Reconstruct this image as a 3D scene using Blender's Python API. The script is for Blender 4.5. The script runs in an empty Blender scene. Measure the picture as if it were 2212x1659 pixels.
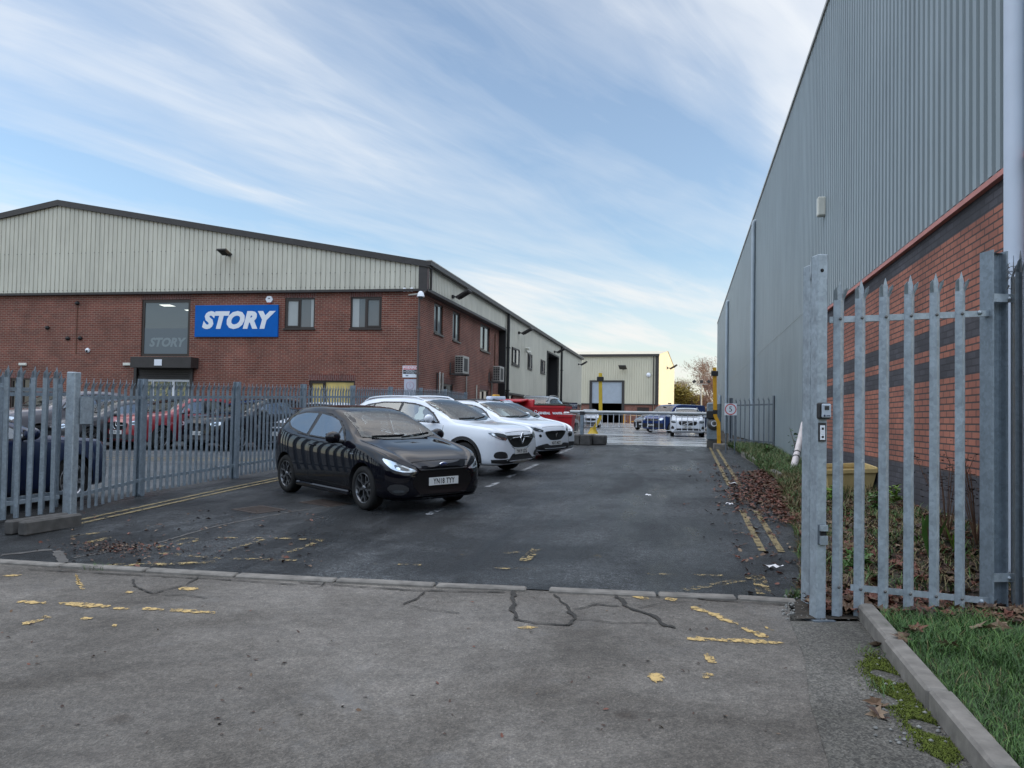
import bpy, math, random
from mathutils import Vector, Matrix, Quaternion
from mathutils.bvhtree import BVHTree
from mathutils.geometry import delaunay_2d_cdt
random.seed(7)
R = math.radians
scene = bpy.context.scene
col = scene.collection
# ---------------------------------------------------------------- camera geometry
FPX = 1662.0; CX = 1106.0; CY = 856.0; CAMH = 1.70; PW = 2212.0; PH = 1659.0
yaw = R(12.6); pit = math.atan(48 / 1662.0); rol = 0.018
_f = Vector((-math.sin(yaw) * math.cos(pit), math.cos(yaw) * math.cos(pit), math.sin(pit)))
_r = Vector((math.cos(yaw), math.sin(yaw), 0))
_u = _r.cross(_f)
CR = _r * math.cos(rol) + _u * math.sin(rol)
CU = _u * math.cos(rol) - _r * math.sin(rol)
CAM = Vector((0, 0, CAMH))
def ray(u, v):
    return _f + CR * ((u - CX) / FPX) + CU * ((CY - v) / FPX)
SL = 0.0325; YC = 26.0
def g(y):
    if y < YC: return SL * y
    z = SL * YC
    if y > 50: z += .011 * (min(y, 100) - 50)
    return z
def gl(x, y):
    return min(g(y), .58) if x < -8.9 else g(y)
def gnd(u, v, dz=0.0, fn=None):
    fn = fn or (lambda x, y: g(y))
    d = ray(u, v); t = .5
    while t < 500:
        p = CAM + d * t
        if p.z <= fn(p.x, p.y) + dz:
            lo = t - .05 * (1 + t * .02); hi = t
            for _ in range(25):
                m = (lo + hi) / 2; q = CAM + d * m
                if q.z <= fn(q.x, q.y) + dz: hi = m
                else: lo = m
            return q
        t += .05 * (1 + t * .02)
    return CAM + d * 500
def slopeup(y):
    s = SL if y < YC else (0.0 if y < 50 else (.011 if y < 100 else 0))
    return Vector((0, -s, 1)).normalized()

# ---------------------------------------------------------------- object helpers
def tag(o, label=None, cat=None, group=None, kind=None):
    if label: o['label'] = label
    if cat: o['category'] = cat
    if group: o['group'] = group
    if kind: o['kind'] = kind
    return o
def empty(name, loc=(0, 0, 0), label=None, cat=None, group=None, mat=None):
    o = bpy.data.objects.new(name, None); col.objects.link(o)
    o.empty_display_size = .2
    if mat is not None: o.matrix_world = mat
    else: o.location = loc
    return tag(o, label, cat, group)
class MB:
    def __init__(s): s.v = []; s.f = []; s.uv = []; s.m = []; s.sm = []
    def face(s, pts, uv=None, m=0, sm=False):
        i = len(s.v); s.v.extend([Vector(p) for p in pts]); s.f.append(tuple(range(i, i + len(pts))))
        s.uv.append(uv); s.m.append(m); s.sm.append(sm)
    def mesh(s, vs, fs, m=0, sm=False):
        i = len(s.v); s.v.extend([Vector(p) for p in vs])
        for f in fs:
            s.f.append(tuple(a + i for a in f)); s.uv.append(None); s.m.append(m); s.sm.append(sm)
    def box(s, c, d, M=None, m=0, bev=0.0):
        hx, hy, hz = d[0] / 2, d[1] / 2, d[2] / 2
        c = Vector(c)
        if bev > 0:
            b = bev; vs = []; fs = []
            # chamfered box through 24 vertices
            idx = {}
            for sx in (-1, 1):
                for sy in (-1, 1):
                    for sz in (-1, 1):
                        for ax in range(3):
                            p = [sx * hx, sy * hy, sz * hz]
                            for k in range(3):
                                if k != ax: p[k] -= (sx, sy, sz)[k] * b
                            idx[(sx, sy, sz, ax)] = len(vs); vs.append(Vector(p))
            for ax in range(3):
                o1, o2 = [k for k in range(3) if k != ax]
                for sg in (-1, 1):
                    q = []
                    for (a, b2) in ((-1, -1), (1, -1), (1, 1), (-1, 1)):
                        k = [0, 0, 0]; k[ax] = sg; k[o1] = a; k[o2] = b2
                        q.append(idx[(*k, ax)])
                    fs.append(q)
            for ax in range(3):       # edges along ax
                o1, o2 = [k for k in range(3) if k != ax]
                for a in (-1, 1):
                    for b2 in (-1, 1):
                        def K(sg, face):
                            k = [0, 0, 0]; k[ax] = sg; k[o1] = a; k[o2] = b2
                            return idx[(*k, face)]
                        fs.append([K(-1, o1), K(1, o1), K(1, o2), K(-1, o2)])
            for sx in (-1, 1):
                for sy in (-1, 1):
                    for sz in (-1, 1):
                        fs.append([idx[(sx, sy, sz, k)] for k in range(3)])
            # fix winding outward
            out = []
            for f in fs:
                cc = sum((vs[i] for i in f), Vector()) / len(f)
                n = (vs[f[1]] - vs[f[0]]).cross(vs[f[2]] - vs[f[1]])
                out.append(f if n.dot(cc) > 0 else f[::-1])
            fs = out
        else:
            vs = [Vector((x, y, z)) for x in (-hx, hx) for y in (-hy, hy) for z in (-hz, hz)]
            fs = [(0, 1, 3, 2), (4, 6, 7, 5), (0, 4, 5, 1), (2, 3, 7, 6), (0, 2, 6, 4), (1, 5, 7, 3)]
        if M is not None: vs = [M @ v for v in vs]
        s.mesh([v + c for v in vs], fs, m)
    def tube(s, pts, r, n=8, m=0, caps=True, sm=True, r2=None):
        pts = [Vector(p) for p in pts]; rings = []
        prev = None
        for i, p in enumerate(pts):
            if i == 0: t = pts[1] - p
            elif i == len(pts) - 1: t = p - pts[i - 1]
            else: t = (pts[i + 1] - p).normalized() + (p - pts[i - 1]).normalized()
            t.normalize()
            a = prev if prev is not None else (Vector((0, 0, 1)) if abs(t.z) < .9 else Vector((1, 0, 0)))
            b = t.cross(a).normalized(); a = b.cross(t).normalized(); prev = a
            rr = r if not isinstance(r, (list, tuple)) else r[i]
            rings.append([p + (a * math.cos(2 * math.pi * k / n) + b * math.sin(2 * math.pi * k / n)) * rr for k in range(n)])
        vs = [q for rg in rings for q in rg]; fs = []
        for i in range(len(rings) - 1):
            for k in range(n):
                fs.append((i * n + k, i * n + (k + 1) % n, (i + 1) * n + (k + 1) % n, (i + 1) * n + k))
        s.mesh(vs, fs, m, sm)
        if caps:
            s.mesh(rings[0][::-1], [tuple(range(n))], m); s.mesh(rings[-1], [tuple(range(n))], m)
    def lathe(s, prof, n=24, M=None, m=0, sm=True):
        """prof: (r, h) pairs about Z"""
        vs = []; fs = []
        for (r, h) in prof:
            for k in range(n):
                a = 2 * math.pi * k / n; vs.append(Vector((r * math.cos(a), r * math.sin(a), h)))
        for i in range(len(prof) - 1):
            for k in range(n):
                fs.append((i * n + k, i * n + (k + 1) % n, (i + 1) * n + (k + 1) % n, (i + 1) * n + k))
        if M is not None: vs = [M @ v for v in vs]
        s.mesh(vs, fs, m, sm)
    def prism(s, poly, h0, h1, M=None, m=0, sm=False):
        """poly in xy extruded z h0..h1 (ccw)"""
        n = len(poly)
        b = [Vector((p[0], p[1], h0)) for p in poly]; t = [Vector((p[0], p[1], h1)) for p in poly]
        vs = b + t
        fs = [tuple(range(n - 1, -1, -1)), tuple(range(n, 2 * n))] + [(i, (i + 1) % n, n + (i + 1) % n, n + i) for i in range(n)]
        if M is not None: vs = [M @ v for v in vs]
        s.mesh(vs, fs, m, sm)
    def build(s, name, mats, parent=None, world=True, loc=None):
        me = bpy.data.meshes.new(name)
        off = Vector((0, 0, 0))
        if parent is not None and world: off = parent.matrix_world.translation.copy()
        if loc is not None: off = Vector(loc)
        me.from_pydata([tuple(v - off) for v in s.v], [], s.f)
        if not isinstance(mats, (list, tuple)): mats = [mats]
        for m in mats: me.materials.append(m)
        for i, p in enumerate(me.polygons):
            p.material_index = s.m[i]; p.use_smooth = s.sm[i]
        if any(u is not None for u in s.uv):
            l = me.uv_layers.new(name='UVMap')
            for i, p in enumerate(me.polygons):
                if s.uv[i] is not None:
                    for k, li in enumerate(p.loop_indices): l.data[li].uv = s.uv[i][k]
        me.update()
        o = bpy.data.objects.new(name, me); col.objects.link(o)
        if parent is not None: o.parent = parent
        elif loc is not None: o.location = loc
        return o
def link(name, me, parent, loc=None, mat=None):
    o = bpy.data.objects.new(name, me); col.objects.link(o)
    if parent is not None: o.parent = parent
    if mat is not None: o.matrix_local = mat
    elif loc is not None: o.location = loc
    return o

# ---------------------------------------------------------------- materials
def newmat(name):
    m = bpy.data.materials.new(name); m.use_nodes = True
    nt = m.node_tree; b = nt.nodes['Principled BSDF']
    return m, nt, b
def N(nt, t, **kw):
    n = nt.nodes.new(t)
    for k, v in kw.items(): setattr(n, k, v)
    return n
def simple(name, c, rough=.5, metal=0.0, coat=0.0, spec=.5, var=.0, scale=5.0, bump=0.0, emit=None, coatr=.03):
    m, nt, b = newmat(name)
    b.inputs['Base Color'].default_value = (*c, 1); b.inputs['Roughness'].default_value = rough
    b.inputs['Metallic'].default_value = metal; b.inputs['Coat Weight'].default_value = coat
    b.inputs['Coat Roughness'].default_value = coatr
    b.inputs['Specular IOR Level'].default_value = spec
    if var > 0 or bump > 0:
        tc = N(nt, 'ShaderNodeTexCoord'); no = N(nt, 'ShaderNodeTexNoise')
        no.inputs['Scale'].default_value = scale; no.inputs['Detail'].default_value = 6
        nt.links.new(tc.outputs['Object'], no.inputs['Vector'])
        if var > 0:
            mr = N(nt, 'ShaderNodeMapRange'); mr.inputs['From Min'].default_value = .3; mr.inputs['From Max'].default_value = .7
            mr.inputs['To Min'].default_value = 1 - var; mr.inputs['To Max'].default_value = 1 + var
            nt.links.new(no.outputs['Fac'], mr.inputs['Value'])
            mx = N(nt, 'ShaderNodeVectorMath', operation='SCALE'); mx.inputs[0].default_value = c
            nt.links.new(mr.outputs['Result'], mx.inputs['Scale']); nt.links.new(mx.outputs['Vector'], b.inputs['Base Color'])
        if bump > 0:
            bp = N(nt, 'ShaderNodeBump'); bp.inputs['Strength'].default_value = bump; bp.inputs['Distance'].default_value = .01
            nt.links.new(no.outputs['Fac'], bp.inputs['Height']); nt.links.new(bp.outputs['Normal'], b.inputs['Normal'])
    if emit:
        b.inputs['Emission Color'].default_value = (*c, 1); b.inputs['Emission Strength'].default_value = emit
    return m
def ramp(nt, stops, interp='LINEAR'):
    r = N(nt, 'ShaderNodeValToRGB'); r.color_ramp.interpolation = interp
    e = r.color_ramp.elements
    while len(e) < len(stops): e.new(.5)
    for i, (p, c) in enumerate(stops):
        e[i].position = p; e[i].color = (*c, 1) if len(c) == 3 else c
    return r
def noise(nt, vec, scale, detail=4, rough=.55, dist=0.0):
    n = N(nt, 'ShaderNodeTexNoise'); n.inputs['Scale'].default_value = scale; n.inputs['Detail'].default_value = detail
    n.inputs['Roughness'].default_value = rough; n.inputs['Distortion'].default_value = dist
    nt.links.new(vec, n.inputs['Vector']); return n
def mixc(nt, fac, a, b, mode='MIX'):
    m = N(nt, 'ShaderNodeMix', data_type='RGBA', blend_type=mode)
    for s, v in ((0, fac), (6, a), (7, b)):
        if hasattr(v, 'is_linked') or hasattr(v, 'links'): nt.links.new(v, m.inputs[s])
        else: m.inputs[s].default_value = v if s == 0 else (*v, 1)
    return m.outputs[2]
def maprange(nt, v, a, b, c, d):
    m = N(nt, 'ShaderNodeMapRange')
    for i, x in enumerate((a, b, c, d)): m.inputs[i + 1].default_value = x
    nt.links.new(v, m.inputs[0]); return m.outputs[0]
def mapping(nt, vec, sc, rot=(0, 0, 0)):
    m = N(nt, 'ShaderNodeMapping'); m.inputs['Scale'].default_value = sc; m.inputs['Rotation'].default_value = rot
    nt.links.new(vec, m.inputs['Vector']); return m.outputs[0]
def ground_mat(name, dark, light, blotch, spk=.5, r0=.55, r1=.9, bump=.6, streak=None, stain=.3, dust=(.2,.19,.17), mid=.28, midsc=28.0, bd=.012, tracks=0, speck=0, fr=(.36, .64)):
    m, nt, b = newmat(name); L = nt.links; mid_ = mid
    tc = N(nt, 'ShaderNodeTexCoord').outputs['Object']
    fine = noise(nt, tc, 140, 3, .7); mid = noise(nt, tc, midsc, 8, .78); big = noise(nt, tc, .55, 5, .6, .4); huge = noise(nt, tc, .18, 3)
    vor = N(nt, 'ShaderNodeTexVoronoi'); vor.inputs['Scale'].default_value = 95; L.new(tc, vor.inputs['Vector'])
    f1 = ramp(nt, [(fr[0], dark), (fr[1], light)]); L.new(big.outputs['Fac'], f1.inputs[0])
    c = f1.outputs[0]
    sp = ramp(nt, [(.25, (1 - spk,) * 3), (.5, (1, 1, 1)), (.8, (1 + spk * 1.5,) * 3)]); L.new(vor.outputs['Color'], sp.inputs[0])
    c = mixc(nt, 1.0, c, sp.outputs[0], 'MULTIPLY')
    g2 = ramp(nt, [(.37, (1 - mid_,) * 3), (.63, (1 + mid_,) * 3)]); L.new(mid.outputs['Fac'], g2.inputs[0])
    c = mixc(nt, 1.0, c, g2.outputs[0], 'MULTIPLY')
    st = noise(nt, tc, 2.3, 6, .7, .8); sr = ramp(nt, [(.56, (0, 0, 0)), (.72, (1, 1, 1))]); L.new(st.outputs['Fac'], sr.inputs[0])
    sm = N(nt, 'ShaderNodeMath', operation='MULTIPLY'); L.new(sr.outputs[0], sm.inputs[0]); sm.inputs[1].default_value = stain
    c = mixc(nt, sm.outputs[0], c, blotch)
    d2 = noise(nt, tc, .9, 7, .75, .3); dr = ramp(nt, [(.55, (0, 0, 0)), (.78, (1, 1, 1))]); L.new(d2.outputs['Fac'], dr.inputs[0])
    dm = N(nt, 'ShaderNodeMath', operation='MULTIPLY'); L.new(dr.outputs[0], dm.inputs[0]); dm.inputs[1].default_value = .5
    c = mixc(nt, dm.outputs[0], c, dust)
    if streak:
        v = mapping(nt, tc, (1, streak, 1)); sn = noise(nt, v, 1.6, 5, .6, .2)
        s2 = ramp(nt, [(.42, (.62,) * 3), (.6, (1.18,) * 3)]); L.new(sn.outputs['Fac'], s2.inputs[0])
        c = mixc(nt, 1.0, c, s2.outputs[0], 'MULTIPLY')
        L.new(maprange(nt, sn.outputs['Fac'], .35, .62, r0, r1), b.inputs['Roughness'])
    else:
        L.new(maprange(nt, big.outputs['Fac'], .35, .65, r1, r0), b.inputs['Roughness'])
    if tracks:
        tn = noise(nt, mapping(nt, mapping(nt, tc, (1, 1, 1), (0, 0, R(-28))), (.35, 1.9, 1)), 1.0, 5, .6, .5)
        t2 = ramp(nt, [(.40, (1 - tracks,) * 3), (.60, (1 + tracks,) * 3)]); L.new(tn.outputs['Fac'], t2.inputs[0]); c = mixc(nt, 1.0, c, t2.outputs[0], 'MULTIPLY')
        jn = noise(nt, tc, 5, 4); jv = mixc(nt, .12, tc, jn.outputs['Color'])
        sv = N(nt, 'ShaderNodeTexVoronoi'); sv.inputs['Scale'].default_value = 1.5; L.new(jv, sv.inputs['Vector'])
        s3 = ramp(nt, [(.04, (.5, .44, .40)), (.12, (1, 1, 1))]); L.new(sv.outputs['Distance'], s3.inputs[0]); c = mixc(nt, .8, c, s3.outputs[0], 'MULTIPLY')
    if speck:
        v2 = N(nt, 'ShaderNodeTexVoronoi'); v2.inputs['Scale'].default_value = 34; L.new(mapping(nt, tc, (1, .6, 1)), v2.inputs['Vector'])
        s4 = ramp(nt, [(.10, (1 + speck * 2.2,) * 3), (.22, (1 - speck * .3,) * 3)]); L.new(v2.outputs['Distance'], s4.inputs[0]); c = mixc(nt, 1.0, c, s4.outputs[0], 'MULTIPLY')
    L.new(c, b.inputs['Base Color'])
    bp = N(nt, 'ShaderNodeBump'); bp.inputs['Strength'].default_value = bump; bp.inputs['Distance'].default_value = bd
    ad = N(nt, 'ShaderNodeMath', operation='ADD'); L.new(vor.outputs['Distance'], ad.inputs[0]); L.new(mid.outputs['Fac'], ad.inputs[1])
    L.new(ad.outputs[0], bp.inputs['Height']); L.new(bp.outputs['Normal'], b.inputs['Normal'])
    b.inputs['Specular IOR Level'].default_value = .45
    return m
def brick_mat(name, c1, c2, mortar, bands=None, dark=(.035, .035, .042), rot=False, msize=.008):
    m, nt, b = newmat(name); L = nt.links
    uv = N(nt, 'ShaderNodeTexCoord').outputs['UV']
    vec = uv
    if rot: vec = mapping(nt, uv, (1, 1, 1), (0, 0, R(90)))
    bt = N(nt, 'ShaderNodeTexBrick'); L.new(vec, bt.inputs['Vector'])
    bt.inputs['Scale'].default_value = 1; bt.inputs['Mortar Size'].default_value = msize; bt.inputs['Mortar Smooth'].default_value = .15
    bt.inputs['Brick Width'].default_value = .225; bt.inputs['Row Height'].default_value = .075; bt.inputs['Bias'].default_value = -.1
    bt.inputs['Color1'].default_value = (*c1, 1); bt.inputs['Color2'].default_value = (*c2, 1); bt.inputs['Mortar'].default_value = (*mortar, 1)
    c = bt.outputs['Color']
    if bands:
        sep = N(nt, 'ShaderNodeSeparateXYZ'); L.new(uv, sep.inputs[0])
        dv = N(nt, 'ShaderNodeMath', operation='DIVIDE'); L.new(sep.outputs['Y'], dv.inputs[0]); dv.inputs[1].default_value = 5
        rp = ramp(nt, [(max(0, z / 5), (w,) * 3) for z, w in bands], 'CONSTANT'); L.new(dv.outputs[0], rp.inputs[0])
        bt2 = N(nt, 'ShaderNodeTexBrick'); L.new(vec, bt2.inputs['Vector'])
        for k in ('Scale', 'Mortar Size', 'Mortar Smooth', 'Brick Width', 'Row Height', 'Bias'): bt2.inputs[k].default_value = bt.inputs[k].default_value
        bt2.inputs['Color1'].default_value = (*dark, 1); bt2.inputs['Color2'].default_value = tuple(x * 1.5 for x in dark) + (1,)
        bt2.inputs['Mortar'].default_value = tuple(x * .8 for x in dark) + (1,)
        c = mixc(nt, rp.outputs[0], c, bt2.outputs['Color'])
    n1 = noise(nt, vec, 1.1, 5, .6); r1 = ramp(nt, [(.3, (.70,) * 3), (.7, (1.2,) * 3)]); L.new(n1.outputs['Fac'], r1.inputs[0])
    c = mixc(nt, 1.0, c, r1.outputs[0], 'MULTIPLY')
    n2 = noise(nt, vec, 60, 3, .7); r2 = ramp(nt, [(.3, (.85,) * 3), (.7, (1.12,) * 3)]); L.new(n2.outputs['Fac'], r2.inputs[0])
    c = mixc(nt, 1.0, c, r2.outputs[0], 'MULTIPLY')
    L.new(c, b.inputs['Base Color']); b.inputs['Roughness'].default_value = .85
    bp = N(nt, 'ShaderNodeBump'); bp.inputs['Strength'].default_value = .5; bp.inputs['Distance'].default_value = .006; bp.invert = True
    L.new(bt.outputs['Fac'], bp.inputs['Height']); L.new(bp.outputs['Normal'], b.inputs['Normal'])
    return m
def clad_mat(name, c, rough=.45, dirt=.12):
    m, nt, b = newmat(name); L = nt.links
    tc = N(nt, 'ShaderNodeTexCoord').outputs['Object']
    v = mapping(nt, tc, (2.2, 2.2, .35)); n1 = noise(nt, v, 1.2, 6, .65)
    r1 = ramp(nt, [(.3, (1 - dirt,) * 3), (.7, (1 + dirt,) * 3)]); L.new(n1.outputs['Fac'], r1.inputs[0])
    n2 = noise(nt, tc, .35, 3); r2 = ramp(nt, [(.3, (1 - dirt * .6,) * 3), (.7, (1 + dirt * .6,) * 3)]); L.new(n2.outputs['Fac'], r2.inputs[0])
    c0 = mixc(nt, 1.0, c, r1.outputs[0], 'MULTIPLY'); c0 = mixc(nt, 1.0, c0, r2.outputs[0], 'MULTIPLY')
    L.new(c0, b.inputs['Base Color']); b.inputs['Roughness'].default_value = rough; b.inputs['Specular IOR Level'].default_value = .4
    return m
def galv_mat(name, c=(.21, .255, .295), metal=.35, rough=.5):
    m, nt, b = newmat(name); L = nt.links
    tc = N(nt, 'ShaderNodeTexCoord').outputs['Object']
    oi = N(nt, 'ShaderNodeObjectInfo'); ad = N(nt, 'ShaderNodeVectorMath', operation='ADD'); L.new(tc, ad.inputs[0]); L.new(oi.outputs['Location'], ad.inputs[1])
    vo = N(nt, 'ShaderNodeTexVoronoi'); vo.inputs['Scale'].default_value = 38; L.new(ad.outputs[0], vo.inputs['Vector'])
    n1 = noise(nt, ad.outputs[0], 9, 6, .7)
    r1 = ramp(nt, [(.2, (.90,) * 3), (.8, (1.10,) * 3)]); L.new(vo.outputs['Color'], r1.inputs[0])
    r2 = ramp(nt, [(.3, (.80,) * 3), (.7, (1.15,) * 3)]); L.new(n1.outputs['Fac'], r2.inputs[0])
    c0 = mixc(nt, 1.0, c, r1.outputs[0], 'MULTIPLY'); c0 = mixc(nt, 1.0, c0, r2.outputs[0], 'MULTIPLY')
    L.new(c0, b.inputs['Base Color']); b.inputs['Metallic'].default_value = metal
    L.new(maprange(nt, n1.outputs['Fac'], .3, .7, rough - .12, rough + .15), b.inputs['Roughness'])
    return m
def worn_paint(name, c, lo=.42, hi=.5, sc=9.0):
    m, nt, b = newmat(name); L = nt.links
    tc = N(nt, 'ShaderNodeTexCoord').outputs['Object']
    n1 = noise(nt, tc, sc, 8, .75); n2 = noise(nt, tc, 70, 3, .7)
    ad = N(nt, 'ShaderNodeMath', operation='MULTIPLY_ADD'); L.new(n2.outputs['Fac'], ad.inputs[0]); ad.inputs[1].default_value = .3; L.new(n1.outputs['Fac'], ad.inputs[2])
    f = maprange(nt, ad.outputs[0], lo + .15, hi + .15, 0, 1)
    n3 = noise(nt, tc, 20, 4); cr = ramp(nt, [(.3, tuple(x * .75 for x in c)), (.7, tuple(min(1, x * 1.15) for x in c))]); L.new(n3.outputs['Fac'], cr.inputs[0])
    L.new(cr.outputs[0], b.inputs['Base Color']); b.inputs['Roughness'].default_value = .7
    tr = N(nt, 'ShaderNodeBsdfTransparent'); mx = N(nt, 'ShaderNodeMixShader')
    L.new(f, mx.inputs[0]); L.new(tr.outputs[0], mx.inputs[1]); L.new(b.outputs[0], mx.inputs[2])
    L.new(mx.outputs[0], nt.nodes['Material Output'].inputs['Surface'])
    return m
M = {}
M['apron'] = ground_mat('old_asphalt', (.068, .060, .051), (.155, .141, .124), (.075, .062, .054), .22, .5, .85, .6, stain=.35, dust=(.235, .23, .225), mid=.24, midsc=14.0, tracks=.11, speck=.18)
M['apron_edge'] = ground_mat('damp_concrete', (.055, .052, .045), (.115, .108, .095), (.07, .07, .05), .4, .5, .9, .5, stain=.4, dust=(.15, .15, .14))
M['tarmac'] = ground_mat('dark_tarmac', (.018, .022, .026), (.088, .096, .102), (.02, .02, .02), .6, .26, .58, 1.0, streak=.25, dust=(.17, .185, .20), mid=.6, midsc=13.0, bd=.03, speck=.6, fr=(.43, .60))
M['carpark'] = ground_mat('carpark_tarmac', (.035, .042, .048), (.06, .07, .078), (.03, .03, .03), .4, .55, .8, .5, dust=(.12, .13, .14))
M['base'] = ground_mat('outer_ground', (.06, .06, .055), (.1, .1, .09), (.05, .05, .03), .4, .8, .95, .4)
def yard():
    m, nt, b = newmat('block_paving'); L = nt.links
    tc = N(nt, 'ShaderNodeTexCoord').outputs['Object']
    bt = N(nt, 'ShaderNodeTexBrick'); L.new(tc, bt.inputs['Vector']); bt.inputs['Scale'].default_value = 1
    bt.inputs['Brick Width'].default_value = .2; bt.inputs['Row Height'].default_value = .1; bt.inputs['Mortar Size'].default_value = .008
    bt.inputs['Color1'].default_value = (.42, .42, .42, 1); bt.inputs['Color2'].default_value = (.32, .32, .325, 1); bt.inputs['Mortar'].default_value = (.05, .05, .05, 1)
    n1 = noise(nt, mapping(nt, tc, (.4, 1.2, 1)), .8, 6, .65, .5)
    r = ramp(nt, [(.35, (.55,) * 3), (.65, (1.2,) * 3)]); L.new(n1.outputs['Fac'], r.inputs[0])
    c = mixc(nt, 1.0, bt.outputs['Color'], r.outputs[0], 'MULTIPLY'); L.new(c, b.inputs['Base Color'])
    L.new(maprange(nt, n1.outputs['Fac'], .4, .6, .08, .36), b.inputs['Roughness'])
    bp = N(nt, 'ShaderNodeBump'); bp.inputs['Strength'].default_value = .15; bp.inputs['Distance'].default_value = .004
    L.new(n1.outputs['Fac'], bp.inputs['Height']); L.new(bp.outputs['Normal'], b.inputs['Normal'])
    return m
M['yard'] = yard()
M['soil'] = simple('soil', (.035, .028, .02), .95, var=.5, scale=14, bump=1.0)
M['turf'] = simple('turf_soil', (.03, .045, .018), .95, var=.4, scale=12, bump=1.0)
M['kerb'] = simple('concrete_kerb', (.17, .158, .142), .85, var=.3, scale=9, bump=.6)
M['kerbdark'] = simple('dark_concrete', (.075, .072, .068), .85, var=.35, scale=7, bump=.6)
M['crack'] = simple('crack_fill', (.03, .028, .025), .95, var=.4, scale=30)
M['moss'] = simple('moss', (.085, .11, .012), .95, var=.4, scale=40, bump=1)
M['brickL'] = brick_mat('red_brick', (.195, .056, .036), (.13, .042, .030), (.29, .21, .165))
M['soldierL'] = brick_mat('red_brick_soldier', (.15, .045, .036), (.105, .038, .032), (.24, .18, .16), rot=True)
M['brickR'] = brick_mat('orange_brick', (.37, .140, .092), (.28, .105, .074), (.06, .045, .042), bands=[(0, 1), (1.19, 0), (2.24, 1), (2.465, 0), (2.615, 1), (2.84, 0), (3.80, 1)], dark=(.05, .048, .056), msize=.009)
M['cladL'] = clad_mat('pale_cladding', (.50, .485, .41), .45, .12)
M['cladR'] = clad_mat('blue_grey_cladding', (.25, .295, .315), .42, .10)
M['cladF'] = clad_mat('cream_cladding', (.54, .51, .40), .5, .06)
M['trim'] = simple('dark_brown_trim', (.032, .028, .027), .5, var=.15)
M['frameb'] = simple('brown_upvc', (.03, .020, .017), .35)
M['black'] = simple('black_paint', (.012, .012, .013), .5)
M['plastic'] = simple('black_plastic', (.018, .018, .02), .55)
M['tyre'] = simple('rubber', (.014, .014, .014), .8, spec=.3)
M['white'] = simple('white_paint', (.75, .76, .78), .5, var=.05)
M['offwhite'] = simple('offwhite_plastic', (.6, .6, .54), .5, var=.08)
M['pipe'] = simple('pale_blue_pipe', (.50, .56, .66), .45, var=.06, scale=2)
M['cladpipe'] = simple('grey_blue_pipe', (.33, .39, .44), .45, var=.1, scale=2)
M['gutter'] = simple('grey_gutter', (.34, .33, .30), .5, var=.2, scale=3)
M['pinktrim'] = simple('faded_red_trim', (.50, .20, .17), .6, var=.12, scale=4)
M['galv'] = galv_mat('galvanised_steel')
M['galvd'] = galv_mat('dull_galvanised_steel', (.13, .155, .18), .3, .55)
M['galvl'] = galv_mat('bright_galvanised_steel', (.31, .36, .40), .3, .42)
M['bolt'] = simple('steel_bolt', (.12, .12, .12), .5, .6)
M['yellow'] = simple('yellow_paint', (.62, .42, .03), .45, var=.15, scale=6)
M['amber'] = simple('amber_paint', (.60, .30, .01), .4, var=.12, scale=6)
M['blue'] = simple('sign_blue', (.001, .105, .42), .5, spec=.15, var=.04)
M['signwhite'] = simple('sign_white', (.72, .75, .80), .4)
M['navy'] = simple('sign_navy', (.01, .02, .06), .4)
M['ghost'] = simple('frosted_letters', (.20, .24, .25), .6)
M['frost'] = simple('frosted_film', (.115, .14, .155), .35)
M['red'] = simple('sign_red', (.55, .05, .06), .5)
M['binred'] = simple('bin_red', (.42, .012, .02), .4, var=.15, scale=4)
M['bindark'] = simple('bin_lid', (.02, .03, .022), .5)
M['yellowbin'] = simple('yellow_grit', (.55, .42, .19), .55, var=.12, scale=6)
M['glass'] = simple('window_glass', (.10, .115, .125), .05, spec=.9)
M['blind'] = simple('window_blind', (.36, .385, .38), .6, var=.03)
M['glassdark'] = simple('window_glass_dark', (.02, .025, .028), .04, spec=1.0)
M['glassreflection'] = simple('window_glass_painted_reflection', (.55, .42, .14), .35, var=.35, scale=1.5)  # yellow reflection painted into the pane colour
M['shutter'] = simple('roller_shutter', (.36, .41, .47), .45, .1, var=.06, scale=2)
M['shutterd'] = simple('roller_shutter_dark', (.13, .16, .17), .5, .1, var=.1, scale=2)
M['dark'] = simple('interior_dark', (.006, .006, .007), .8)
M['roof'] = simple('roof_sheet', (.34, .33, .29), .6, var=.12, scale=1.5)
M['wood'] = simple('rust_brown', (.12, .06, .035), .8, var=.3)
M['yline'] = worn_paint('worn_yellow_paint', (.23, .18, .085), .40, .50)
M['yline2'] = worn_paint('very_worn_yellow_paint', (.36, .265, .11), .51, .60, 9)
M['yblob'] = worn_paint('yellow_thermoplastic', (.46, .32, .125), .41, .52, 20)
M['wline'] = worn_paint('worn_white_paint', (.30, .315, .33), .45, .53)
M['litter'] = simple('litter_white', (.7, .7, .72), .5)
M['chrome'] = simple('chrome', (.7, .72, .75), .12, 1.0)
M['lamp'] = simple('headlamp_clear', (.62, .68, .74), .08, .55, coat=1)
M['lampd'] = simple('headlamp_dark', (.10, .11, .12), .06, .6, coat=1)
M['tail'] = simple('tail_lamp', (.35, .01, .02), .15, coat=1)
M['cglass'] = simple('car_glass', (.010, .013, .015), .02, spec=1.0, coat=1, coatr=.015)
M['wglass'] = simple('windscreen_glass', (.022, .029, .028), .02, spec=.6, coat=1, coatr=.015)
M['cglass'].node_tree.nodes['Principled BSDF'].inputs['Coat IOR'].default_value = 2.1; M['wglass'].node_tree.nodes['Principled BSDF'].inputs['Coat IOR'].default_value = 1.5
M['alloy'] = simple('alloy', (.16, .165, .175), .3, .8)
M['alloyl'] = simple('alloy_light', (.45, .46, .48), .3, .8)
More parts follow.
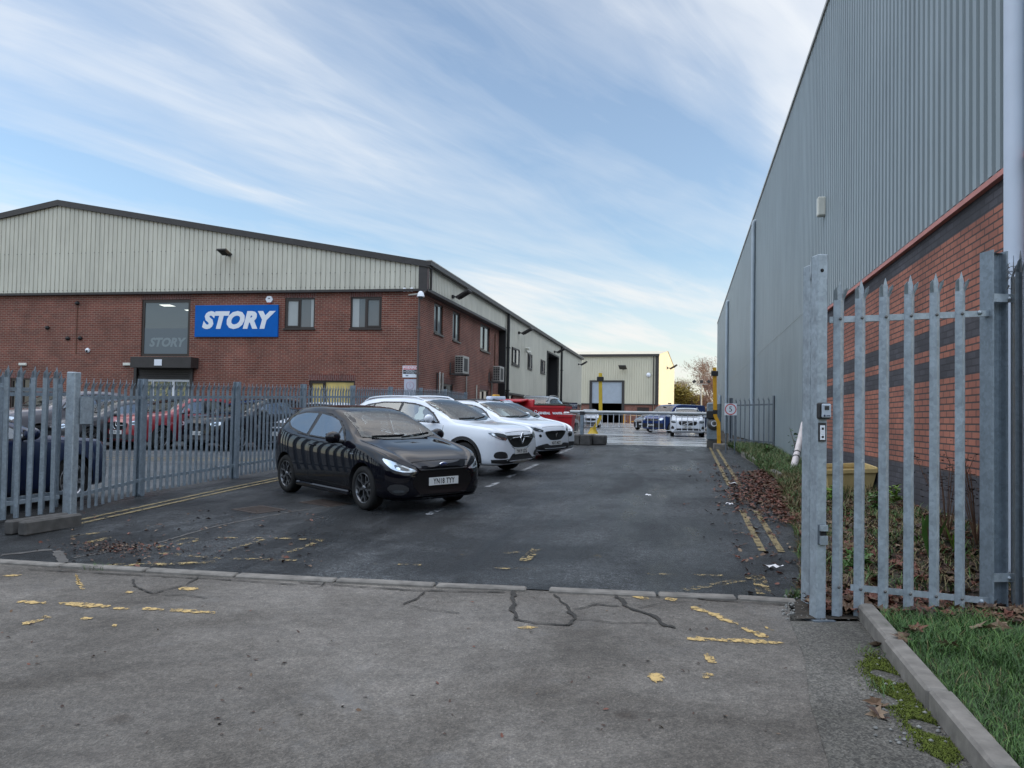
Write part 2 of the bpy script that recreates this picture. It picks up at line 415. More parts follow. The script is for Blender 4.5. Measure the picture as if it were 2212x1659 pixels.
M['plate'] = simple('number_plate', (.66, .67, .66), .5)
M['grille'] = simple('grille_black', (.006, .006, .007), .35)
for k, c, mt in (('cblack', (.0055, .0055, .009), 0), ('cwhite', (.70, .74, .80), 0), ('cred', (.22, .010, .018), .2), ('cblue', (.006, .014, .05), 0), ('cnavy', (.008, .035, .16), 0),
              ('cdark', (.035, .037, .043), .3), ('cgrey', (.13, .125, .14), .5), ('csilver', (.36, .36, .36), .6), ('cpale', (.22, .24, .25), .5)):
    M[k] = simple('car_paint_' + k[1:], c, .45, mt, 1.0, spec=.15 if mt == 0 else .4, var=0)
M['cblack'] = simple('car_paint_gloss_black', (.004, .004, .007), .03, 0, 0, spec=.42)
M['boom'] = simple('boom_steel', (.40, .42, .43), .4, .2, var=.15, scale=3)

M['lining'] = simple('cabin_lining', (.022, .022, .024), .8)
M['seat'] = simple('seat_fabric', (.035, .036, .04), .85, var=.2, scale=20)
def carglass(name, tint, k0, k1, refl=(1, 1, 1)):
    m, nt, b = newmat(name); L = nt.links; nt.nodes.remove(b)
    tr = N(nt, 'ShaderNodeBsdfTransparent'); tr.inputs[0].default_value = (*tint, 1); gl = N(nt, 'ShaderNodeBsdfGlossy'); gl.inputs['Roughness'].default_value = .015; gl.inputs['Color'].default_value = (*refl, 1)
    fr = N(nt, 'ShaderNodeFresnel'); fr.inputs[0].default_value = 1.5; mr = maprange(nt, fr.outputs[0], 0, .5, k0, k1); mx = N(nt, 'ShaderNodeMixShader')
    L.new(mr, mx.inputs[0]); L.new(tr.outputs[0], mx.inputs[1]); L.new(gl.outputs[0], mx.inputs[2]); L.new(mx.outputs[0], nt.nodes['Material Output'].inputs['Surface']); return m
M['cglass'] = carglass('car_side_glass', (.34, .40, .41), .10, .85, (.85, .93, 1)); M['wglass'] = carglass('car_windscreen_glass', (.66, .74, .72), .015, .48)
# ---------------------------------------------------------------- wall frames
class Fr:
    def __init__(s, o, u):
        s.o = Vector(o); s.u = Vector(u).normalized(); s.z = Vector((0, 0, 1)); s.n = s.u.cross(s.z)
    def p(s, a, z, n=0.0): return s.o + s.u * a + s.z * z + s.n * n
    def px(s, u, v, off=0.0):
        d = ray(u, v); t = (s.o + s.n * off - CAM).dot(s.n) / d.dot(s.n); q = CAM + d * t - s.o
        return q.dot(s.u), q.z
    def rect(s, u0, v0, u1, v1, off=0.0):
        a = s.px(u0, v0, off); b = s.px(u1, v1, off); c = s.px(u0, v1, off); d = s.px(u1, v0, off)
        return (a[0] + c[0]) / 2, (b[0] + d[0]) / 2, (b[1] + c[1]) / 2, (a[1] + d[1]) / 2   # s0,s1,z0,z1
    def rot(s):
        return Matrix((s.u, s.z, s.n)).transposed()   # local x->u, y->z, z->n
def fbox(mb, fr, s0, s1, z0, z1, n0, n1, m=0, bev=0.0):
    M3 = Matrix((fr.u, fr.n, fr.z)).transposed()
    # right handed: u, -n ... use absolute handling (winding fixed by box symmetry)
    c = fr.p((s0 + s1) / 2, (z0 + z1) / 2, (n0 + n1) / 2)
    Mx = Matrix((fr.u, -fr.n, fr.z)).transposed()
    mb.box(c, (abs(s1 - s0), abs(n1 - n0), abs(z1 - z0)), Mx, m, bev)
def wall(mb, fr, s0, s1, z0, z1, holes=(), depth=.1, n=0.0, m=0):
    S = sorted({s0, s1} | {h[0] for h in holes} | {h[1] for h in holes}); Z = sorted({z0, z1} | {h[2] for h in holes} | {h[3] for h in holes})
    S = [a for a in S if s0 <= a <= s1]; Z = [a for a in Z if z0 <= a <= z1]
    for i in range(len(S) - 1):
        for k in range(len(Z) - 1):
            cs, cz = (S[i] + S[i + 1]) / 2, (Z[k] + Z[k + 1]) / 2
            if any(h[0] < cs < h[1] and h[2] < cz < h[3] for h in holes): continue
            q = [(S[i], Z[k]), (S[i + 1], Z[k]), (S[i + 1], Z[k + 1]), (S[i], Z[k + 1])]
            mb.face([fr.p(a, b, n) for a, b in q], q, m)
    for h in holes:
        a0, a1, b0, b1 = max(h[0], s0), min(h[1], s1), max(h[2], z0), min(h[3], z1)
        for (p, q) in (((a0, b0), (a1, b0)), ((a1, b0), (a1, b1)), ((a1, b1), (a0, b1)), ((a0, b1), (a0, b0))):
            horiz = abs(p[1] - q[1]) < 1e-6
            uv = [(p[0], p[1]), (q[0], q[1]), (q[0] + (0 if horiz else depth), q[1] + (depth if horiz else 0)), (p[0] + (0 if horiz else depth), p[1] + (depth if horiz else 0))]
            mb.face([fr.p(p[0], p[1], n), fr.p(q[0], q[1], n), fr.p(q[0], q[1], n - depth), fr.p(p[0], p[1], n - depth)], uv, m)
def ribs(mb, fr, s0, s1, zb, zt, period=.2, depth=.035, prof=((0, 0), (.62, 0), (.72, -1), (.9, -1)), holes=(), n=0.0, m=0):
    """profiled sheet; zb, zt are functions of s"""
    fb = zb if callable(zb) else (lambda a: zb); ft = zt if callable(zt) else (lambda a: zt)
    k = math.floor(s0 / period); pts = []
    while k * period < s1:
        for (f, d) in prof:
            a = (k + f) * period
            if s0 <= a <= s1: pts.append((a, n + d * depth))
        k += 1
    if not pts or pts[0][0] > s0 + 1e-4: pts.insert(0, (s0, pts[0][1]))
    if pts[-1][0] < s1 - 1e-4: pts.append((s1, pts[-1][1]))
    for i in range(len(pts) - 1):
        (a, na), (b, nb) = pts[i], pts[i + 1]
        cs = (a + b) / 2; segs = [(fb, ft)]
        hh = [h for h in holes if h[0] <= cs <= h[1]]
        if hh:
            h = hh[0]; segs = []
            if h[2] > fb(cs) + .01: segs.append((fb, lambda x, h=h: h[2]))
            segs.append((lambda x, h=h: h[3], ft))
        for (lo, hi) in segs:
            mb.face([fr.p(a, lo(a), na), fr.p(b, lo(b), nb), fr.p(b, hi(b), nb), fr.p(a, hi(a), na)], None, m)
def text_mesh(txt, size, M4, mat, name, parent, ext=.004, bold=0.0, shear=0.0, xs=1.0, spacing=1.0, align='CENTER', world=True):
    cu = bpy.data.curves.new('t', 'FONT'); cu.body = txt; cu.size = size; cu.extrude = ext; cu.offset = bold; cu.shear = shear
    cu.align_x = align; cu.align_y = 'CENTER'; cu.space_character = spacing; cu.resolution_u = 3
    o = bpy.data.objects.new('t', cu); col.objects.link(o)
    dg = bpy.context.evaluated_depsgraph_get(); dg.update()
    me = bpy.data.meshes.new_from_object(o.evaluated_get(dg)); bpy.data.objects.remove(o)
    off = parent.matrix_world.translation if (parent is not None and world) else Vector((0, 0, 0))
    for v in me.vertices:
        p = M4 @ Vector((v.co.x * xs, v.co.y, v.co.z)); v.co = p - off
    me.materials.clear(); me.materials.append(mat)
    n = bpy.data.objects.new(name, me); col.objects.link(n)
    if parent is not None: n.parent = parent
    return n
def fr_mat(fr, s, z, n): return Matrix.Translation(fr.p(s, z, n)) @ fr.rot().to_4x4()
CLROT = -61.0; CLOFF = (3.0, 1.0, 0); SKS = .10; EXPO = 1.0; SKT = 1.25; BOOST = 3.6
# ================================================================= GROUND
def G2(x, y): return min(g(y), .58) if (x < -8.9 and y < 35.05) else g(y)
def sheet(name, xs, ys, mat, dz, fn=G2, kind='structure'):
    mb = MB()
    for i in range(len(xs) - 1):
        for k in range(len(ys) - 1):
            q = [(xs[i], ys[k]), (xs[i + 1], ys[k]), (xs[i + 1], ys[k + 1]), (xs[i], ys[k + 1])]
            mb.face([(x, y, fn(x, y) + dz) for x, y in q])
    return tag(mb.build(name, mat), kind=kind)
sheet('ground', [-500, -60, -8.95, -8.85, 60, 500], [-60, 17.846, 26, 35, 35.1, 50, 100, 900], M['base'], -.03)
sheet('car_park', [-60, -30, -8.95], [6.4, 17.846, 26, 34], M['carpark'], .0)
# tarmac drive, edge follows the verge
def gpoly(name, pts, mat, dz, kind='structure', fn=G2, parent=None):
    mb = MB(); mb.face([(x, y, fn(x, y) + dz) for x, y in pts]); o = mb.build(name, mat, parent)
    if kind: tag(o, kind=kind)
    return o
mb = MB()
mb.face([(-8.95, 6.30, g(6.3)), (-6.4, 6.30, g(6.3)), (-3.4, 6.42, g(6.42)), (-1.4, 6.62, g(6.62)), (.35, 6.78, g(6.78)), (.95, 6.78, g(6.78)), (1.9, 6.9, g(6.9)), (2.0, 14, g(14)), (1.9, 26, g(26)), (-8.95, 26, g(26))])
mb.face([(-8.95, 26, g(26)), (1.9, 26, g(26)), (1.9, 27.5, g(27)), (-8.95, 27.5, g(27))])
tag(mb.build('road', M['tarmac']), kind='structure')
sheet('yard', [-34, -8.84, 2.85, 40], [27.5, 50, 100, 130], M['yard'], .0)
mb = MB()
ap = [(-60, 6.2), (-6.4, 6.22), (-3.4, 6.34), (-1.4, 6.54), (.35, 6.70), (.86, 6.70), (.80, 6.16), (1.33, 6.30), (1.32, -6), (-60, -6)]
mb.face([(x, y, g(y) + .012) for x, y in reversed(ap)][::-1])
tag(mb.build('pavement', M['apron']), kind='structure')
# damp darker concrete channel beside the kerb
mb = MB()
mb.face([(x, y, g(y) + .016) for x, y in [(.55, -3), (1.32, -3), (1.33, 6.28), (.80, 6.14), (.78, 5.3), (.70, 4.6), (.66, 3.6)]])
tag(mb.build('concrete_strip', M['apron_edge']), kind='structure')
# flush kerb stones between pavement and drive
mb = MB()
kp = [(-9.6, 6.27), (-8.6, 6.26), (-7.65, 6.25), (-6.7, 6.25), (-5.75, 6.27), (-4.85, 6.30), (-3.95, 6.34), (-3.0, 6.40), (-2.1, 6.47), (-1.3, 6.56), (-1.12, 6.57), (-.2, 6.65), (.45, 6.73), (.93, 6.73)]
for i in range(len(kp) - 1):
    (x0, y0), (x1, y1) = kp[i], kp[i + 1]
    if i == 9: continue
    L = math.hypot(x1 - x0, y1 - y0); a = math.atan2(y1 - y0, x1 - x0)
    mb.box(((x0 + x1) / 2, (y0 + y1) / 2, g(y0) + .0), (L - .02, .125 + random.uniform(-.008, .008), .07 + random.uniform(0, .012)), Matrix.Rotation(a, 3, 'Z') @ Matrix.Rotation(R(random.uniform(-1, 1)), 3, 'X'), bev=.012)
tag(mb.build('kerb_edging', M['kerb']), kind='structure')
# cracks, drawn as irregular dark fills
def strip(mb, pts, w, dz=.02, jit=.3, fn=G2):
    out = []
    for i in range(len(pts) - 1):
        a, b = Vector(pts[i]), Vector(pts[i + 1]); n = max(2, int((b - a).length / .06))
        for k in range(n): out.append(a.lerp(b, k / n))
    out.append(Vector(pts[-1]))
    J = [Vector((random.uniform(-1, 1), random.uniform(-1, 1))) * w * jit for _ in out]
    L = []
    for i, p in enumerate(out):
        t = (out[min(i + 1, len(out) - 1)] - out[max(i - 1, 0)]).normalized(); nn = Vector((-t.y, t.x)); ww = w * random.uniform(1 - jit, 1 + jit) / 2
        q = p + J[i]; L.append((q + nn * ww, q - nn * ww))
    for i in range(len(L) - 1):
        mb.face([(q.x, q.y, fn(q.x, q.y) + dz) for q in (L[i][1], L[i + 1][1], L[i + 1][0], L[i][0])])
def G_(u, v):
    q = gnd(u, v); return (q.x, q.y)
mb = MB()
for w, P in ((.05, [(1110, 1278), (1107, 1300), (1112, 1340)]), (.03, [(1112, 1342), (1160, 1352), (1225, 1356)]), (.05, [(1200, 1288), (1222, 1312), (1240, 1340), (1228, 1356)]),
             (.025, [(1238, 1322), (1290, 1310), (1335, 1314)]), (.05, [(1322, 1282), (1350, 1312), (1400, 1332), (1440, 1356), (1455, 1362)]), (.015, [(1240, 1342), (1330, 1350), (1450, 1352)]),
             (.03, [(918, 1282), (905, 1296), (870, 1310)]), (.015, [(870, 1310), (930, 1322), (990, 1330)]), (.025, [(430, 1250), (400, 1268), (330, 1286), (295, 1274), (286, 1256)]),
             (.015, [(330, 1288), (400, 1290), (450, 1296)]), (.02, [(700, 1262), (695, 1270), (672, 1275)]), (.015, [(1380, 1318), (1440, 1306), (1490, 1304)]), (.03, [(1470, 1290), (1530, 1300), (1700, 1312)]),
             (.025, [(60, 1234), (330, 1248), (520, 1258), (640, 1268)]), (.03, [(640, 1262), (900, 1280), (1090, 1284)]), (.03, [(1240, 1284), (1400, 1292), (1560, 1298)])):
    strip(mb, [G_(*p) for p in P], w * .62, .021, .6)
tag(mb.build('pavement_cracks', M['crack']), kind='structure')
# tarmac repair seams
mb = MB()
strip(mb, [G_(*p) for p in [(160, 1205), (330, 1176), (470, 1136), (640, 1104), (760, 1090)]], .04, .004, .3)
strip(mb, [G_(*p) for p in [(0, 1200), (110, 1188)]], .07, .004, .3); strip(mb, [G_(*p) for p in [(120, 1190), (140, 1216)]], .09, .005, .2)
tag(mb.build('tarmac_seams', M['kerbdark']), kind='structure')
# painted lines
mb = MB()
def line(mb, pts, w, dz=.008, px=True): strip(mb, [G_(*p) if px else p for p in pts], w, dz, .04)
for off in (0, .2):                                     # double yellow beside the left fence
    line(mb, [(-7.62 + off, 8.3), (-7.75 + off, 12), (-7.75 + off, 24)], .075, px=False)
    line(mb, [(.86 + off, 8.9), (.86 + off, 12.0)], .075, px=False)
    line(mb, [(.86 + off, 15.2), (.86 + off, 27.2)], .075, px=False)
tag(mb.build('yellow_lines', M['yline']), kind='structure')
mb = MB()
for w, P in ((.09, [(228, 1223), (380, 1220), (470, 1215)]), (.07, [(605, 1164), (700, 1168)]), (.06, [(698, 1168), (620, 1196)]), (.05, [(485, 1193), (580, 1163)]), (.05, [(340, 1184), (400, 1164), (440, 1166), (385, 1178)]),
             (.06, [(330, 1195), (480, 1208), (640, 1212)]), (.06, [(470, 1163), (600, 1164)]), (.10, [(1132, 1214), (1160, 1186)]), (.05, [(1090, 1197), (1160, 1190)]), (.05, [(1060, 1229), (1160, 1231)]),
             (.05, [(1398, 1241), (1500, 1244), (1650, 1246)]), (.09, [(1478, 1276), (1630, 1250)]), (.11, [(1636, 1245), (1652, 1286)]), (.05, [(1010, 1196), (990, 1206)]), (.08, [(1285, 1200), (1292, 1206)]),
             (.05, [(800, 1220), (910, 1222)]), (.06, [(150, 1160), (230, 1150)]), (.08, [(180, 1176), (240, 1162)])):
    line(mb, P, w * 1.15, .010)
tag(mb.build('yellow_hatching', M['yline2']), kind='structure')
mb = MB()
def blob(mb, pts, dz=.0175, jit=.6):
    q = [Vector(G_(*p)) for p in pts]; c = sum(q, Vector((0, 0))) / len(q); out = []
    for i in range(len(q)):
        a, b = q[i], q[(i + 1) % len(q)]; n = max(2, int((b - a).length / .018))
        for k in range(n):
            p = a.lerp(b, k / n); s = min(.012, (p - c).length * .25); out.append(p + Vector((random.uniform(-1, 1), random.uniform(-1, 1))) * s * jit * 2)
    mb.face([(p.x, p.y, g(p.y) + dz) for p in out]); mb.face([(c.x, c.y, g(c.y) + dz - .001)] * 3)
def pill(u0, v0, u1, v1, h):
    return [(u0, v0 - h * .4), ((u0 * 2 + u1) / 3, (2 * v0 + v1) / 3 - h), ((u0 + 2 * u1) / 3, (v0 + 2 * v1) / 3 - h * .7), (u1, v1 - h * .3), (u1, v1 + h * .5), ((u0 + u1) / 2, (v0 + v1) / 2 + h), (u0, v0 + h * .6)]
for a in ((37, 1304, 100, 1306, 3.5), (130, 1308, 235, 1314, 5), (240, 1318, 280, 1319, 2.5), (305, 1319, 355, 1321, 3), (368, 1322, 465, 1328, 4), (163, 1245, 172, 1262, 6), (165, 1262, 180, 1268, 5), (170, 1272, 182, 1276, 3),
          (8, 1248, 45, 1246, 2.5), (385, 1276, 430, 1275, 4), (48, 1352, 92, 1344, 4), (90, 1337, 112, 1338, 2.5), (174, 1341, 198, 1340, 2.6), (242, 1357, 252, 1355, 3), (268, 1284, 290, 1283, 2),
          (1120, 1360, 1160, 1360, 3), (1520, 1422, 1548, 1434, 9), (1515, 1466, 1542, 1463, 6), (1482, 1384, 1560, 1387, 5), (1560, 1387, 1690, 1393, 5), (1622, 1370, 1660, 1380, 6), (1490, 1316, 1530, 1325, 5),
          (1528, 1328, 1595, 1352, 6), (1604, 1362, 1628, 1370, 4), (1368, 1292, 1400, 1297, 3.5), (1435, 1297, 1462, 1299, 4), (1650, 1358, 1668, 1366, 2)):
    blob(mb, pill(*a))
blob(mb, [(1398, 1466), (1404, 1460), (1418, 1457), (1430, 1462), (1436, 1469), (1430, 1477), (1416, 1481), (1403, 1476)])
tag(mb.build('yellow_paint_patches', M['yblob']), kind='structure')
mb = MB()
for y0, y1 in ((10.25, 11.5), (13.6, 14.4), (15.3, 18.4), (20.6, 24.4)): line(mb, [(-3.47, y0), (-3.45, y1)], .11, px=False)
for x0 in (-18.4, -15.4, -12.6, -10.2):   # bay lines in the car park
    a = Vector((x0, 18.4)); b = a + Vector((1.1, 4.4)); line(mb, [tuple(a), tuple(b)], .09, .006, px=False)
line(mb, [(-20, 17.6), (-9.6, 20.3)], .08, .006, px=False)
tag(mb.build('bay_lines', M['wline']), kind='structure')
mb = MB()
for P in ([(-14.6, 15.8), (-9.4, 17.2)], [(-14.2, 16.6), (-9.4, 17.9)], [(-13.2, 16.2), (-12.4, 17.0)], [(-12, 16.5), (-11, 17.4)], [(-10.8, 16.9), (-9.8, 17.7)]): line(mb, P, .09, .007, px=False)
tag(mb.build('car_park_hatching', M['yline']), kind='structure')

# verge along the right building: bank from the drive edge up to the wall
def vz(x, y):
    x0 = verge_x(y); t = max(0, min(1, (x - x0) / (2.9 - x0))) * min(1, max(0, (y - 6.8) / 1.6))
    return (g(y) + .03) * (1 - t) + max(g(y) + .03, .70 + .02 * math.sin(y)) * t
def verge_x(y):
    P = [(6.85, 1.02), (8, 1.2), (10, 1.42), (12, 1.6), (15.5, 1.85), (20, 1.8), (28, 1.55), (70, 1.55)]
    for (a, b), (c, d) in zip(P, P[1:]):
        if a <= y <= c: return b + (d - b) * (y - a) / (c - a)
    return P[0][1]
mb = MB(); ys = [6.85 + i * .35 for i in range(61)] + [28.2 + .5, 40, 70]
for i in range(len(ys) - 1):
    for k in range(8):
        q = []
        for (yy, kk) in ((ys[i], k), (ys[i], k + 1), (ys[i + 1], k + 1), (ys[i + 1], k)):
            x0 = verge_x(yy); x = x0 + (2.92 - x0) * kk / 8; q.append((x, yy, vz(x, yy) + (.03 * math.sin(x * 9 + yy * 5) * math.cos(yy * 7) if 0 < kk < 8 else 0) + .012))
        mb.face(q, sm=True)
# soil in front of the gate panel, right of the kerb
mb.face([(x, y, g(y) + .03) for x, y in [(.84, 6.18), (1.42, 6.32), (1.45, 6.87), (1.0, 6.87), (.9, 6.7)]])
tag(mb.build('verge', M['soil']), kind='structure')
def LAWN(x, y): return .08 - .04 * max(0, min(1, (y - 5.6) / .6))
mb = MB()
ys = [-4, 1, 3, 4, 5, 5.6, 6.2, 6.86, 7.25]; xs = [1.40, 1.7, 2.2, 3.5, 8]
for i in range(len(ys) - 1):
    for k in range(len(xs) - 1):
        q = [(xs[k], ys[i]), (xs[k + 1], ys[i]), (xs[k + 1], ys[i + 1]), (xs[k], ys[i + 1])]
        mb.face([(x, y, g(y) + LAWN(x, y)) for x, y in q], sm=True)
tag(mb.build('lawn', M['turf']), kind='structure')
mb = MB()     # raised kerb stones along the lawn
y = 6.42; kx = 1.365
for L in (.9, .91, .9, .92, .9, .91, .9, .9, .9):
    jz = random.uniform(-.006, .006); jx = random.uniform(-.006, .006)
    s = .02 if y > 6 else 0
    mb.box((kx + jx + s * .5, y - L / 2, g(y - L / 2) + .035 + jz), (.125, L - .012, .19), Matrix.Rotation(math.atan(SL), 3, 'X'), bev=.016); y -= L
for (x, y0, y1) in ((1.74, 20.2, 23.0), (1.9, 16.4, 17.3)):
    mb.box((x, (y0 + y1) / 2, g(y0) + .09), (.12, y1 - y0, .16), Matrix.Rotation(math.atan(SL), 3, 'X') @ Matrix.Rotation(R(3), 3, 'Z'), bev=.015)
tag(mb.build('kerb', M['kerb']), kind='structure')

# ================================================================= LEFT BUILDING
A = Vector((-9.35, 27.0, 0))
bl = empty('brick_warehouse', (A.x, A.y, g(27)), 'long two storey red brick warehouse with pale ribbed upper cladding and a low pitched roof', 'building')
bpy.context.view_layer.update()
FF = Fr(A, (.9988, .0488, 0)); FS = Fr(A, (0, 1, 0))
BR = -.10                                    # brick facade set back under the cladding
EZ = 7.42; CB = 6.45                         # eaves and cladding base
APS = -15.53; APZ = 10.17; SLP = (APZ - EZ) / -APS
def top(s): return EZ + SLP * (-s) if s > APS else APZ - SLP * (APS - s)
GZ = .5
# facade openings
rw = FF.rect(305, 647, 410, 770, BR); r1 = FF.rect(615, 643, 680, 709.5, BR); r2 = FF.rect(757, 641, 824.5, 709.5, BR)
rl = FF.rect(667, 822, 766, 880, BR); rl = (rl[0], rl[1], rl[3] - 1.35, rl[3])
rd = FF.rect(296, 794, 411, 900, BR); rd = (rd[0], rd[1], GZ + .1, rd[3])
rz = FF.rect(21, 817, 76, 868, BR); rz = (rz[0], rz[1], rz[3] - 1.3, rz[3])
mb = MB()
CORN = -.30                                  # side brick plane is 0.30 m behind the side cladding
wall(mb, FF, -34, CORN, GZ, CB, (rw, r1, r2, rl, rd, rz), .14, BR)
mb.face([FF.p(-34, GZ, BR), FF.p(-34, CB, BR), FF.p(-34, CB, -20), FF.p(-34, GZ, -20)])
mb.build('brick_wall', M['brickL'], bl)
FB = Fr(A + Vector((-.30, 0, 0)), (0, 1, 0))
def sr(u0, v0, u1, v1, fr=FB): return fr.rect(u0, v0, u1, v1)
ws = [sr(937.6, 657, 957, 722), sr(977.7, 674, 994, 737), sr(1037.5, 703, 1058, 759)]
ws = [(a, b, c - .0, d) for a, b, c, d in ws]
lws = [FB.rect(951.5, 829, 979, 870), FB.rect(1036, 842, 1055.5, 870)]
lws = [(a, b, d - 1.2, d) for a, b, c, d in lws]
mb = MB(); wall(mb, FB, .1, 12.72, GZ, CB, ws + lws, .12, 0); mb.build('brick_wall', M['brickL'], bl)
mb = MB(); lw2 = FS.rect(1098.6, 852.5, 1111.8, 866); lw2 = (lw2[0], lw2[1], lw2[3] - 1.1, lw2[3])
rdoor = FS.rect(1181.4, 767, 1205.1, 858.6); rdoor = (rdoor[0], rdoor[1], .9, rdoor[3])
wall(mb, FS, 13.0, 44.4, GZ, 3.10, [lw2, (rdoor[0], rdoor[1], 0, 3.2)], .12, -.10); mb.build('brick_wall', M['brickL'], bl)
# soldier course lintels
for nm, r, fr, n in (('lintel', rw, FF, BR), ('lintel', r1, FF, BR), ('lintel', r2, FF, BR), ('lintel', rl, FF, BR), ('lintel', rz, FF, BR)) + tuple(('lintel', r, FB, 0) for r in lws):
    mb = MB(); z1 = min(r[3] + .225, CB); q = [(r[0] - .02, r[3]), (r[1] + .02, r[3]), (r[1] + .02, z1), (r[0] - .02, z1)]
    mb.face([fr.p(a, b, n + .004) for a, b in q], q); mb.build('lintel', M['soldierL'], bl)
# cladding
mb = MB(); ribs(mb, FF, -31.06, -.27, CB, lambda s: top(s) - .1, .197, .045, ((0, 0), (.68, .0), (.74, -.7), (.86, -.7), (.92, 0)), n=.0)
mb.build('gable_cladding', M['cladL'], bl)
mb = MB()
wins = [FS.rect(1105.5, 752.5, 1121, 789), FS.rect(1139.8, 765, 1148.4, 797), FS.rect(1167.7, 778, 1176.5, 806.5)]
ribs(mb, FS, .03, 12.98, CB, EZ, .2, .04, n=.0)
ribs(mb, FS, 13.06, 44.5, 3.10, EZ, .2, .04, holes=wins + [rdoor], n=.0)
mb.face([FS.p(12.98, GZ, .0), FS.p(12.98, EZ, .0), FS.p(12.98, EZ, -.31), FS.p(12.98, GZ, -.31)])
mb.face([FS.p(44.5, GZ, 0), FS.p(44.5, EZ, 0), FS.p(44.5, EZ, -20), FS.p(44.5, GZ, -20)][::-1])
mb.build('side_cladding', M['cladL'], bl)
mb = MB()
fbox(mb, FF, -34, .03, CB - .09, CB, BR - .02, .06); fbox(mb, FS, -.02, 12.97, CB - .09, CB + .02, -.32, .06)
mb.build('base_flashing', M['trim'], bl)
mb = MB(); fbox(mb, FS, 13.0, 44.5, 3.02, 3.12, -.12, .05); mb.build('base_flashing', M['trim'], bl)
mb = MB(); fbox(mb, FF, -.30, .02, CB + .005, EZ - .03, -.02, .05); fbox(mb, FS, .0, .14, CB + .02, EZ - .02, -.02, .045); mb.build('corner_strip', M['trim'], bl)
mb = MB(); fbox(mb, FS, 12.84, 13.05, GZ, CB - .1, -.34, .03); mb.build('corner_strip', M['black'], bl)  # black box paints the shade on the return face beside the brick
# verge trim following the gable
mb = MB()
for (s0, s1) in ((APS, .12), (-31.2, APS)):
    a = [(s0, top(s0) - .17), (s1, top(s1) - .17), (s1, top(s1) + .06), (s0, top(s0) + .06)]
    fr_, bk = [FF.p(x, z, .10) for x, z in a], [FF.p(x, z, -.2) for x, z in a]
    mb.mesh(fr_ + bk, [(0, 1, 2, 3), (7, 6, 5, 4), (0, 4, 5, 1), (3, 2, 6, 7), (1, 5, 6, 2), (0, 3, 7, 4)])
mb.build('verge_trim', M['trim'], bl)
mb = MB()
Y1 = 44.6
for sg, (xa, za, xb, zb) in enumerate(((0.15, EZ + .03, APS, APZ + .05), (APS, APZ + .05, -31.2, EZ + .03))):
    p = [Vector((A.x + xa, A.y + .05, za)), Vector((A.x + xa, A.y + Y1, za)), Vector((A.x + xb, A.y + Y1, zb)), Vector((A.x + xb, A.y + .05 - .0488 * 15, zb))]
    mb.face(p); mb.face([q - Vector((0, 0, .08)) for q in reversed(p)])
mb.build('roof', M['roof'], bl)
mb = MB(); fbox(mb, FS, -.12, Y1, EZ - .12, EZ + .035, .02, .20); mb.build('gutter', M['trim'], bl)
mb = MB(); fbox(mb, FS, -.13, Y1 + .01, EZ + .037, EZ + .075, .0, .21); mb.build('gutter_cap', M['gutter'], bl)
# downpipes
def pipe_(x, y, z0, z1, r, mat, parent, nm='downpipe', brackets=(), n=8):
    mb = MB(); mb.tube([(x, y, z0), (x, y, z1)], r, n)
    for z in brackets: mb.box((x, y, z), (r * 2.8, r * 2.8, .05))
    return mb.build(nm, mat, parent)
pc = FF.p(CORN + .04, 0, -.02); mb = MB()
mb.tube([(pc.x + .30, pc.y, EZ - .1), (pc.x + .30, pc.y, CB + .02), (pc.x + .25, pc.y - .02, CB - .05), (pc.x, pc.y - .06, CB - .32), (pc.x, pc.y - .06, .7)], .045, 8)
for z in (5.0, 3.3): mb.box((pc.x, pc.y - .06, z), (.15, .13, .08))
mb.build('downpipe', simple('brown_downpipe', (.10, .075, .07), .5), bl)
pipe_(A.x + .07, A.y + .30, CB, EZ - .1, .045, M['trim'], bl)
sA, _ = FS.px(1093.5, 800); sB, _ = FS.px(1210.8, 800)
pipe_(A.x + .09, A.y + sA, .9, EZ - .1, .08, M['black'], bl, brackets=(3.2, 5.5)); pipe_(A.x + .09, A.y + sB, .9, EZ - .1, .08, M['black'], bl, brackets=(3.2, 5.5))
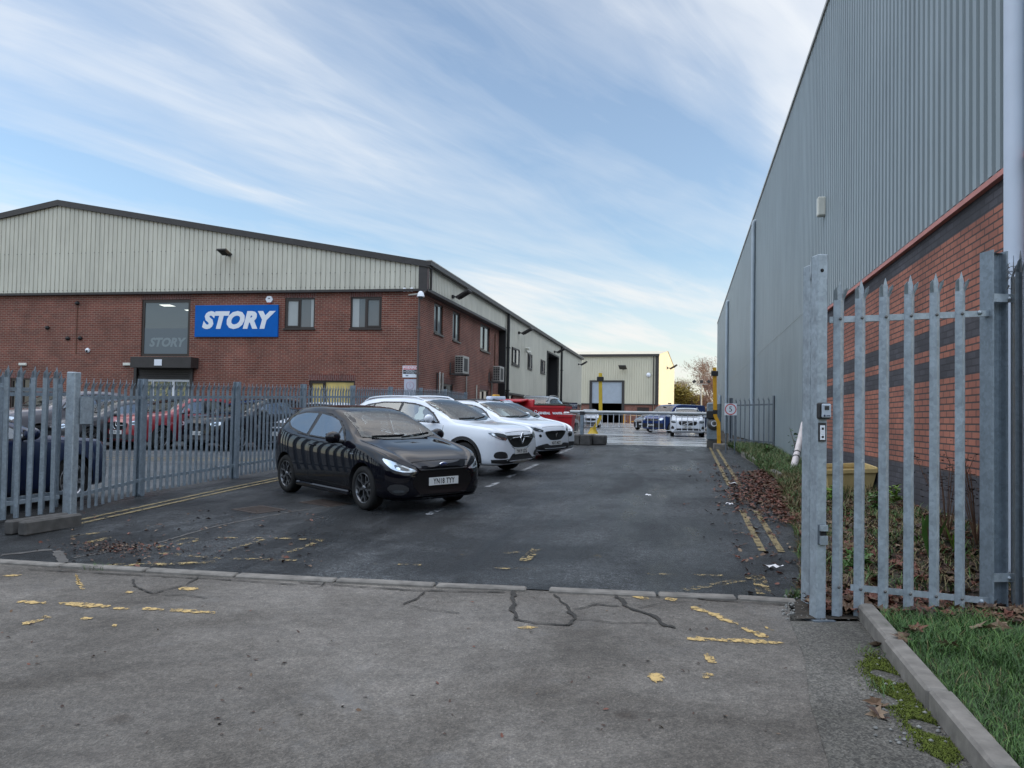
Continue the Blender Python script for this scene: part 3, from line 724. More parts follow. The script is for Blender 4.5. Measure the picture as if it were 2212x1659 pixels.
# windows
def window(parent, fr, r, n, rows, mats=('glass',), fm='frameb', sill=True, fw=.06, deep=.10, blind=None, proud=False):
    """rows: list of (s-fraction start, end, casement?)"""
    s0, s1, z0, z1 = r; nb = n - deep if not proud else n - .02; nf = nb + .06 if not proud else n + .05
    mb = MB()
    fbox(mb, fr, s0, s1, z1 - fw, z1, nb, nf); fbox(mb, fr, s0, s1, z0, z0 + fw, nb, nf)
    fbox(mb, fr, s0, s0 + fw, z0 + fw, z1 - fw, nb, nf); fbox(mb, fr, s1 - fw, s1, z0 + fw, z1 - fw, nb, nf)
    w = s1 - s0; panes = []
    for i, (a, b, case) in enumerate(rows):
        pa, pb = s0 + fw + (w - 2 * fw) * a, s0 + fw + (w - 2 * fw) * b
        if i > 0: fbox(mb, fr, pa - fw * .45, pa + fw * .45, z0 + fw, z1 - fw, nb, nf)
        ca = fw * .45 if i > 0 else 0; cb = fw * .45 if i < len(rows) - 1 else 0
        if case:
            q0, q1, y0, y1 = pa + ca, pb - cb, z0 + fw, z1 - fw; t = .05
            fbox(mb, fr, q0, q1, y0, y0 + t, nb + .01, nf + .018); fbox(mb, fr, q0, q1, y1 - t, y1, nb + .01, nf + .018)
            fbox(mb, fr, q0, q0 + t, y0 + t, y1 - t, nb + .01, nf + .018); fbox(mb, fr, q1 - t, q1, y0 + t, y1 - t, nb + .01, nf + .018)
            panes.append((q0 + t, q1 - t, y0 + t, y1 - t))
        else: panes.append((pa + ca, pb - cb, z0 + fw, z1 - fw))
    if sill: fbox(mb, fr, s0 - .03, s1 + .03, z0 - .06, z0 - .002, nb, n + .06)
    w_ = mb.build('window', M[fm], parent)
    for i, p in enumerate(panes):
        mb = MB(); mm = mats[i % len(mats)]
        mb.face([fr.p(p[0], p[2], nb + .03), fr.p(p[1], p[2], nb + .03), fr.p(p[1], p[3], nb + .03), fr.p(p[0], p[3], nb + .03)])
        o = mb.build('pane', M[mm], None); o.parent = w_; 
        o.data.transform(Matrix.Translation(-parent.matrix_world.translation))
        if blind and blind[i]:
            a, b = blind[i]; mb = MB(); q0 = p[0] + (p[1] - p[0]) * a; q1 = p[0] + (p[1] - p[0]) * b
            mb.face([fr.p(q0, p[2], nb + .034), fr.p(q1, p[2], nb + .034), fr.p(q1, p[3], nb + .034), fr.p(q0, p[3], nb + .034)])
            o = mb.build('blind', M['blind'], None); o.parent = w_; o.data.transform(Matrix.Translation(-parent.matrix_world.translation))
    return w_
bpy.context.view_layer.update()
window(bl, FF, r1, BR, [(0, .5, True), (.5, 1, False)], blind=[(0, 1), (.78, 1)])
window(bl, FF, r2, BR, [(0, .48, False), (.48, 1, True)], blind=[(0, .52), None])
window(bl, FF, rl, BR, [(0, .33, True), (.33, 1, False)], mats=('glassreflection',))
window(bl, FF, rz, BR, [(0, .5, True), (.5, 1, False)], mats=('glassdark',))
for r in ws: window(bl, FB, r, 0, [(0, .5, True), (.5, 1, False)], fm='frameb')
for r in lws: window(bl, FB, r, 0, [(0, .5, True), (.5, 1, False)], mats=('glassdark',))
for r in wins: window(bl, FS, r, 0, [(0, .5, True), (.5, 1, False)], proud=True, fm='trim')
window(bl, FS, lw2, -.1, [(0, .5, True), (.5, 1, False)], mats=('glass',))
# tall entrance window with frosted lower half
wb = window(bl, FF, rw, BR, [(0, 1, False)], sill=False, fw=.11)
off = -bl.matrix_world.translation
def sub(mb, name, mat, par, base=bl):
    o = mb.build(name, mat, None); o.data.transform(Matrix.Translation(-base.matrix_world.translation)); o.parent = par; return o
mb = MB(); zf = FF.px(350, 709, BR)[1]
fbox(mb, FF, rw[0] + .11, rw[1] - .11, rw[2] + .11, zf, BR - .065, BR - .062); sub(mb, 'frosted_film', M['frost'], wb)
t = text_mesh('STORY', .47, fr_mat(FF, *FF.px(357, 740, BR), BR - .060), M['ghost'], 'lettering', bl, .001, .02, .25, 1.02); t.parent = wb
mb = MB()     # ceiling light panels seen through the glass
for P in ([(341, 657.5), (365, 657.5), (378, 661.5), (352, 661.5)], [(396, 668.5), (408.5, 668.5), (408.5, 671), (402, 671)]):
    mb.face([FF.p(*FF.px(u, v, BR), BR - .058) for u, v in reversed(P)])
sub(mb, 'ceiling_light', simple('light_panel', (.85, .88, .78), .5, emit=.5), wb)
# shuttered entrance
mb = MB(); rc = FF.rect(282, 771, 413, 794, .40); fbox(mb, FF, rc[0], rc[1], rc[2], rc[3], BR, .42); mb.build('shutter_housing', M['trim'], bl)
mb = MB(); a, b = FF.px(341.5, 783.5, .42); fbox(mb, FF, a - .16, a + .16, b - .11, b + .13, .42, .435); mb.build('notice', M['signwhite'], bl)
mb = MB(); zs = FF.px(350, 819, BR)[1]
for i in range(5):
    z1 = rd[3] - i * (rd[3] - zs) / 5; fbox(mb, FF, rd[0] + .02, rd[1] - .02, z1 - (rd[3] - zs) / 5 + .012, z1, BR - .1, BR - .02 if i < 4 else BR + .01)
sh = mb.build('roller_shutter', M['trim'], bl)
mb = MB(); fbox(mb, FF, rd[0] - .1, rd[1] + .1, rd[2], rd[3] + .05, BR - .3, BR - .15); mb.build('shutter_backing', M['dark'], bl)
for xa_ in (rd[0] - .12, rd[1]): mb = MB(); fbox(mb, FF, xa_, xa_ + .12, rd[2], rd[3], BR - .1, BR + .08); mb.build('shutter_guide', M['trim'], bl)
mb = MB(); z0, z1 = rd[2], zs; w = rd[1] - rd[0]
for a in (0.02, .27, .66, .97): fbox(mb, FF, rd[0] + w * a - (0 if a < .1 else .04), rd[0] + w * a + .06, z0, z1, BR - .13, BR - .06)
fbox(mb, FF, rd[0], rd[1], z1 - .09, z1 - .002, BR - .13, BR - .055)
dr = mb.build('entrance_door', M['white'], bl)
mb = MB(); fbox(mb, FF, rd[0] + .03, rd[1] - .03, z0, z1 - .09, BR - .12, BR - .10)
m_, nt, b_ = newmat('painted_reflection_door_glass'); tc = N(nt, 'ShaderNodeTexCoord').outputs['Object']; nn = noise(nt, tc, 2.2, 4, .6, 2.5)
rr = ramp(nt, [(.35, (.05, .07, .06)), (.5, (.12, .16, .13)), (.58, (.45, .38, .16)), (.64, (.10, .13, .11))]); nt.links.new(nn.outputs['Fac'], rr.inputs[0]); nt.links.new(rr.outputs[0], b_.inputs['Base Color']); b_.inputs['Roughness'].default_value = .1  # warped yellow and green tones paint reflections into the glass colour
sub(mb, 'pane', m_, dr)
# loading door in the side
mb = MB()
for k in range(24):
    z1 = rdoor[3] - k * .22
    if z1 < 1.2: break
    fbox(mb, FS, rdoor[0] + .05, rdoor[1] - .05, z1 - .2, z1, -1.0, -.92)
mb.build('roller_shutter', M['shutterd'], bl)
mb = MB(); fbox(mb, FS, rdoor[0] - .12, rdoor[0], .9, rdoor[3] + .1, -1.0, .06); fbox(mb, FS, rdoor[1], rdoor[1] + .12, .9, rdoor[3] + .1, -1.0, .06); fbox(mb, FS, rdoor[0], rdoor[1], rdoor[3], rdoor[3] + .12, -1.0, .06)
mb.build('door_frame', M['black'], bl)
mb = MB()    # screw heads on the gable sheets
k = 0
while k * .197 < 31:
    s = -k * .197 - .30 + .05
    for z in ((CB + .09,) + ((8.05,) if k % 3 != 1 and top(s) > 8.4 else ()) + ((7.1,) if k % 3 != 1 and -9 < s < -.5 else ())):
        fbox(mb, FF, s - .013, s + .013, z - .013, z + .013, 0, .012)
    k += 1
tag(mb.build('screw_heads', M['bolt'], bl), kind='stuff')
# conduits on the side wall
for (u, v0, v1, c, r) in ((943, 805, 850, 'trim', .03), (948, 803, 850, 'offwhite', .03), (953, 806, 850, 'gutter', .05), (1006, 812, 850, 'gutter', .03), (1028, 832, 870, 'offwhite', .03), (1061, 818, 872, 'gutter', .03), (1068.5, 722, 795, 'wood', .03)):
    s, z1 = FB.px(u, v0); _, z0 = FB.px(u, v1); mb = MB(); p = FB.p(s, z0, r + .01); mb.tube([p, FB.p(s, z1, r + .01)], r, 6); mb.build('conduit', M[c], bl)
s, z1 = FF.px(168, 658, BR); mb = MB(); mb.tube([FF.p(s, z1, BR + .02), FF.p(s, z1 - 2.0, BR + .02)], .012, 5); mb.build('cable', M['wood'], bl)

# ---- things fixed to it
def thing_mesh(mb, name, mat, label, cat, group=None, loc=None):
    o = mb.build(name, mat, None, loc=loc); return tag(o, label, cat, group)
# main sign
c = FF.px(510.5, 693, .0); rs = FF.rect(421, 659, 600, 727.5, -.02)
sg = empty('shop_sign', FF.p((rs[0] + rs[1]) / 2, rs[2], BR), 'large blue sign reading STORY in white italic capitals on the brick facade', 'sign'); bpy.context.view_layer.update()
mb = MB(); fbox(mb, FF, rs[0], rs[1], rs[2], rs[3], BR, -.02); mb.build('panel', M['blue'], sg)
text_mesh('STORY', .86, fr_mat(FF, (rs[0] + rs[1]) / 2 - .02, (rs[2] + rs[3]) / 2, -.017), M['signwhite'], 'lettering', sg, .003, .05, .25, 1.02, 1.04)
# alarm box
s, z = FF.px(583, 647, BR); ab = empty('alarm_box', FF.p(s, z, BR), 'small white hexagonal alarm box above the right end of the blue sign', 'alarm box'); bpy.context.view_layer.update()
mb = MB(); mb.prism([(math.cos(R(60 * k)) * .15, math.sin(R(60 * k)) * .14) for k in range(6)], 0, .07, fr_mat(FF, s, z, BR)); mb.build('housing', M['signwhite'], ab)
mb = MB(); mb.prism([(-.05, -.16), (.05, -.16), (.07, -.12), (-.07, -.12)], 0, .05, fr_mat(FF, s, z, BR)); mb.build('strobe', M['red'], ab)
text_mesh('CATHEDRAL'[:0] + 'GEM', .05, fr_mat(FF, s, z + .03, BR + .072), M['navy'], 'lettering', ab, .001, .002)
# warning sign and plate
rs = FF.rect(870, 790, 902.5, 815.3, BR); wsn = empty('warning_sign', FF.p((rs[0] + rs[1]) / 2, rs[2], BR), 'warning sign with red heading high on the brick beside the corner drainpipe', 'sign'); bpy.context.view_layer.update()
H_ = rs[3] - rs[2]; cs = (rs[0] + rs[1]) / 2
mb = MB(); fbox(mb, FF, rs[0], rs[1], rs[2], rs[3], BR, BR + .02); mb.build('board', M['signwhite'], wsn)
mb = MB(); fbox(mb, FF, rs[0] + .02, rs[1] - .02, rs[3] - H_ * .33, rs[3] - .02, BR + .02, BR + .024); mb.build('red_band', M['red'], wsn)
mb = MB(); fbox(mb, FF, rs[0] + .02, rs[1] - .02, rs[2] + H_ * .3, rs[3] - H_ * .36, BR + .02, BR + .024); mb.build('black_band', M['black'], wsn)
text_mesh('WARNING', .13, fr_mat(FF, cs, rs[3] - H_ * .18, BR + .026), M['signwhite'], 'lettering', wsn, .001, .004, 0, .88)
text_mesh('These premises are\nmonitored by a 24 hour alarm\nand CCTV system', .042, fr_mat(FF, cs, rs[3] - H_ * .52, BR + .026), M['signwhite'], 'lettering', wsn, .001, .001)
text_mesh('GEM', .05, fr_mat(FF, cs - .12, rs[2] + H_ * .14, BR + .022), M['navy'], 'lettering', wsn, .001, .003)
rs = FF.rect(873, 819, 899, 860, BR); pl = empty('faded_speed_plate', FF.p((rs[0] + rs[1]) / 2, rs[2], BR), 'faded white plate with a pale ringed 5 below the warning sign', 'sign'); bpy.context.view_layer.update()
mb = MB(); fbox(mb, FF, rs[0], rs[1], rs[2], rs[3], BR, BR + .02); mb.build('board', simple('faded_plate', (.42, .43, .5), .6), pl)
m5 = simple('faded_ring', (.36, .28, .34), .6)
mb = MB(); Mx = fr_mat(FF, (rs[0] + rs[1]) / 2, rs[3] - .24, BR + .021); mb.lathe([(.13, 0), (.16, 0), (.16, .002), (.13, .002)], 24, Mx); mb.build('ring', m5, pl)
text_mesh('5', .2, Mx @ Matrix.Translation((0, 0, .001)), m5, 'lettering', pl, .001)
# projecting STORY board at the far end of the wall
fp = Fr((A.x, 64.0, 0), (1, 0, 0)); ps = empty('projecting_sign', (A.x, 64, 2.2), 'dark board reading STORY at the far end of the brick warehouse by the yard', 'sign'); bpy.context.view_layer.update()
a0, z0 = fp.px(1226, 883); a1, z1 = fp.px(1247, 870)
mb = MB(); fbox(mb, fp, a0 - .1, a1, z0, z1, -.06, 0); mb.build('board', M['navy'], ps)
text_mesh('STORY', .30, fr_mat(fp, (a0 + a1) / 2 + .05, (z0 + z1) / 2 + .03, .004), M['signwhite'], 'lettering', ps, .002, .005, .25, .8)
mb = MB(); fbox(mb, fp, a0 + .1, a1 - .1, z0 + .06, z0 + .09, 0, .004); mb.build('underline', M['signwhite'], ps)
# floodlights
def floodlight(pos, n, ang, label, sc=1.0):
    e = empty('floodlight', pos, label, 'floodlight', 'floodlights on the building walls'); bpy.context.view_layer.update()
    n = Vector(n).normalized(); u = n.cross(Vector((0, 0, 1))) * -1; P = Vector(pos)
    mb = MB(); mb.tube([P, P + n * .12 * sc, P + (n * .2 - Vector((0, 0, .07))) * sc], .02 * sc, 6)
    mb.box(P + n * .01, (.09 * sc, .09 * sc, .09 * sc), Matrix((u, n, Vector((0, 0, 1)))).transposed()); mb.build('bracket', M['black'], e)
    t = (n * math.cos(R(ang)) + Vector((0, 0, 1)) * math.sin(R(ang))); nn = u.cross(t)
    M3 = Matrix((u, t, nn)).transposed()
    c = P + n * .22 * sc + t * .12 * sc
    mb = MB(); mb.box(c, (.36 * sc, .42 * sc, .05 * sc), M3, bev=.012); 
    for k in range(5): mb.box(c + nn * .035 * sc + u * (.06 * k - .12) * sc, (.012, .3 * sc, .03), M3)
    mb.build('lamp_body', M['trim'], e)
    mb = MB(); mb.box(c - nn * .028 * sc, (.28 * sc, .34 * sc, .008), M3); mb.build('lens', M['glass'], e)
    return e
s, z = FF.px(496, 551, 0); floodlight(FF.p(s, z, 0), FF.n, 15, 'floodlight on the pale front gable above the STORY sign', 1.15)
# turn the gable lamp sideways as in the photo by its own orientation
for (u, v, txt) in ((977, 641, 'first floodlight round the corner, above the side windows of the brick wall'), (1120, 719, 'floodlight above the first small window in the side cladding'),
                    (1197, 760, 'floodlight above the tall open loading doorway'), (1249, 787, 'last floodlight, under the eaves at the far end of the brick warehouse')):
    s, z = FS.px(u, v); floodlight(FS.p(s, z, 0), (1, 0, 0), 30, txt, 1.6 if u > 1100 else 1.5)
# cameras
def bullet(mb, P, d, r=.045, L=.18): P = Vector(P); d = Vector(d).normalized(); mb.tube([P, P + d * L * .8, P + d * L], [r, r * 1.05, r * .8], 10)
s, z = FF.px(883, 627, BR); e = empty('twin_camera', FF.p(s, z, BR), 'pair of white cameras under the cladding near the building corner', 'camera'); bpy.context.view_layer.update()
mb = MB(); fbox(mb, FF, s - .06, s + .06, z - .06, z + .05, BR, BR + .1); mb.build('base', M['offwhite'], e)
for sg_ in (-1, 1):
    mb = MB(); mb.lathe([(0, .09), (.05, .075), (.075, .03), (.075, -.02), (.05, -.06), (0, -.07)], 12, Matrix.Translation(FF.p(s + sg_ * .14, z, BR + .08))); mb.build('camera_head', M['signwhite'], e)
s, z = FF.px(914, 640, -.02); P = FF.p(s - .02, z, .22); e = empty('dome_camera', P, 'white dome camera hanging on a bracket at the corner of the brick wall', 'camera'); bpy.context.view_layer.update()
mb = MB(); mb.tube([P + Vector((-.55, .22, .05)), P + Vector((-.15, .12, .07)), P + Vector((0, 0, .08))], .03, 6); mb.build('bracket', M['gutter'], e)
mb = MB(); mb.lathe([(0, .16), (.05, .15), (.11, .08), (.14, -.04), (.145, -.06), (0, -.06)], 16, Matrix.Translation(P)); mb.build('housing', M['signwhite'], e)
mb = MB(); mb.lathe([(.09, -.06), (.085, -.11), (.05, -.15), (0, -.165)], 14, Matrix.Translation(P)); mb.build('dome', M['glassdark'], e)
s, z = FS.px(1134, 756.5); e = empty('camera_pair', FS.p(s, z, 0), 'small camera pair on the side cladding right of the first small window', 'camera'); bpy.context.view_layer.update()
mb = MB(); mb.box(FS.p(s, z, .05), (.1, .1, .12)); mb.build('base', M['offwhite'], e)
for k in (-1, 1): mb = MB(); bullet(mb, FS.p(s, z + k * .1, .08), (.8, k * -.6, -.1), .08, .3); mb.build('camera_head', M['offwhite'], e)
s, z = FF.px(190.5, 757, BR); e = empty('small_dome_camera', FF.p(s, z, BR), 'small white dome camera low on the brick left of the entrance', 'camera'); bpy.context.view_layer.update()
mb = MB(); mb.lathe([(.09, 0), (.10, .04), (.08, .08), (0, .085)], 14, fr_mat(FF, s, z, BR)); mb.build('housing', M['signwhite'], e)
mb = MB(); mb.lathe([(.05, .06), (.045, .10), (0, .13)], 12, fr_mat(FF, s, z - .03, BR)); mb.build('dome', M['black'], e)
for i, (u, v, lb) in enumerate(((103, 708, 'leftmost of the dark spot brackets on the brick'), (147, 731, 'lower dark spot bracket just left of the thin red cable'), (173.5, 730.5, 'lower dark spot bracket just right of the thin red cable'), (167.5, 655, 'topmost dark spot bracket, at the head of the red cable'))):
    s, z = FF.px(u, v, BR); mb = MB(); mb.lathe([(.0, 0), (.085, 0), (.08, .05), (.05, .10), (0, .11)], 12, fr_mat(FF, s, z, BR)); mb.box(FF.p(s + .06, z, BR + .03), (.08, .06, .05))
    thing_mesh(mb, 'spot_bracket', M['black'], lb, 'bracket', 'dark brackets on the left brick wall', FF.p(s, z, BR))
for (u, lb) in ((51, 'cream bulkhead light on the far left brick above the fence'), (276, 'cream bulkhead light beside the shutter housing')):
    s, z = FF.px(u, 787, BR); mb = MB(); fbox(mb, FF, s - .17, s + .17, z - .055, z + .055, BR, BR + .09, bev=.015); thing_mesh(mb, 'bulkhead_light', M['offwhite'], lb, 'light', None, FF.p(s, z, BR))
# air conditioning units
def aircon(u0, v0, u1, v1, label):
    s0, s1, z0, z1 = FB.rect(u0, v0, u1, v1, .45); H_ = z1 - z0; cs = (s0 + s1) / 2
    s0, s1 = cs - .48, cs + .42; e = empty('air_conditioner', FB.p(cs, z0, 0), label, 'air conditioner', 'air conditioners on the side wall'); bpy.context.view_layer.update()
    mb = MB(); fbox(mb, FB, s0, s1, z0, z1, .22, .60, bev=.02); mb.build('casing', M['gutter'], e)
    mb = MB()
    for k in range(8):
        for j in range(3): fbox(mb, FB, s0 - .006, s0, z0 + .06 + k * (H_ - .1) / 8, z0 + .06 + (k + .7) * (H_ - .1) / 8, .26 + j * .11, .35 + j * .11)
    mb.build('side_grille', M['black'], e)
    mb = MB(); fbox(mb, FB, s0 + .12, s1 - .25, z0 + .1, z1 - .1, .60, .608)
    mb.build('fan_grille', M['black'], e)
    mb = MB(); fbox(mb, FB, s0, s0 + .05, z0 - .06, z0, 0, .62); fbox(mb, FB, s1 - .05, s1, z0 - .06, z0, 0, .62); fbox(mb, FB, s0, s0 + .05, z0 - .06, z0 + .45, 0, .05); mb.build('bracket', M['bolt'], e)
aircon(987, 770, 1013, 808, 'white air conditioner on the brick side wall below the upper windows')
aircon(1067, 792, 1090, 825, 'white air conditioner beside the black strip at the end of the brick side wall')

# ================================================================= RIGHT BUILDING
RX = 2.9
br = empty('grey_warehouse', (RX, 7.2, g(7.2)), 'tall blue-grey ribbed metal warehouse on an orange brick base with dark bands, at the right', 'building'); bpy.context.view_layer.update()
FR_ = Fr((RX, 0, 0), (0, -1, 0))
yE = 70.7; eav = 10.5
# end of the brick plinth: the wall further on is cladding to the ground
sb, _ = FR_.px(1785, 980)
yB = -sb
mb = MB(); wall(mb, FR_, -yB, -7.2, .2, 4.03, (), 0, 0)
fe = Fr((RX, 7.2, 0), (1, 0, 0)); wall(mb, fe, 0, 60, .0, 4.03, (), 0, 0)
mb.build('brick_wall', M['brickR'], br)
mb = MB(); fbox(mb, FR_, -yB, -7.17, 4.03, 4.085, -.02, .06); fbox(mb, fe, -.07, 60, 4.03, 4.085, -.02, .06); mb.build('red_flashing', M['pinktrim'], br)
mb = MB(); ribs(mb, FR_, -yB, -7.2, 4.10, eav, .2, .055, ((0, 0), (.5, 0), (.56, -1), (.92, -1)), n=.055)
ribs(mb, FR_, -yE, -yB - .002, lambda s: g(-s) + .1, eav, .2, .055, ((0, 0), (.5, 0), (.56, -1), (.92, -1)), n=.055)
ribs(mb, fe, 0, 60, 4.10, eav, .2, .035, n=.035)
mb.face([(RX, yE, .5), (RX + 60, yE, .5), (RX + 60, yE, eav), (RX, yE, eav)]); mb.face([(RX + 60, 7.2, 0), (RX + 60, yE, 0), (RX + 60, yE, eav), (RX + 60, 7.2, eav)][::-1])
mb.build('ribbed_cladding', M['cladR'], br)
mb = MB(); mb.face([(RX, 7.2, eav), (RX + 60, 7.2, eav), (RX + 60, yE, eav), (RX, yE, eav)]); mb.build('roof', M['roof'], br)
mb = MB(); fbox(mb, FR_, -yE - .05, -7.1, eav - .02, eav + .06, -.1, .09); mb.build('eaves_trim', M['gutter'], br)
mb = MB(); mb.box((RX + 18, yE + 7, 5.8), (30, 13.8, 10.6)); mb.build('unseen_sun_blocker', M['cladR'], br)  # unseen block added to keep low sun off the opposite wall end
mb = MB(); fbox(mb, FR_, -yE - .02, -yE + .16, .9, eav, -.02, .055); mb.build('corner_strip', M['cladR'], br)
# lap joint of the sheets
mb = MB(); fbox(mb, FR_, -yE, -yB - .1, 4.42, 4.432, .0, .059); 
mb.build('lap_joint', M['cladR'], br)
def bigpipe(y, z0, z1, r, x, label=None, mat='pipe', elbow=True):
    mb = MB(); pts = [(x, y, z0), (x, y, z1 - .12)]
    if elbow: pts += [(x + .03, y, z1 - .03), (x + .12, y, z1)]
    else: pts = [(x, y, z0), (x, y, z1)]
    mb.tube(pts, r, 20)
    for z in ((z0 + z1) * .3, (z0 + z1) * .62): mb.tube([(x, y, z), (x, y, z + .03)], r * 1.14, 20)
    return mb.build('downpipe', M[mat], br)
mb = MB(); mb.tube([(2.80, 7.45, .35), (2.80, 7.45, 10.6)], .085, 24); mb.tube([(2.80, 7.45, 3.05), (2.80, 7.45, 3.13)], .095, 24); mb.tube([(2.80, 7.45, 7.0), (2.80, 7.45, 7.08)], .095, 24); mb.build('downpipe', M['pipe'], br)
s, z = FR_.px(1629, 600, .1); s2, _ = FR_.px(1572, 760, .1)
zt = FR_.px(1632, 472, .1)[1]; bigpipe(-s, .9, zt, .085, 2.76, mat='cladpipe'); bigpipe(-s2, .9, FR_.px(1574, 648, .1)[1], .10, 2.74, mat='cladpipe')
# outside sensor box
s, z = FR_.px(1776, 447, .1); mb = MB(); fbox(mb, FR_, s - .09, s + .09, z - .2, z + .2, .035, .20, bev=.02); o = thing_mesh(mb, 'wall_sensor', M['offwhite'], 'small cream box fixed high on the blue-grey ribbed cladding', 'sensor', None, FR_.p(s, z, 0))

# ================================================================= FAR BUILDING
C_ = aC = ray(1423, 764); t = 99.0 / C_.y; C_ = CAM + C_ * t
a36 = R(3.6)
fo = Vector((C_.x, C_.y, 0)); bf = empty('yard_warehouse', (C_.x, C_.y, g(100)), 'cream ribbed warehouse at the end of the yard with its right gable in sunlight', 'building'); bpy.context.view_layer.update()
F1 = Fr(fo, (math.cos(a36), -math.sin(a36), 0)); F2 = Fr(fo, (math.sin(a36), math.cos(a36), 0))
ez = F1.px(1423, 765)[1]; gz = 1.2; bz = F1.px(1419, 873.5)[1]; DEP = 26.0
rd2 = F1.rect(1278.5, 825, 1343, 905); rd2 = (rd2[0], rd2[1], 0.9, rd2[3])
ww = F1.rect(1376, 880, 1402, 889)
mb = MB(); wall(mb, F1, -32, 0, gz, bz, [(rd2[0], rd2[1], 0, 9), (ww[0], ww[1], ww[2] - .6, ww[3])], .2, -.05); wall(mb, F2, 0, DEP, gz, bz, (), 0, -.05); mb.build('brick_wall', M['brickL'], bf)
mb = MB(); ribs(mb, F1, -32, 0, bz, ez, .3, .05, ((0, 0), (.7, 0), (.78, -1), (.92, -1)), holes=[rd2])
rz_ = ez + 1.55
def tp(s): return ez + (rz_ - ez) * (1 - abs(s - DEP / 2) / (DEP / 2))
ribs(mb, F2, 0, DEP / 2, bz, tp, .3, .03); ribs(mb, F2, DEP / 2, DEP, bz, tp, .3, .03)
mb.face([F1.p(-32, gz, 0), F1.p(-32, ez, 0), F1.p(-32, ez, -DEP), F1.p(-32, gz, -DEP)]); mb.face([F1.p(-32, gz, -DEP), F1.p(0, gz, -DEP), F1.p(0, ez, -DEP), F1.p(-32, ez, -DEP)][::-1])
mb.build('ribbed_cladding', M['cladF'], bf)
mb = MB()
mb.face([F1.p(-32, ez, .1), F1.p(.1, ez, .1), F1.p(.1, rz_, -DEP / 2), F1.p(-32, rz_, -DEP / 2)]); mb.face([F1.p(-32, rz_, -DEP / 2), F1.p(.1, rz_, -DEP / 2), F1.p(.1, ez, -DEP), F1.p(-32, ez, -DEP)])
mb.build('roof', simple('pale_roof_sheet', (.5, .47, .38), .6, var=.1, scale=1), bf)
mb = MB(); fbox(mb, F1, -32, .1, ez - .28, ez + .02, .05, .25); mb.build('gutter', M['trim'], bf)
mb = MB(); fbox(mb, F1, -.38, .05, bz, ez - .28, .0, .06); mb.build('corner_strip', M['trim'], bf)
mb = MB(); s, _ = F1.px(1412, 800); mb.tube([F1.p(s, gz, .12), F1.p(s, ez - .2, .12)], .08, 6); mb.build('downpipe', M['trim'], bf)
mb = MB(); fbox(mb, F1, -32, rd2[0] - .3, bz - .1, bz + .03, -.02, .08); fbox(mb, F1, rd2[1] + .3, .05, bz - .1, bz + .03, -.02, .08); mb.build('base_flashing', M['trim'], bf)
mb = MB(); fbox(mb, F1, rd2[0] - .32, rd2[0], .9, rd2[3] + .2, -.3, .08); fbox(mb, F1, rd2[1], rd2[1] + .32, .9, rd2[3] + .2, -.3, .08); fbox(mb, F1, rd2[0], rd2[1], rd2[3], rd2[3] + .2, -.3, .08); mb.build('door_frame', M['trim'], bf)
mb = MB(); zb = F1.px(1310, 871)[1]; z1 = rd2[3]
while z1 > zb: fbox(mb, F1, rd2[0], rd2[1], z1 - .11, z1 - .012, -.12, -.06); fbox(mb, F1, rd2[0], rd2[1], z1 - .012, z1, -.12, -.075); z1 -= .11
mb.build('roller_shutter', M['shutter'], bf)
mb = MB(); P = [F1.p(rd2[0], gz, -.3), F1.p(rd2[1], gz, -.3), F1.p(rd2[1], gz, -12), F1.p(rd2[0], gz, -12)]; Q = [p + Vector((0, 0, rd2[3] - gz)) for p in P]
mb.mesh(P + Q, [(0, 3, 7, 4), (1, 5, 6, 2), (2, 6, 7, 3), (4, 7, 6, 5)]); mb.build('doorway_interior', M['dark'], bf)
mb = MB(); fbox(mb, F1, ww[0], ww[1], ww[2] - .6, ww[3], -.2, -.12); mb.build('window', M['frameb'], bf)
s, z = F1.px(1347, 796); floodlight(F1.p(s, z, 0), F1.n, 20, 'floodlight on the cream front of the yard warehouse above its shutter', 2.6)
s, z = F2.px(1441, 795); floodlight(F2.p(max(2, min(s, 20)), z, 0), F2.n, 30, 'floodlight on the sunlit gable of the yard warehouse', 2.8)
s, z = F1.px(1401, 810); mb = MB(); mb.lathe([(0, 0), (.3, 0), (.28, .15), (0, .2)], 12, fr_mat(F1, s, z, 0)); thing_mesh(mb, 'alarm_bell', M['signwhite'], 'round white alarm box on the front of the yard warehouse', 'alarm box', None, F1.p(s, z, 0))
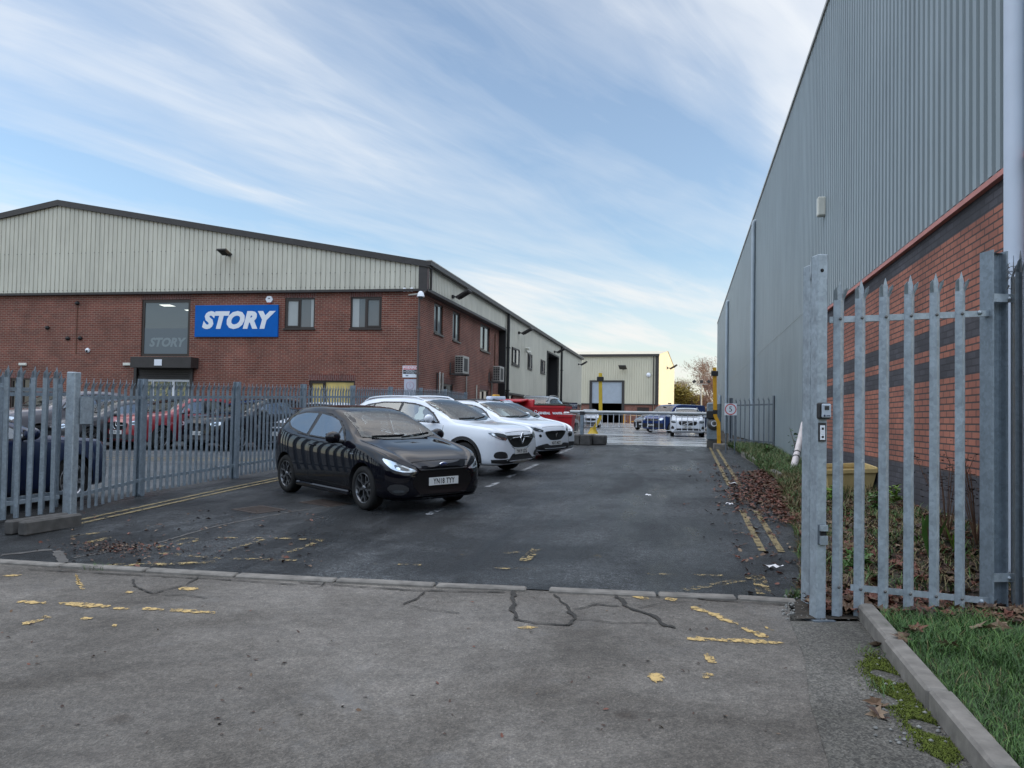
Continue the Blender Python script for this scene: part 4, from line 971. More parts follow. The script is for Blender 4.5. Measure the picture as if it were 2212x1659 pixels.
# ================================================================= PALISADE FENCES
def pale_mesh(h, w=.068, name='pale'):
    """W section pale with a three pointed splayed head, local: x across, y out (front -y), z up"""
    mb = MB(); d = .014; t = .004
    prof = [(-w / 2, d), (-w * .27, 0), (-w * .14, -.004), (0, -.010), (w * .14, -.004), (w * .27, 0), (w / 2, d)]
    back = [(x, y + t) for x, y in prof]
    H_ = h - .15
    n = len(prof)
    f0 = [Vector((x, y, 0)) for x, y in prof]; f1 = [Vector((x, y, H_)) for x, y in prof]
    b0 = [Vector((x, y, 0)) for x, y in back]; b1 = [Vector((x, y, H_)) for x, y in back]
    mb.mesh(f0 + f1 + b0 + b1, [(i, i + 1, n + i + 1, n + i) for i in range(n - 1)] + [(2 * n + i + 1, 2 * n + i, 3 * n + i, 3 * n + i + 1) for i in range(n - 1)] +
            [(0, n, 3 * n, 2 * n), (n - 1, 3 * n - 1, 4 * n - 1, 2 * n - 1)[::-1]], 0, False)
    # head: centre prong straight, side prongs flared and bent outward
    for (x0, x1, sg) in ((-w * .2, w * .2, 0), (-w * .5, -w * .2, -1), (w * .2, w * .5, 1)):
        fl = w * .22 * sg; mid = H_ + .07; tip = h if sg == 0 else h - .055; yb = -.03 if sg else .0
        o = [Vector((x0, 0 if sg == 0 else (d if sg < 0 else .002), H_)), Vector((x1, 0 if sg == 0 else (.002 if sg < 0 else d), H_)),
             Vector((x1 + fl * .45 + (.006 if sg >= 0 else 0), yb * .4, mid)), Vector(((x0 + x1) / 2 + fl * .8, yb, tip)), Vector((x0 + fl * .45 - (.006 if sg <= 0 else 0), yb * .4, mid))]
        b = [p + Vector((0, .004, 0)) for p in o]
        mb.mesh(o + b, [(0, 1, 2, 3, 4), (9, 8, 7, 6, 5), (0, 4, 9, 5), (1, 6, 7, 2), (2, 7, 8, 3), (3, 8, 9, 4)])
    me = mb.build('tmp', M['galv']); m = me.data; bpy.data.objects.remove(me); m.name = name
    return m
def frame_xy(p0, p1):
    """matrix rows: local x along the fence, y = back side"""
    t = Vector((p1[0] - p0[0], p1[1] - p0[1], 0)).normalized(); n = Vector((-t.y, t.x, 0))
    return t, n
def palisade(p0, p1, fn, h, nb, label, group=None, ppb=17, mat='galv', postw=.10, skip_post=(), front=1, raise_=.05, railz=(.14, .85), name='palisade_fence', limit=100, slanted=True):
    a, b = Vector((p0[0], p0[1])), Vector((p1[0], p1[1])); e = empty(name, (a.x, a.y, fn(a.x, a.y)), label, 'fence', group); bpy.context.view_layer.update()
    t, n = frame_xy(p0, p1); n = n * front
    o = e.matrix_world.translation
    L = (b - a).length
    me = pale_mesh(h - raise_, .075); me.materials.clear(); me.materials.append(M[mat])
    def P(s, lat, dz): 
        q = a.lerp(b, s / L); return Vector((q.x + n.x * lat, q.y + n.y * lat, fn(q.x, q.y) + dz))
    for i in range(nb + 1):
        if i in skip_post: continue
        s = L * i / nb; mb = MB(); q = P(s, .055, 0); M3 = Matrix((t, n, Vector((0, 0, 1)))).transposed()
        mb.box(q + Vector((0, 0, h / 2 + .01)), (.012, .10, h + .02), M3); mb.box(q + Vector((0, 0, h / 2 + .01)) - n * .05, (postw, .012, h + .02), M3); mb.box(q + Vector((0, 0, h / 2 + .01)) + n * .05, (postw, .012, h + .02), M3)
        mb.build('post', M[mat], e)
    for i in range(nb):
        for rz in railz:
            s0, s1 = L * i / nb + .02, L * (i + 1) / nb - .02; mb = MB(); z = h * rz
            pa, pb = P(s0, -.012, z), P(s1, -.012, z); dd = Vector((0, 0, .025)); nn = n * .03
            mb.mesh([pa - dd, pb - dd, pb + dd, pa + dd, pa - dd + nn, pb - dd + nn, pb + dd + nn, pa + dd + nn], [(0, 1, 2, 3), (7, 6, 5, 4), (0, 4, 5, 1), (3, 2, 6, 7)])
            mb.build('rail', M[mat], e)
    cnt = 0; rest = MB()
    for i in range(nb):
        for k in range(ppb):
            s = L * (i + (k + .75) / (ppb + .5)) / nb; q = P(s, -.03, raise_)
            Mx = Matrix((Vector((t.x, n.x, 0, q.x)), Vector((t.y, n.y, 0, q.y)), Vector((0, 0, 1, q.z)), Vector((0, 0, 0, 1))))
            Mx = Mx @ Matrix.Rotation(R(random.uniform(-.4, .4)), 4, 'Y')
            if cnt < limit:
                o_ = bpy.data.objects.new('pale', me); col.objects.link(o_); o_.parent = e; o_.matrix_local = Matrix.Translation(-o) @ Mx
            else:
                rest.mesh([Mx @ v.co for v in me.vertices], [tuple(p.vertices) for p in me.polygons])
            cnt += 1
    if rest.v: tag(rest.build('pale', M[mat], e), kind='stuff')
    return e
# long fence beside the drive
palisade((-8.46, 10.80), (-8.46, 29.6), lambda x, y: g(y), 1.86, 7, 'long grey steel palisade fence between the drive and the car park', 'steel palisade fences', front=1, mat='galv')
e = palisade((-7.97, 8.72), (-8.46, 10.80), lambda x, y: g(y), 1.86, 1, 'short bay of palisade fence joining the wide gate post to the long fence', 'steel palisade fences', ppb=11, skip_post=(0, 1))
# gate post with lock plate
gp = empty('gate_post', (-7.95, 8.74, g(8.74)), 'wide galvanised gate post with a lock plate at the left gateway', 'gate post'); bpy.context.view_layer.update()
mb = MB(); z0 = g(8.74); mb.box((-7.95, 8.74, z0 + .96), (.12, .14, 1.94), Matrix.Rotation(R(10), 3, 'Z'), bev=.01); mb.build('post', M['galvl'], gp)
mb = MB(); mb.box((-7.90, 8.92, z0 + 1.42), (.012, .26, .36), Matrix.Rotation(R(10), 3, 'Z')); mb.build('lock_plate', M['galvl'], gp)
# open gate leaves at the far left
def leaf(p0, p1, h, label, n, dz=.12, group='open palisade gate leaves', mat='galv'):
    return palisade(p0, p1, lambda x, y: g(y) + dz, h, 1, label, group, ppb=n, skip_post=(0, 1), raise_=-.02, railz=(.09, .84), name='gate_leaf', mat=mat)
leaf((-8.28, 6.6), (-7.97, 8.60), 1.87, 'nearest open palisade gate leaf, standing over the concrete guide', 12)
leaf((-8.75, 6.4), (-8.40, 9.15), 1.82, 'second open gate leaf, just behind the nearest one', 13, .10)
q = gnd(60, 1142); gd = MB()
for (x0, y0, x1, y1) in ((*G_(30, 1158), *G_(156, 1133)),):
    a = Vector((x0, y0, 0)); b = Vector((x1, y1, 0)); t = (b - a); L = t.length; ang = math.atan2(t.y, t.x)
    for sd in (-.10, .10):
        c = (a + b) / 2 + Vector((-math.sin(ang), math.cos(ang), 0)) * sd
        gd.box((c.x, c.y, g(8) + .07), (L, .12, .17), Matrix.Rotation(ang, 3, 'Z'), bev=.02)
o = gd.build('gate_guide_block', M['kerbdark'], None, loc=(-7.87, 8.0, g(8))); tag(o, 'low dark concrete channel blocks under the open left gate leaf', 'concrete block')
# fence behind the barrier, in front of the right building
pf0 = gnd(1668, 973); YF0 = 21.0
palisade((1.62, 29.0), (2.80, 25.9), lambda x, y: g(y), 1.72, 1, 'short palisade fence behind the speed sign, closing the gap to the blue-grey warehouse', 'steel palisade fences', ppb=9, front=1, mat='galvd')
e = empty('fence_post', (1.15, 33.0, g(33)), 'tall grey steel post just left of the amber height post', 'post'); bpy.context.view_layer.update()
mb = MB(); P = gnd(1555, 945); a = CAM + ray(1555, 853) * (31.0 / ray(1555, 853).y); b = CAM + ray(1556, 945) * (31.0 / ray(1556, 945).y)
e.location = (a.x, a.y, g(31)); bpy.context.view_layer.update(); mb.tube([(a.x, a.y, g(31)), (a.x, a.y, a.z - .06), (a.x, a.y, a.z)], [.07, .07, .02], 8); mb.build('post', M['galv'], e)

# ================================================================= RIGHT GATE SCREEN
FG = Fr((1.04, 6.29, 0), (1.38, .49, 0)); gl0 = .21
zt1 = FG.px(1775, 552)[1]
gpr = empty('gate_post', (1.04, 6.29, g(6.29)), 'tall double galvanised gate post with key safe and intercom at the right of the entrance', 'gate post'); bpy.context.view_layer.update()
def gs(u, v=900): return FG.px(u, v)[0]
s0, s1 = FG.px(1766, 900, .05)[0], FG.px(1787, 900, .05)[0]
mb = MB(); fbox(mb, FG, s0, s1, gl0 - .02, zt1, -.06, .05, bev=.006); mb.build('front_section', M['galvl'], gpr)
mb = MB(); a = FG.px(1748, 900, -.34)[0]; a2_ = FG.px(1767, 900, -.34)[0]; fbox(mb, FG, a, a2_, gl0, zt1 + .0, -.46, -.34, bev=.006); mb.build('rear_section', M['galvl'], gpr)
mb = MB(); 
p = [FG.p(s0, zt1 - .13, -.06), FG.p(s1, zt1 - .13, -.06), FG.p(s1, zt1 - .005, -.06), FG.p(s0, zt1 - .005, -.06)]; q = [FG.p(a, zt1 - .13, -.34), FG.p(a2_, zt1 - .13, -.34), FG.p(a2_, zt1 - .005, -.34), FG.p(a, zt1 - .005, -.34)]
mb.mesh(p + q, [(0, 1, 2, 3), (7, 6, 5, 4), (0, 4, 5, 1), (1, 5, 6, 2), (2, 6, 7, 3), (3, 7, 4, 0)]); mb.build('top_bridge', M['galvl'], gpr)
mb = MB(); sc_, z_ = FG.px(1776, 584, .05); mb.lathe([(0, .0525), (.014, .0525), (.014, .05)], 12, fr_mat(FG, sc_, z_, 0)); mb.build('hole', M['dark'], gpr)
mb = MB(); fbox(mb, FG, s0 - .04, s1 + .05, gl0 - .01, gl0 + .015, -.1, .10); mb.build('base_plate', M['galvd'], gpr)
# things on the post
def onpost(name, label, cat, u0, v0, u1, v1):
    r = FG.rect(u0, v0, u1, v1, .06); e = empty(name, FG.p((r[0] + r[1]) / 2, r[2], .05), label, cat); bpy.context.view_layer.update(); return e, r
e, r = onpost('key_safe', 'black and grey key safe fixed high on the right gate post', 'key safe', 1764, 870, 1792, 905)
mb = MB(); fbox(mb, FG, r[0], r[1], r[2], r[3], .05, .085, bev=.01); mb.build('casing', M['plastic'], e)
mb = MB(); fbox(mb, FG, r[0] + .022, r[1] - .008, r[2] + .008, r[3] - .008, .085, .105, bev=.008); mb.build('cover', M['shutter'], e)
mb = MB(); fbox(mb, FG, r[0] + .04, r[1] - .03, r[3] - .055, r[3] - .025, .105, .108); mb.build('slot', M['plastic'], e)
mb = MB(); mb.lathe([(0, .002), (.008, .002), (.008, 0)], 10, fr_mat(FG, r[0] + .04, r[2] + .025, .105)); fbox(mb, FG, r[0] + .055, r[1] - .02, r[2] + .022, r[2] + .028, .105, .107); mb.build('emblem', M['navy'], e)
e, r = onpost('intercom', 'narrow intercom panel with buttons below the key safe', 'intercom', 1768.5, 913, 1784, 953.5)
mb = MB(); fbox(mb, FG, r[0], r[1], r[2], r[3], .05, .062); mb.build('surround', M['plastic'], e)
mb = MB(); fbox(mb, FG, r[0] + .01, r[1] - .01, r[2] + .012, r[3] - .02, .062, .067); mb.build('panel', M['signwhite'], e)
mb = MB()
cs = (r[0] + r[1]) / 2
for z in (r[3] - .045, r[2] + .035): mb.lathe([(0, .004), (.009, .004), (.009, 0)], 10, fr_mat(FG, cs, z, .067))
mb.build('button', M['black'], e)
mb = MB()
for k in range(4): fbox(mb, FG, r[0] + .014, r[1] - .014, r[2] + .055 + k * .016, r[2] + .0565 + k * .016, .067, .0678)
mb.build('name_lines', M['bolt'], e)
e, r = onpost('gate_latch', 'steel latch box on the lower part of the right gate post', 'latch', 1769, 1134, 1786, 1176)
zm = (r[2] + r[3]) / 2 + .01
mb = MB(); fbox(mb, FG, r[0] - .006, r[1] - .01, r[2] - .0, r[3] + .003, .05, .056); mb.build('backplate', M['galvd'], e)
mb = MB(); fbox(mb, FG, r[0] + .006, r[1], r[2], zm - .018, .05, .08); mb.build('keep', M['galvl'], e); mb = MB(); fbox(mb, FG, r[0] + .006, r[1], zm + .018, r[3], .05, .08); mb.build('keep', M['galvl'], e)
mb = MB(); fbox(mb, FG, r[0] + .012, r[1] - .004, zm - .017, zm + .017, .05, .062); mb.build('slot', M['dark'], e)
# screen of six pales
gsn = empty('palisade_screen', FG.p(.6, gl0, 0), 'tall six pale galvanised palisade screen between the right gate post and the round-backed end post', 'fence', 'steel palisade fences'); bpy.context.view_layer.update()
xs_ = [1814.5, 1861, 1913, 1967, 2022, 2077]; tops_ = [607, 604, 600, 594, 590, 587]
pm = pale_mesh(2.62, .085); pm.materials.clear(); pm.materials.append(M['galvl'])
for u, v in zip(xs_, tops_):
    s, z = FG.px(u, v, .03); zb_ = FG.px(u, 1331, .03)[1]
    q = FG.p(s, zb_, .03); sc = (z - zb_) / 2.62
    Mx = Matrix((Vector((FG.u.x, -FG.n.x, 0, q.x)), Vector((FG.u.y, -FG.n.y, 0, q.y)), Vector((0, 0, sc, q.z)), Vector((0, 0, 0, 1))))
    o = bpy.data.objects.new('pale', pm); col.objects.link(o); o.parent = gsn; o.matrix_local = Matrix.Translation(-gsn.matrix_world.translation) @ Mx
    mb = MB()
    for (vv) in ((FG.px(u, 690 - (u - 1822) * .0415)[1]), (FG.px(u, 1268 + (u - 1835) * .0967)[1])):
        mb.lathe([(.0, .050), (.010, .048), (.013, .040)], 8, fr_mat(FG, s, vv, 0))
    mb.build('bolt', M['bolt'], gsn)
for (ua, va, ub, vb) in ((1790, 691.5, 2136, 677), (1836, 1268, 2140, 1298)):
    a = FG.px(ua, va); b = FG.px(ub, vb); mb = MB(); w = .024
    P = [FG.p(a[0], a[1] - w, .014), FG.p(b[0], b[1] - w, .014), FG.p(b[0], b[1] + w, .014), FG.p(a[0], a[1] + w, .014)]; Q = [p - FG.n * .01 for p in P]
    mb.mesh(P + Q, [(0, 1, 2, 3), (7, 6, 5, 4), (0, 4, 5, 1), (3, 2, 6, 7), (1, 5, 6, 2), (0, 3, 7, 4)])
    # turned lower leg of the angle
    P2 = [p for p in Q[:2]]; P3 = [p - FG.n * .035 for p in P2]; mb.face([P2[0], P2[1], P3[1], P3[0]]); mb.build('rail', M['galvl'], gsn)
    mb = MB(); s, z = b[0] - .09, b[1]; mb.lathe([(0, .03), (.016, .026), (.02, .014)], 10, fr_mat(FG, s, z, 0)); mb.build('bolt', M['galvl'], gsn)
# end post: folded steel section
FP = Fr(FG.p(FG.px(2153, 1330)[0], 0, 0), FG.u)
zt2 = FG.px(2152, 543)[1]; pe = empty('gate_post', FP.p(0, gl0, 0), 'broad rolled steel end post at the far right of the palisade screen', 'gate post'); bpy.context.view_layer.update()
w2 = (gs(2172) - gs(2134)) / 2
mb = MB(); fbox(mb, FP, -w2 + .0, -w2 + .014, gl0 - .05, zt2, -.09, .05); fbox(mb, FP, w2 - .014, w2, gl0 - .05, zt2 - .0, -.09, .03)
n_ = 10; pts = []
for i in range(n_ + 1):
    a = math.pi * (i / n_); pts.append((-(w2 - .014) * math.cos(a), -.012 - .045 * math.sin(a)))
for i in range(n_): mb.face([FP.p(pts[i][0], gl0 - .05, pts[i][1]), FP.p(pts[i + 1][0], gl0 - .05, pts[i + 1][1]), FP.p(pts[i + 1][0], zt2 - .01, pts[i + 1][1]), FP.p(pts[i][0], zt2 - .01, pts[i][1])], sm=True)
mb.face([FP.p(x, zt2 - .01, y) for x, y in pts][::-1])
mb.build('post', M['galv'], pe)
for v in (640, 1247):
    a = FP.px(2150, v, .06); b = FP.px(2196, v + 8, .06); mb = MB(); fbox(mb, FP, a[0], b[0], a[1] - .04, a[1] + .025, .03, .045)
    mb.lathe([(0, .060), (.014, .056), (.016, .045)], 8, fr_mat(FP, b[0] - .05, a[1] - .01, 0)); mb.build('hinge_strap', M['galvl'], pe)
# returning fence at the very right edge
e = empty('palisade_fence', FP.p(.25, gl0, .1), 'palisade fence with barbed wire leaving the frame at the far right edge', 'fence', 'steel palisade fences'); bpy.context.view_layer.update()
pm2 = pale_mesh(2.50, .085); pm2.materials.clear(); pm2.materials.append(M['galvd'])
for (u, v, off, rt) in ((2190, 552, .0, 55), (2205, 541, .10, 20), (2222, 536, .16, 20), (2245, 530, .2, 20)):
    s, z = FP.px(u, v, off); q = FP.p(s, gl0 + .02, off); sc = (z - q.z) / 2.5
    Mx = Matrix.Translation(q) @ Matrix((FG.u, -FG.n, Vector((0, 0, 1)))).transposed().to_4x4() @ Matrix.Rotation(R(rt), 4, 'Z') @ Matrix.Scale(sc, 4, (0, 0, 1))
    o = bpy.data.objects.new('pale', pm2); col.objects.link(o); o.parent = e; o.matrix_local = Matrix.Translation(-e.matrix_world.translation) @ Mx
mb = MB()
for v0 in (575, 600, 622, 650, 590):
    pts = []
    for i in range(9):
        s, z = FP.px(2174 + i * 6, v0 + random.uniform(-7, 7), .02 + .1 * math.sin(i)); pts.append(FP.p(s, z, .04 + .06 * math.sin(i * 1.3)))
    mb.tube(pts, .0025, 4)
    for p in pts[::2]: mb.tube([p - Vector((.012, 0, .012)), p + Vector((.012, .004, .014))], .002, 4)
mb.build('barbed_wire', M['bolt'], e)

# ================================================================= BARRIER
YB = 26.3
def atY(u, v, Y): d = ray(u, v); return CAM + d * (Y / d.y)
FBa = Fr((0, YB, 0), (1, 0, 0))
pl = FBa.px(1234, 961); 
cb = empty('concrete_plinth', (-3.6, 27.6, g(27)), 'low dark concrete plinth carrying the barrier rest and the yellow post', 'concrete block'); bpy.context.view_layer.update()
zg = g(28); x0, x1, x2 = FBa.px(1234, 960)[0], FBa.px(1278, 960)[0], FBa.px(1305, 950)[0]; zt = FBa.px(1260, 939)[1]
mb = MB(); fbox(mb, FBa, x0, (x0 + x1) / 2 - .01, zg, zt, -1.2, .45, bev=.02); fbox(mb, FBa, (x0 + x1) / 2 + .01, x1, zg, zt, -1.2, .45, bev=.02)
mb.box(((x1 + x2) / 2 + .0, YB + .6, (zg + zt) / 2 - .01), (x2 - x1, .9, zt - zg - .02), Matrix.Rotation(R(0), 3, 'Z'), bev=.03); mb.build('block', M['kerbdark'], cb)
bx = FBa.px(1232, 886)[0]; ex = FBa.px(1527, 892)[0]; bz0 = FBa.px(1240, 889.5)[1]; bz1 = FBa.px(1526, 894)[1]
ba = empty('vehicle_barrier', (ex, YB, zg), 'closed silver swing barrier with a hanging skirt of thin white bars across the yard entrance', 'barrier'); bpy.context.view_layer.update()
mb = MB(); mb.tube([(bx, YB, bz0), (ex, YB, bz1)], .055, 14); mb.build('boom', M['boom'], ba)
u = 1264; k = 0; zl = []
while u < 1526:
    a = FBa.px(u, 893); b = FBa.px(u, 930.5 if u > 1402 else 921 + (u - 1260) * .01); mb = MB()
    if u < 1410: mb.tube([(a[0], YB, a[1] - .02), (a[0], YB, b[1])], .012, 6); mb.box((a[0], YB, b[1]), (.04, .03, .03))
    else: mb.tube([(a[0], YB, a[1] - .02), (a[0], YB, b[1])], .012, 6)
    mb.build('skirt_bar', M['signwhite'], ba); u += 12.3
mb = MB(); a = FBa.px(1402, 929); b = FBa.px(1526, 932); mb.tube([(a[0], YB, a[1]), (b[0], YB, b[1])], .010, 6); a = FBa.px(1264, 894.5); b = FBa.px(1526, 900); mb.tube([(a[0], YB, a[1]), (b[0], YB, b[1])], .008, 6); mb.build('skirt_rail', M['signwhite'], ba)
# machine cabinet
hx0, hx1 = FBa.px(1527, 900)[0], FBa.px(1557, 900)[0]; hz = FBa.px(1540, 869.5)[1]; hb = FBa.px(1540, 951)[1]
mb = MB(); fbox(mb, FBa, hx0, hx1, hb, hz, -.35, .02, bev=.04); mb.build('cabinet', M['galv'], ba)
mb = MB(); fbox(mb, FBa, hx0 + .01, hx1 + .05, zg - .02, hb, -.40, .0, bev=.02); mb.build('cabinet_base', M['kerbdark'], ba)
mb = MB(); z = FBa.px(1537, 896)[1]; fbox(mb, FBa, hx0 - .02, hx0 + .26, z - .13, z + .13, .02, .10, bev=.02); mb.build('control_box', M['plastic'], ba)
mb = MB(); cx, cz = FBa.px(1541, 916)[0], FBa.px(1541, 916)[1]; mb.lathe([(0, .0), (.20, .0), (.20, -.04)], 20, fr_mat(FBa, cx, cz, .06)); mb.build('warning_disc', M['bolt'], ba)
mb = MB(); mb.lathe([(.07, .004), (.10, .004)], 16, fr_mat(FBa, cx + .02, cz + .02, .06)); mb.build('disc_ring', M['signwhite'], ba)
# rest post
rp = FBa.px(1258, 940); e = empty('barrier_rest_post', (rp[0], YB + .05, zt), 'short grey square post on the plinth holding up the barrier', 'post'); bpy.context.view_layer.update()
mb = MB(); mb.box((rp[0], YB - .14, (zt + bz0) / 2 - .04), (.12, .10, bz0 - zt - .08), bev=.01); mb.build('post', M['galv'], e); mb = MB(); mb.box((rp[0], YB - .1, bz0 - .04), (.15, .2, .12)); mb.build('cradle', M['plastic'], e)
# cranked height posts
def crank(u_top, v_top, us, vs, ub, vb, Y, mat, label, basel=None):
    Fq = Fr((0, Y, 0), (1, 0, 0)); pts = [Fq.px(u_top, v_top), Fq.px(*us), Fq.px(*vs), Fq.px(ub, vb)]
    e = empty('height_post', (pts[3][0], Y, pts[3][1]), label, 'post', 'cranked posts at the barrier'); bpy.context.view_layer.update()
    mb = MB(); w = .06; P = pts; prev = None
    L = []
    for i, (x, z) in enumerate(P): L.append((x - w, x + w, z))
    for i in range(3):
        a, b = L[i], L[i + 1]
        v = [Vector((a[0], Y - .06, a[2])), Vector((a[1], Y - .06, a[2])), Vector((b[1], Y - .06, b[2])), Vector((b[0], Y - .06, b[2]))]; q = [p + Vector((0, .12, 0)) for p in v]
        mb.mesh(v + q, [(3, 2, 1, 0), (4, 5, 6, 7), (0, 1, 5, 4), (1, 2, 6, 5), (3, 0, 4, 7), (2, 3, 7, 6)])
    mb.build('post', M[mat], e)
    mb = MB(); x, z = Fq.px(u_top, v_top + 13); mb.box((x, Y - .02, z), (.22, .2, .16), bev=.01); mb.build('clamp', M['black'], e)
    mb = MB(); x, z = Fq.px(us[0], us[1] - 9); mb.box((x, Y, z), (w * 2 + .02, .14, .13)); mb.build('black_band', M['black'], e)
    if basel:
        mb = MB(); x, z = P[3]; mb.lathe([(.2, 0), (.17, .04), (.09, .2), (.09, .22)], 10, Matrix.Translation((x, Y, z))); mb.build('foot', M[mat], e)
    return e
crank(1297, 806, (1297.5, 902), (1286, 921), 1281, 937, YB + .7, 'yellow', 'yellow cranked post on the concrete plinth, left of the barrier', True)
crank(1543.5, 794, (1545, 899), (1552, 913), 1553, 958, YB - .3, 'amber', 'amber cranked post beside the barrier cabinet', None)
r = FBa.px(1540, 957), FBa.px(1569, 965); mb = MB(); fbox(mb, FBa, r[0][0], r[1][0], zg - .05, r[0][1], -.1, .8, bev=.02); o = mb.build('concrete_block', M['kerb'], None, loc=(r[0][0], YB, zg)); tag(o, 'small pale concrete block at the foot of the amber post', 'concrete block')
# speed limit sign
Ys = 24.0; Fs = Fr((0, Ys, 0), (1, 0, 0)); r = Fs.rect(1565, 871.5, 1591.6, 897); e = empty('speed_limit_sign', ((r[0] + r[1]) / 2, Ys, g(Ys)), 'square white speed sign with a red ring round the number 5', 'sign'); bpy.context.view_layer.update()
mb = MB(); fbox(mb, Fs, r[0], r[1], r[2], r[3], -.01, 0); mb.build('board', M['signwhite'], e)
cs, cz = (r[0] + r[1]) / 2, (r[2] + r[3]) / 2; w = (r[1] - r[0]) / 2
mb = MB(); mb.lathe([(w * .78, .003), (w * .94, .003)], 32, fr_mat(Fs, cs, cz, 0)); mb.build('ring', M['red'], e)
text_mesh('5', w * 1.25, fr_mat(Fs, cs, cz, .002), M['black'], 'lettering', e, .001)
mb = MB()
for dx in (r[0] + .05, r[1] - .05): mb.tube([(dx, Ys + .04, g(Ys)), (dx, Ys + .04, r[3] - .04)], .02, 6)
mb.build('post', M['galvd'], e)

# ================================================================= BINS
def bigbin(pos, ang, label, lid_open=False, txt=True, w=1.30, d=1.0, h=1.36):
    e = empty('wheeled_skip', pos, label, 'bin', 'red waste containers'); e.rotation_euler = (0, 0, R(ang)); 
    z = h
    mb = MB(); a, b = .42, .50
    v = [(-w / 2 * .90, -d / 2 * .80, .2), (w / 2 * .90, -d / 2 * .80, .2), (w / 2 * .90, d / 2 * .8, .2), (-w / 2 * .9, d / 2 * .8, .2), (-w / 2, -d / 2, z - .12), (w / 2, -d / 2, z - .12), (w / 2, d / 2, z - .12), (-w / 2, d / 2, z - .12)]
    mb.mesh(v, [(0, 1, 5, 4), (1, 2, 6, 5), (2, 3, 7, 6), (3, 0, 4, 7), (3, 2, 1, 0)])
    for sx in (-1, 1): mb.box((sx * w / 2 * .97, 0, z - .25), (.05, .12, .2))
    mb.build('body', M['binred'], e, world=False)
    mb = MB(); mb.box((0, -d / 2 + .01, z - .11), (w + .08, .07, .09), bev=.015); mb.box((0, d / 2 - .01, z - .11), (w + .08, .07, .09), bev=.015); mb.box((-w / 2, 0, z - .11), (.07, d, .09)); mb.box((w / 2, 0, z - .11), (.07, d, .09))
    mb.build('rim', M['binred'], e, world=False)
    mb = MB()
    if lid_open:
        mb.box((0, d / 2 + .05, z + .03), (w, .10, .34), Matrix.Rotation(R(-12), 3, 'X'), bev=.03); mb.box((-.1, d / 2 - .2, z + .15), (w * .8, .5, .07), Matrix.Rotation(R(8), 3, 'X'), bev=.02)
        mb.build('lid', M['binred'], e, world=False)
        mb = MB()
        for i in range(7):
            c = Vector((random.uniform(-.5, .5), random.uniform(-.3, .2), z - .05 + random.uniform(0, .12))); r_ = random.uniform(.14, .22)
            mb.lathe([(0, r_ * .8), (r_ * .6, r_ * .55), (r_, 0), (r_ * .6, -r_ * .6), (0, -r_ * .7)], 9, Matrix.Translation(c) @ Matrix.Rotation(random.uniform(0, 3), 4, (1, .4, .2)))
        mb.build('rubbish', simple('bin_bags', (.22, .25, .32), .35, var=.5, scale=5), e, world=False)
    else:
        mb.box((0, 0, z - .03), (w + .06, d + .05, .06), bev=.02); mb.box((0, -.1, z + .01), (w * .9, .05, .04)); mb.build('lid', M['bindark'], e, world=False)
    for sx in (-1, 1):
        for sy in (-1, 1):
            mb = MB(); mb.tube([(sx * w * .36 - .03, sy * d * .3, .1), (sx * w * .36 + .03, sy * d * .3, .1)], .1, 12); mb.box((sx * w * .36, sy * d * .3, .16), (.09, .07, .1)); mb.build('castor', M['plastic'], e, world=False)
    if txt:
        rot = Matrix.Rotation(R(90 - 7), 4, 'X')
        t = text_mesh('GENERAL   WASTE', .125, Matrix.Translation((.06, -d / 2 + .0, z - .36)) @ rot, M['signwhite'], 'lettering', None, .002, .006, 0, .92); t.parent = e
        t = text_mesh('0800 601', .13, Matrix.Translation((.10, -d / 2 + .045, z - .68)) @ rot, M['signwhite'], 'lettering', None, .002, .006, 0, 1.0); t.parent = e
        mb = MB(); mb.lathe([(.04, 0), (.06, .0)], 16, Matrix.Translation((-w / 2 + .13, -d / 2 - .008, z - .30)) @ rot); t = mb.build('emblem', M['signwhite'], e, world=False)
    return e
def place(u, Y): d = ray(u, 900); p = CAM + d * (Y / d.y); return p.x
bigbin((place(1192, 30.2), 30.2, g(30)), -6, 'large red wheeled container with a dark lid and white GENERAL WASTE lettering', h=FBa.px(1190, 875)[1] - zg + .10, w=1.30)
bigbin((place(1107, 26.0) - .1, 26.0, g(26)), -20, 'red wheeled container with its lid open and bags piled inside', lid_open=True, txt=False, h=1.33)
# small two wheeled bin
Yw = 28.6; x = place(1223, Yw); hh = CAM.z + (ray(1223, 892).z / ray(1223, 892).y) * Yw - zg
e = empty('wheelie_bin', (x, Yw, zg), 'narrow red wheelie bin standing in front of the general waste container', 'bin', 'red waste containers'); e.rotation_euler = (0, 0, R(-4))
w, d = .58, .6
mb = MB(); v = [(-w * .38, -d * .32, .06), (w * .38, -d * .32, .06), (w * .38, d * .35, .06), (-w * .38, d * .35, .06), (-w / 2, -d / 2, hh - .08), (w / 2, -d / 2, hh - .08), (w / 2, d / 2, hh - .08), (-w / 2, d / 2, hh - .08)]
mb.mesh(v, [(0, 1, 5, 4), (1, 2, 6, 5), (2, 3, 7, 6), (3, 0, 4, 7), (3, 2, 1, 0)]); mb.box((0, -d / 2 - .005, hh - .11), (w + .05, .05, .07)); mb.box((0, 0, hh - .10), (w + .05, d, .04)); mb.build('body', M['binred'], e, world=False)
mb = MB(); mb.box((0, 0, hh - .05), (w + .03, d + .02, .03), Matrix.Rotation(R(2), 3, 'Y'), bev=.01); mb.build('lid', simple('pale_red_lid', (.55, .45, .46), .5), e, world=False)
mb = MB(); mb.tube([(-w / 2, d / 2 + .06, hh - .12), (w / 2, d / 2 + .06, hh - .12)], .02, 6); mb.build('handle', M['plastic'], e, world=False)
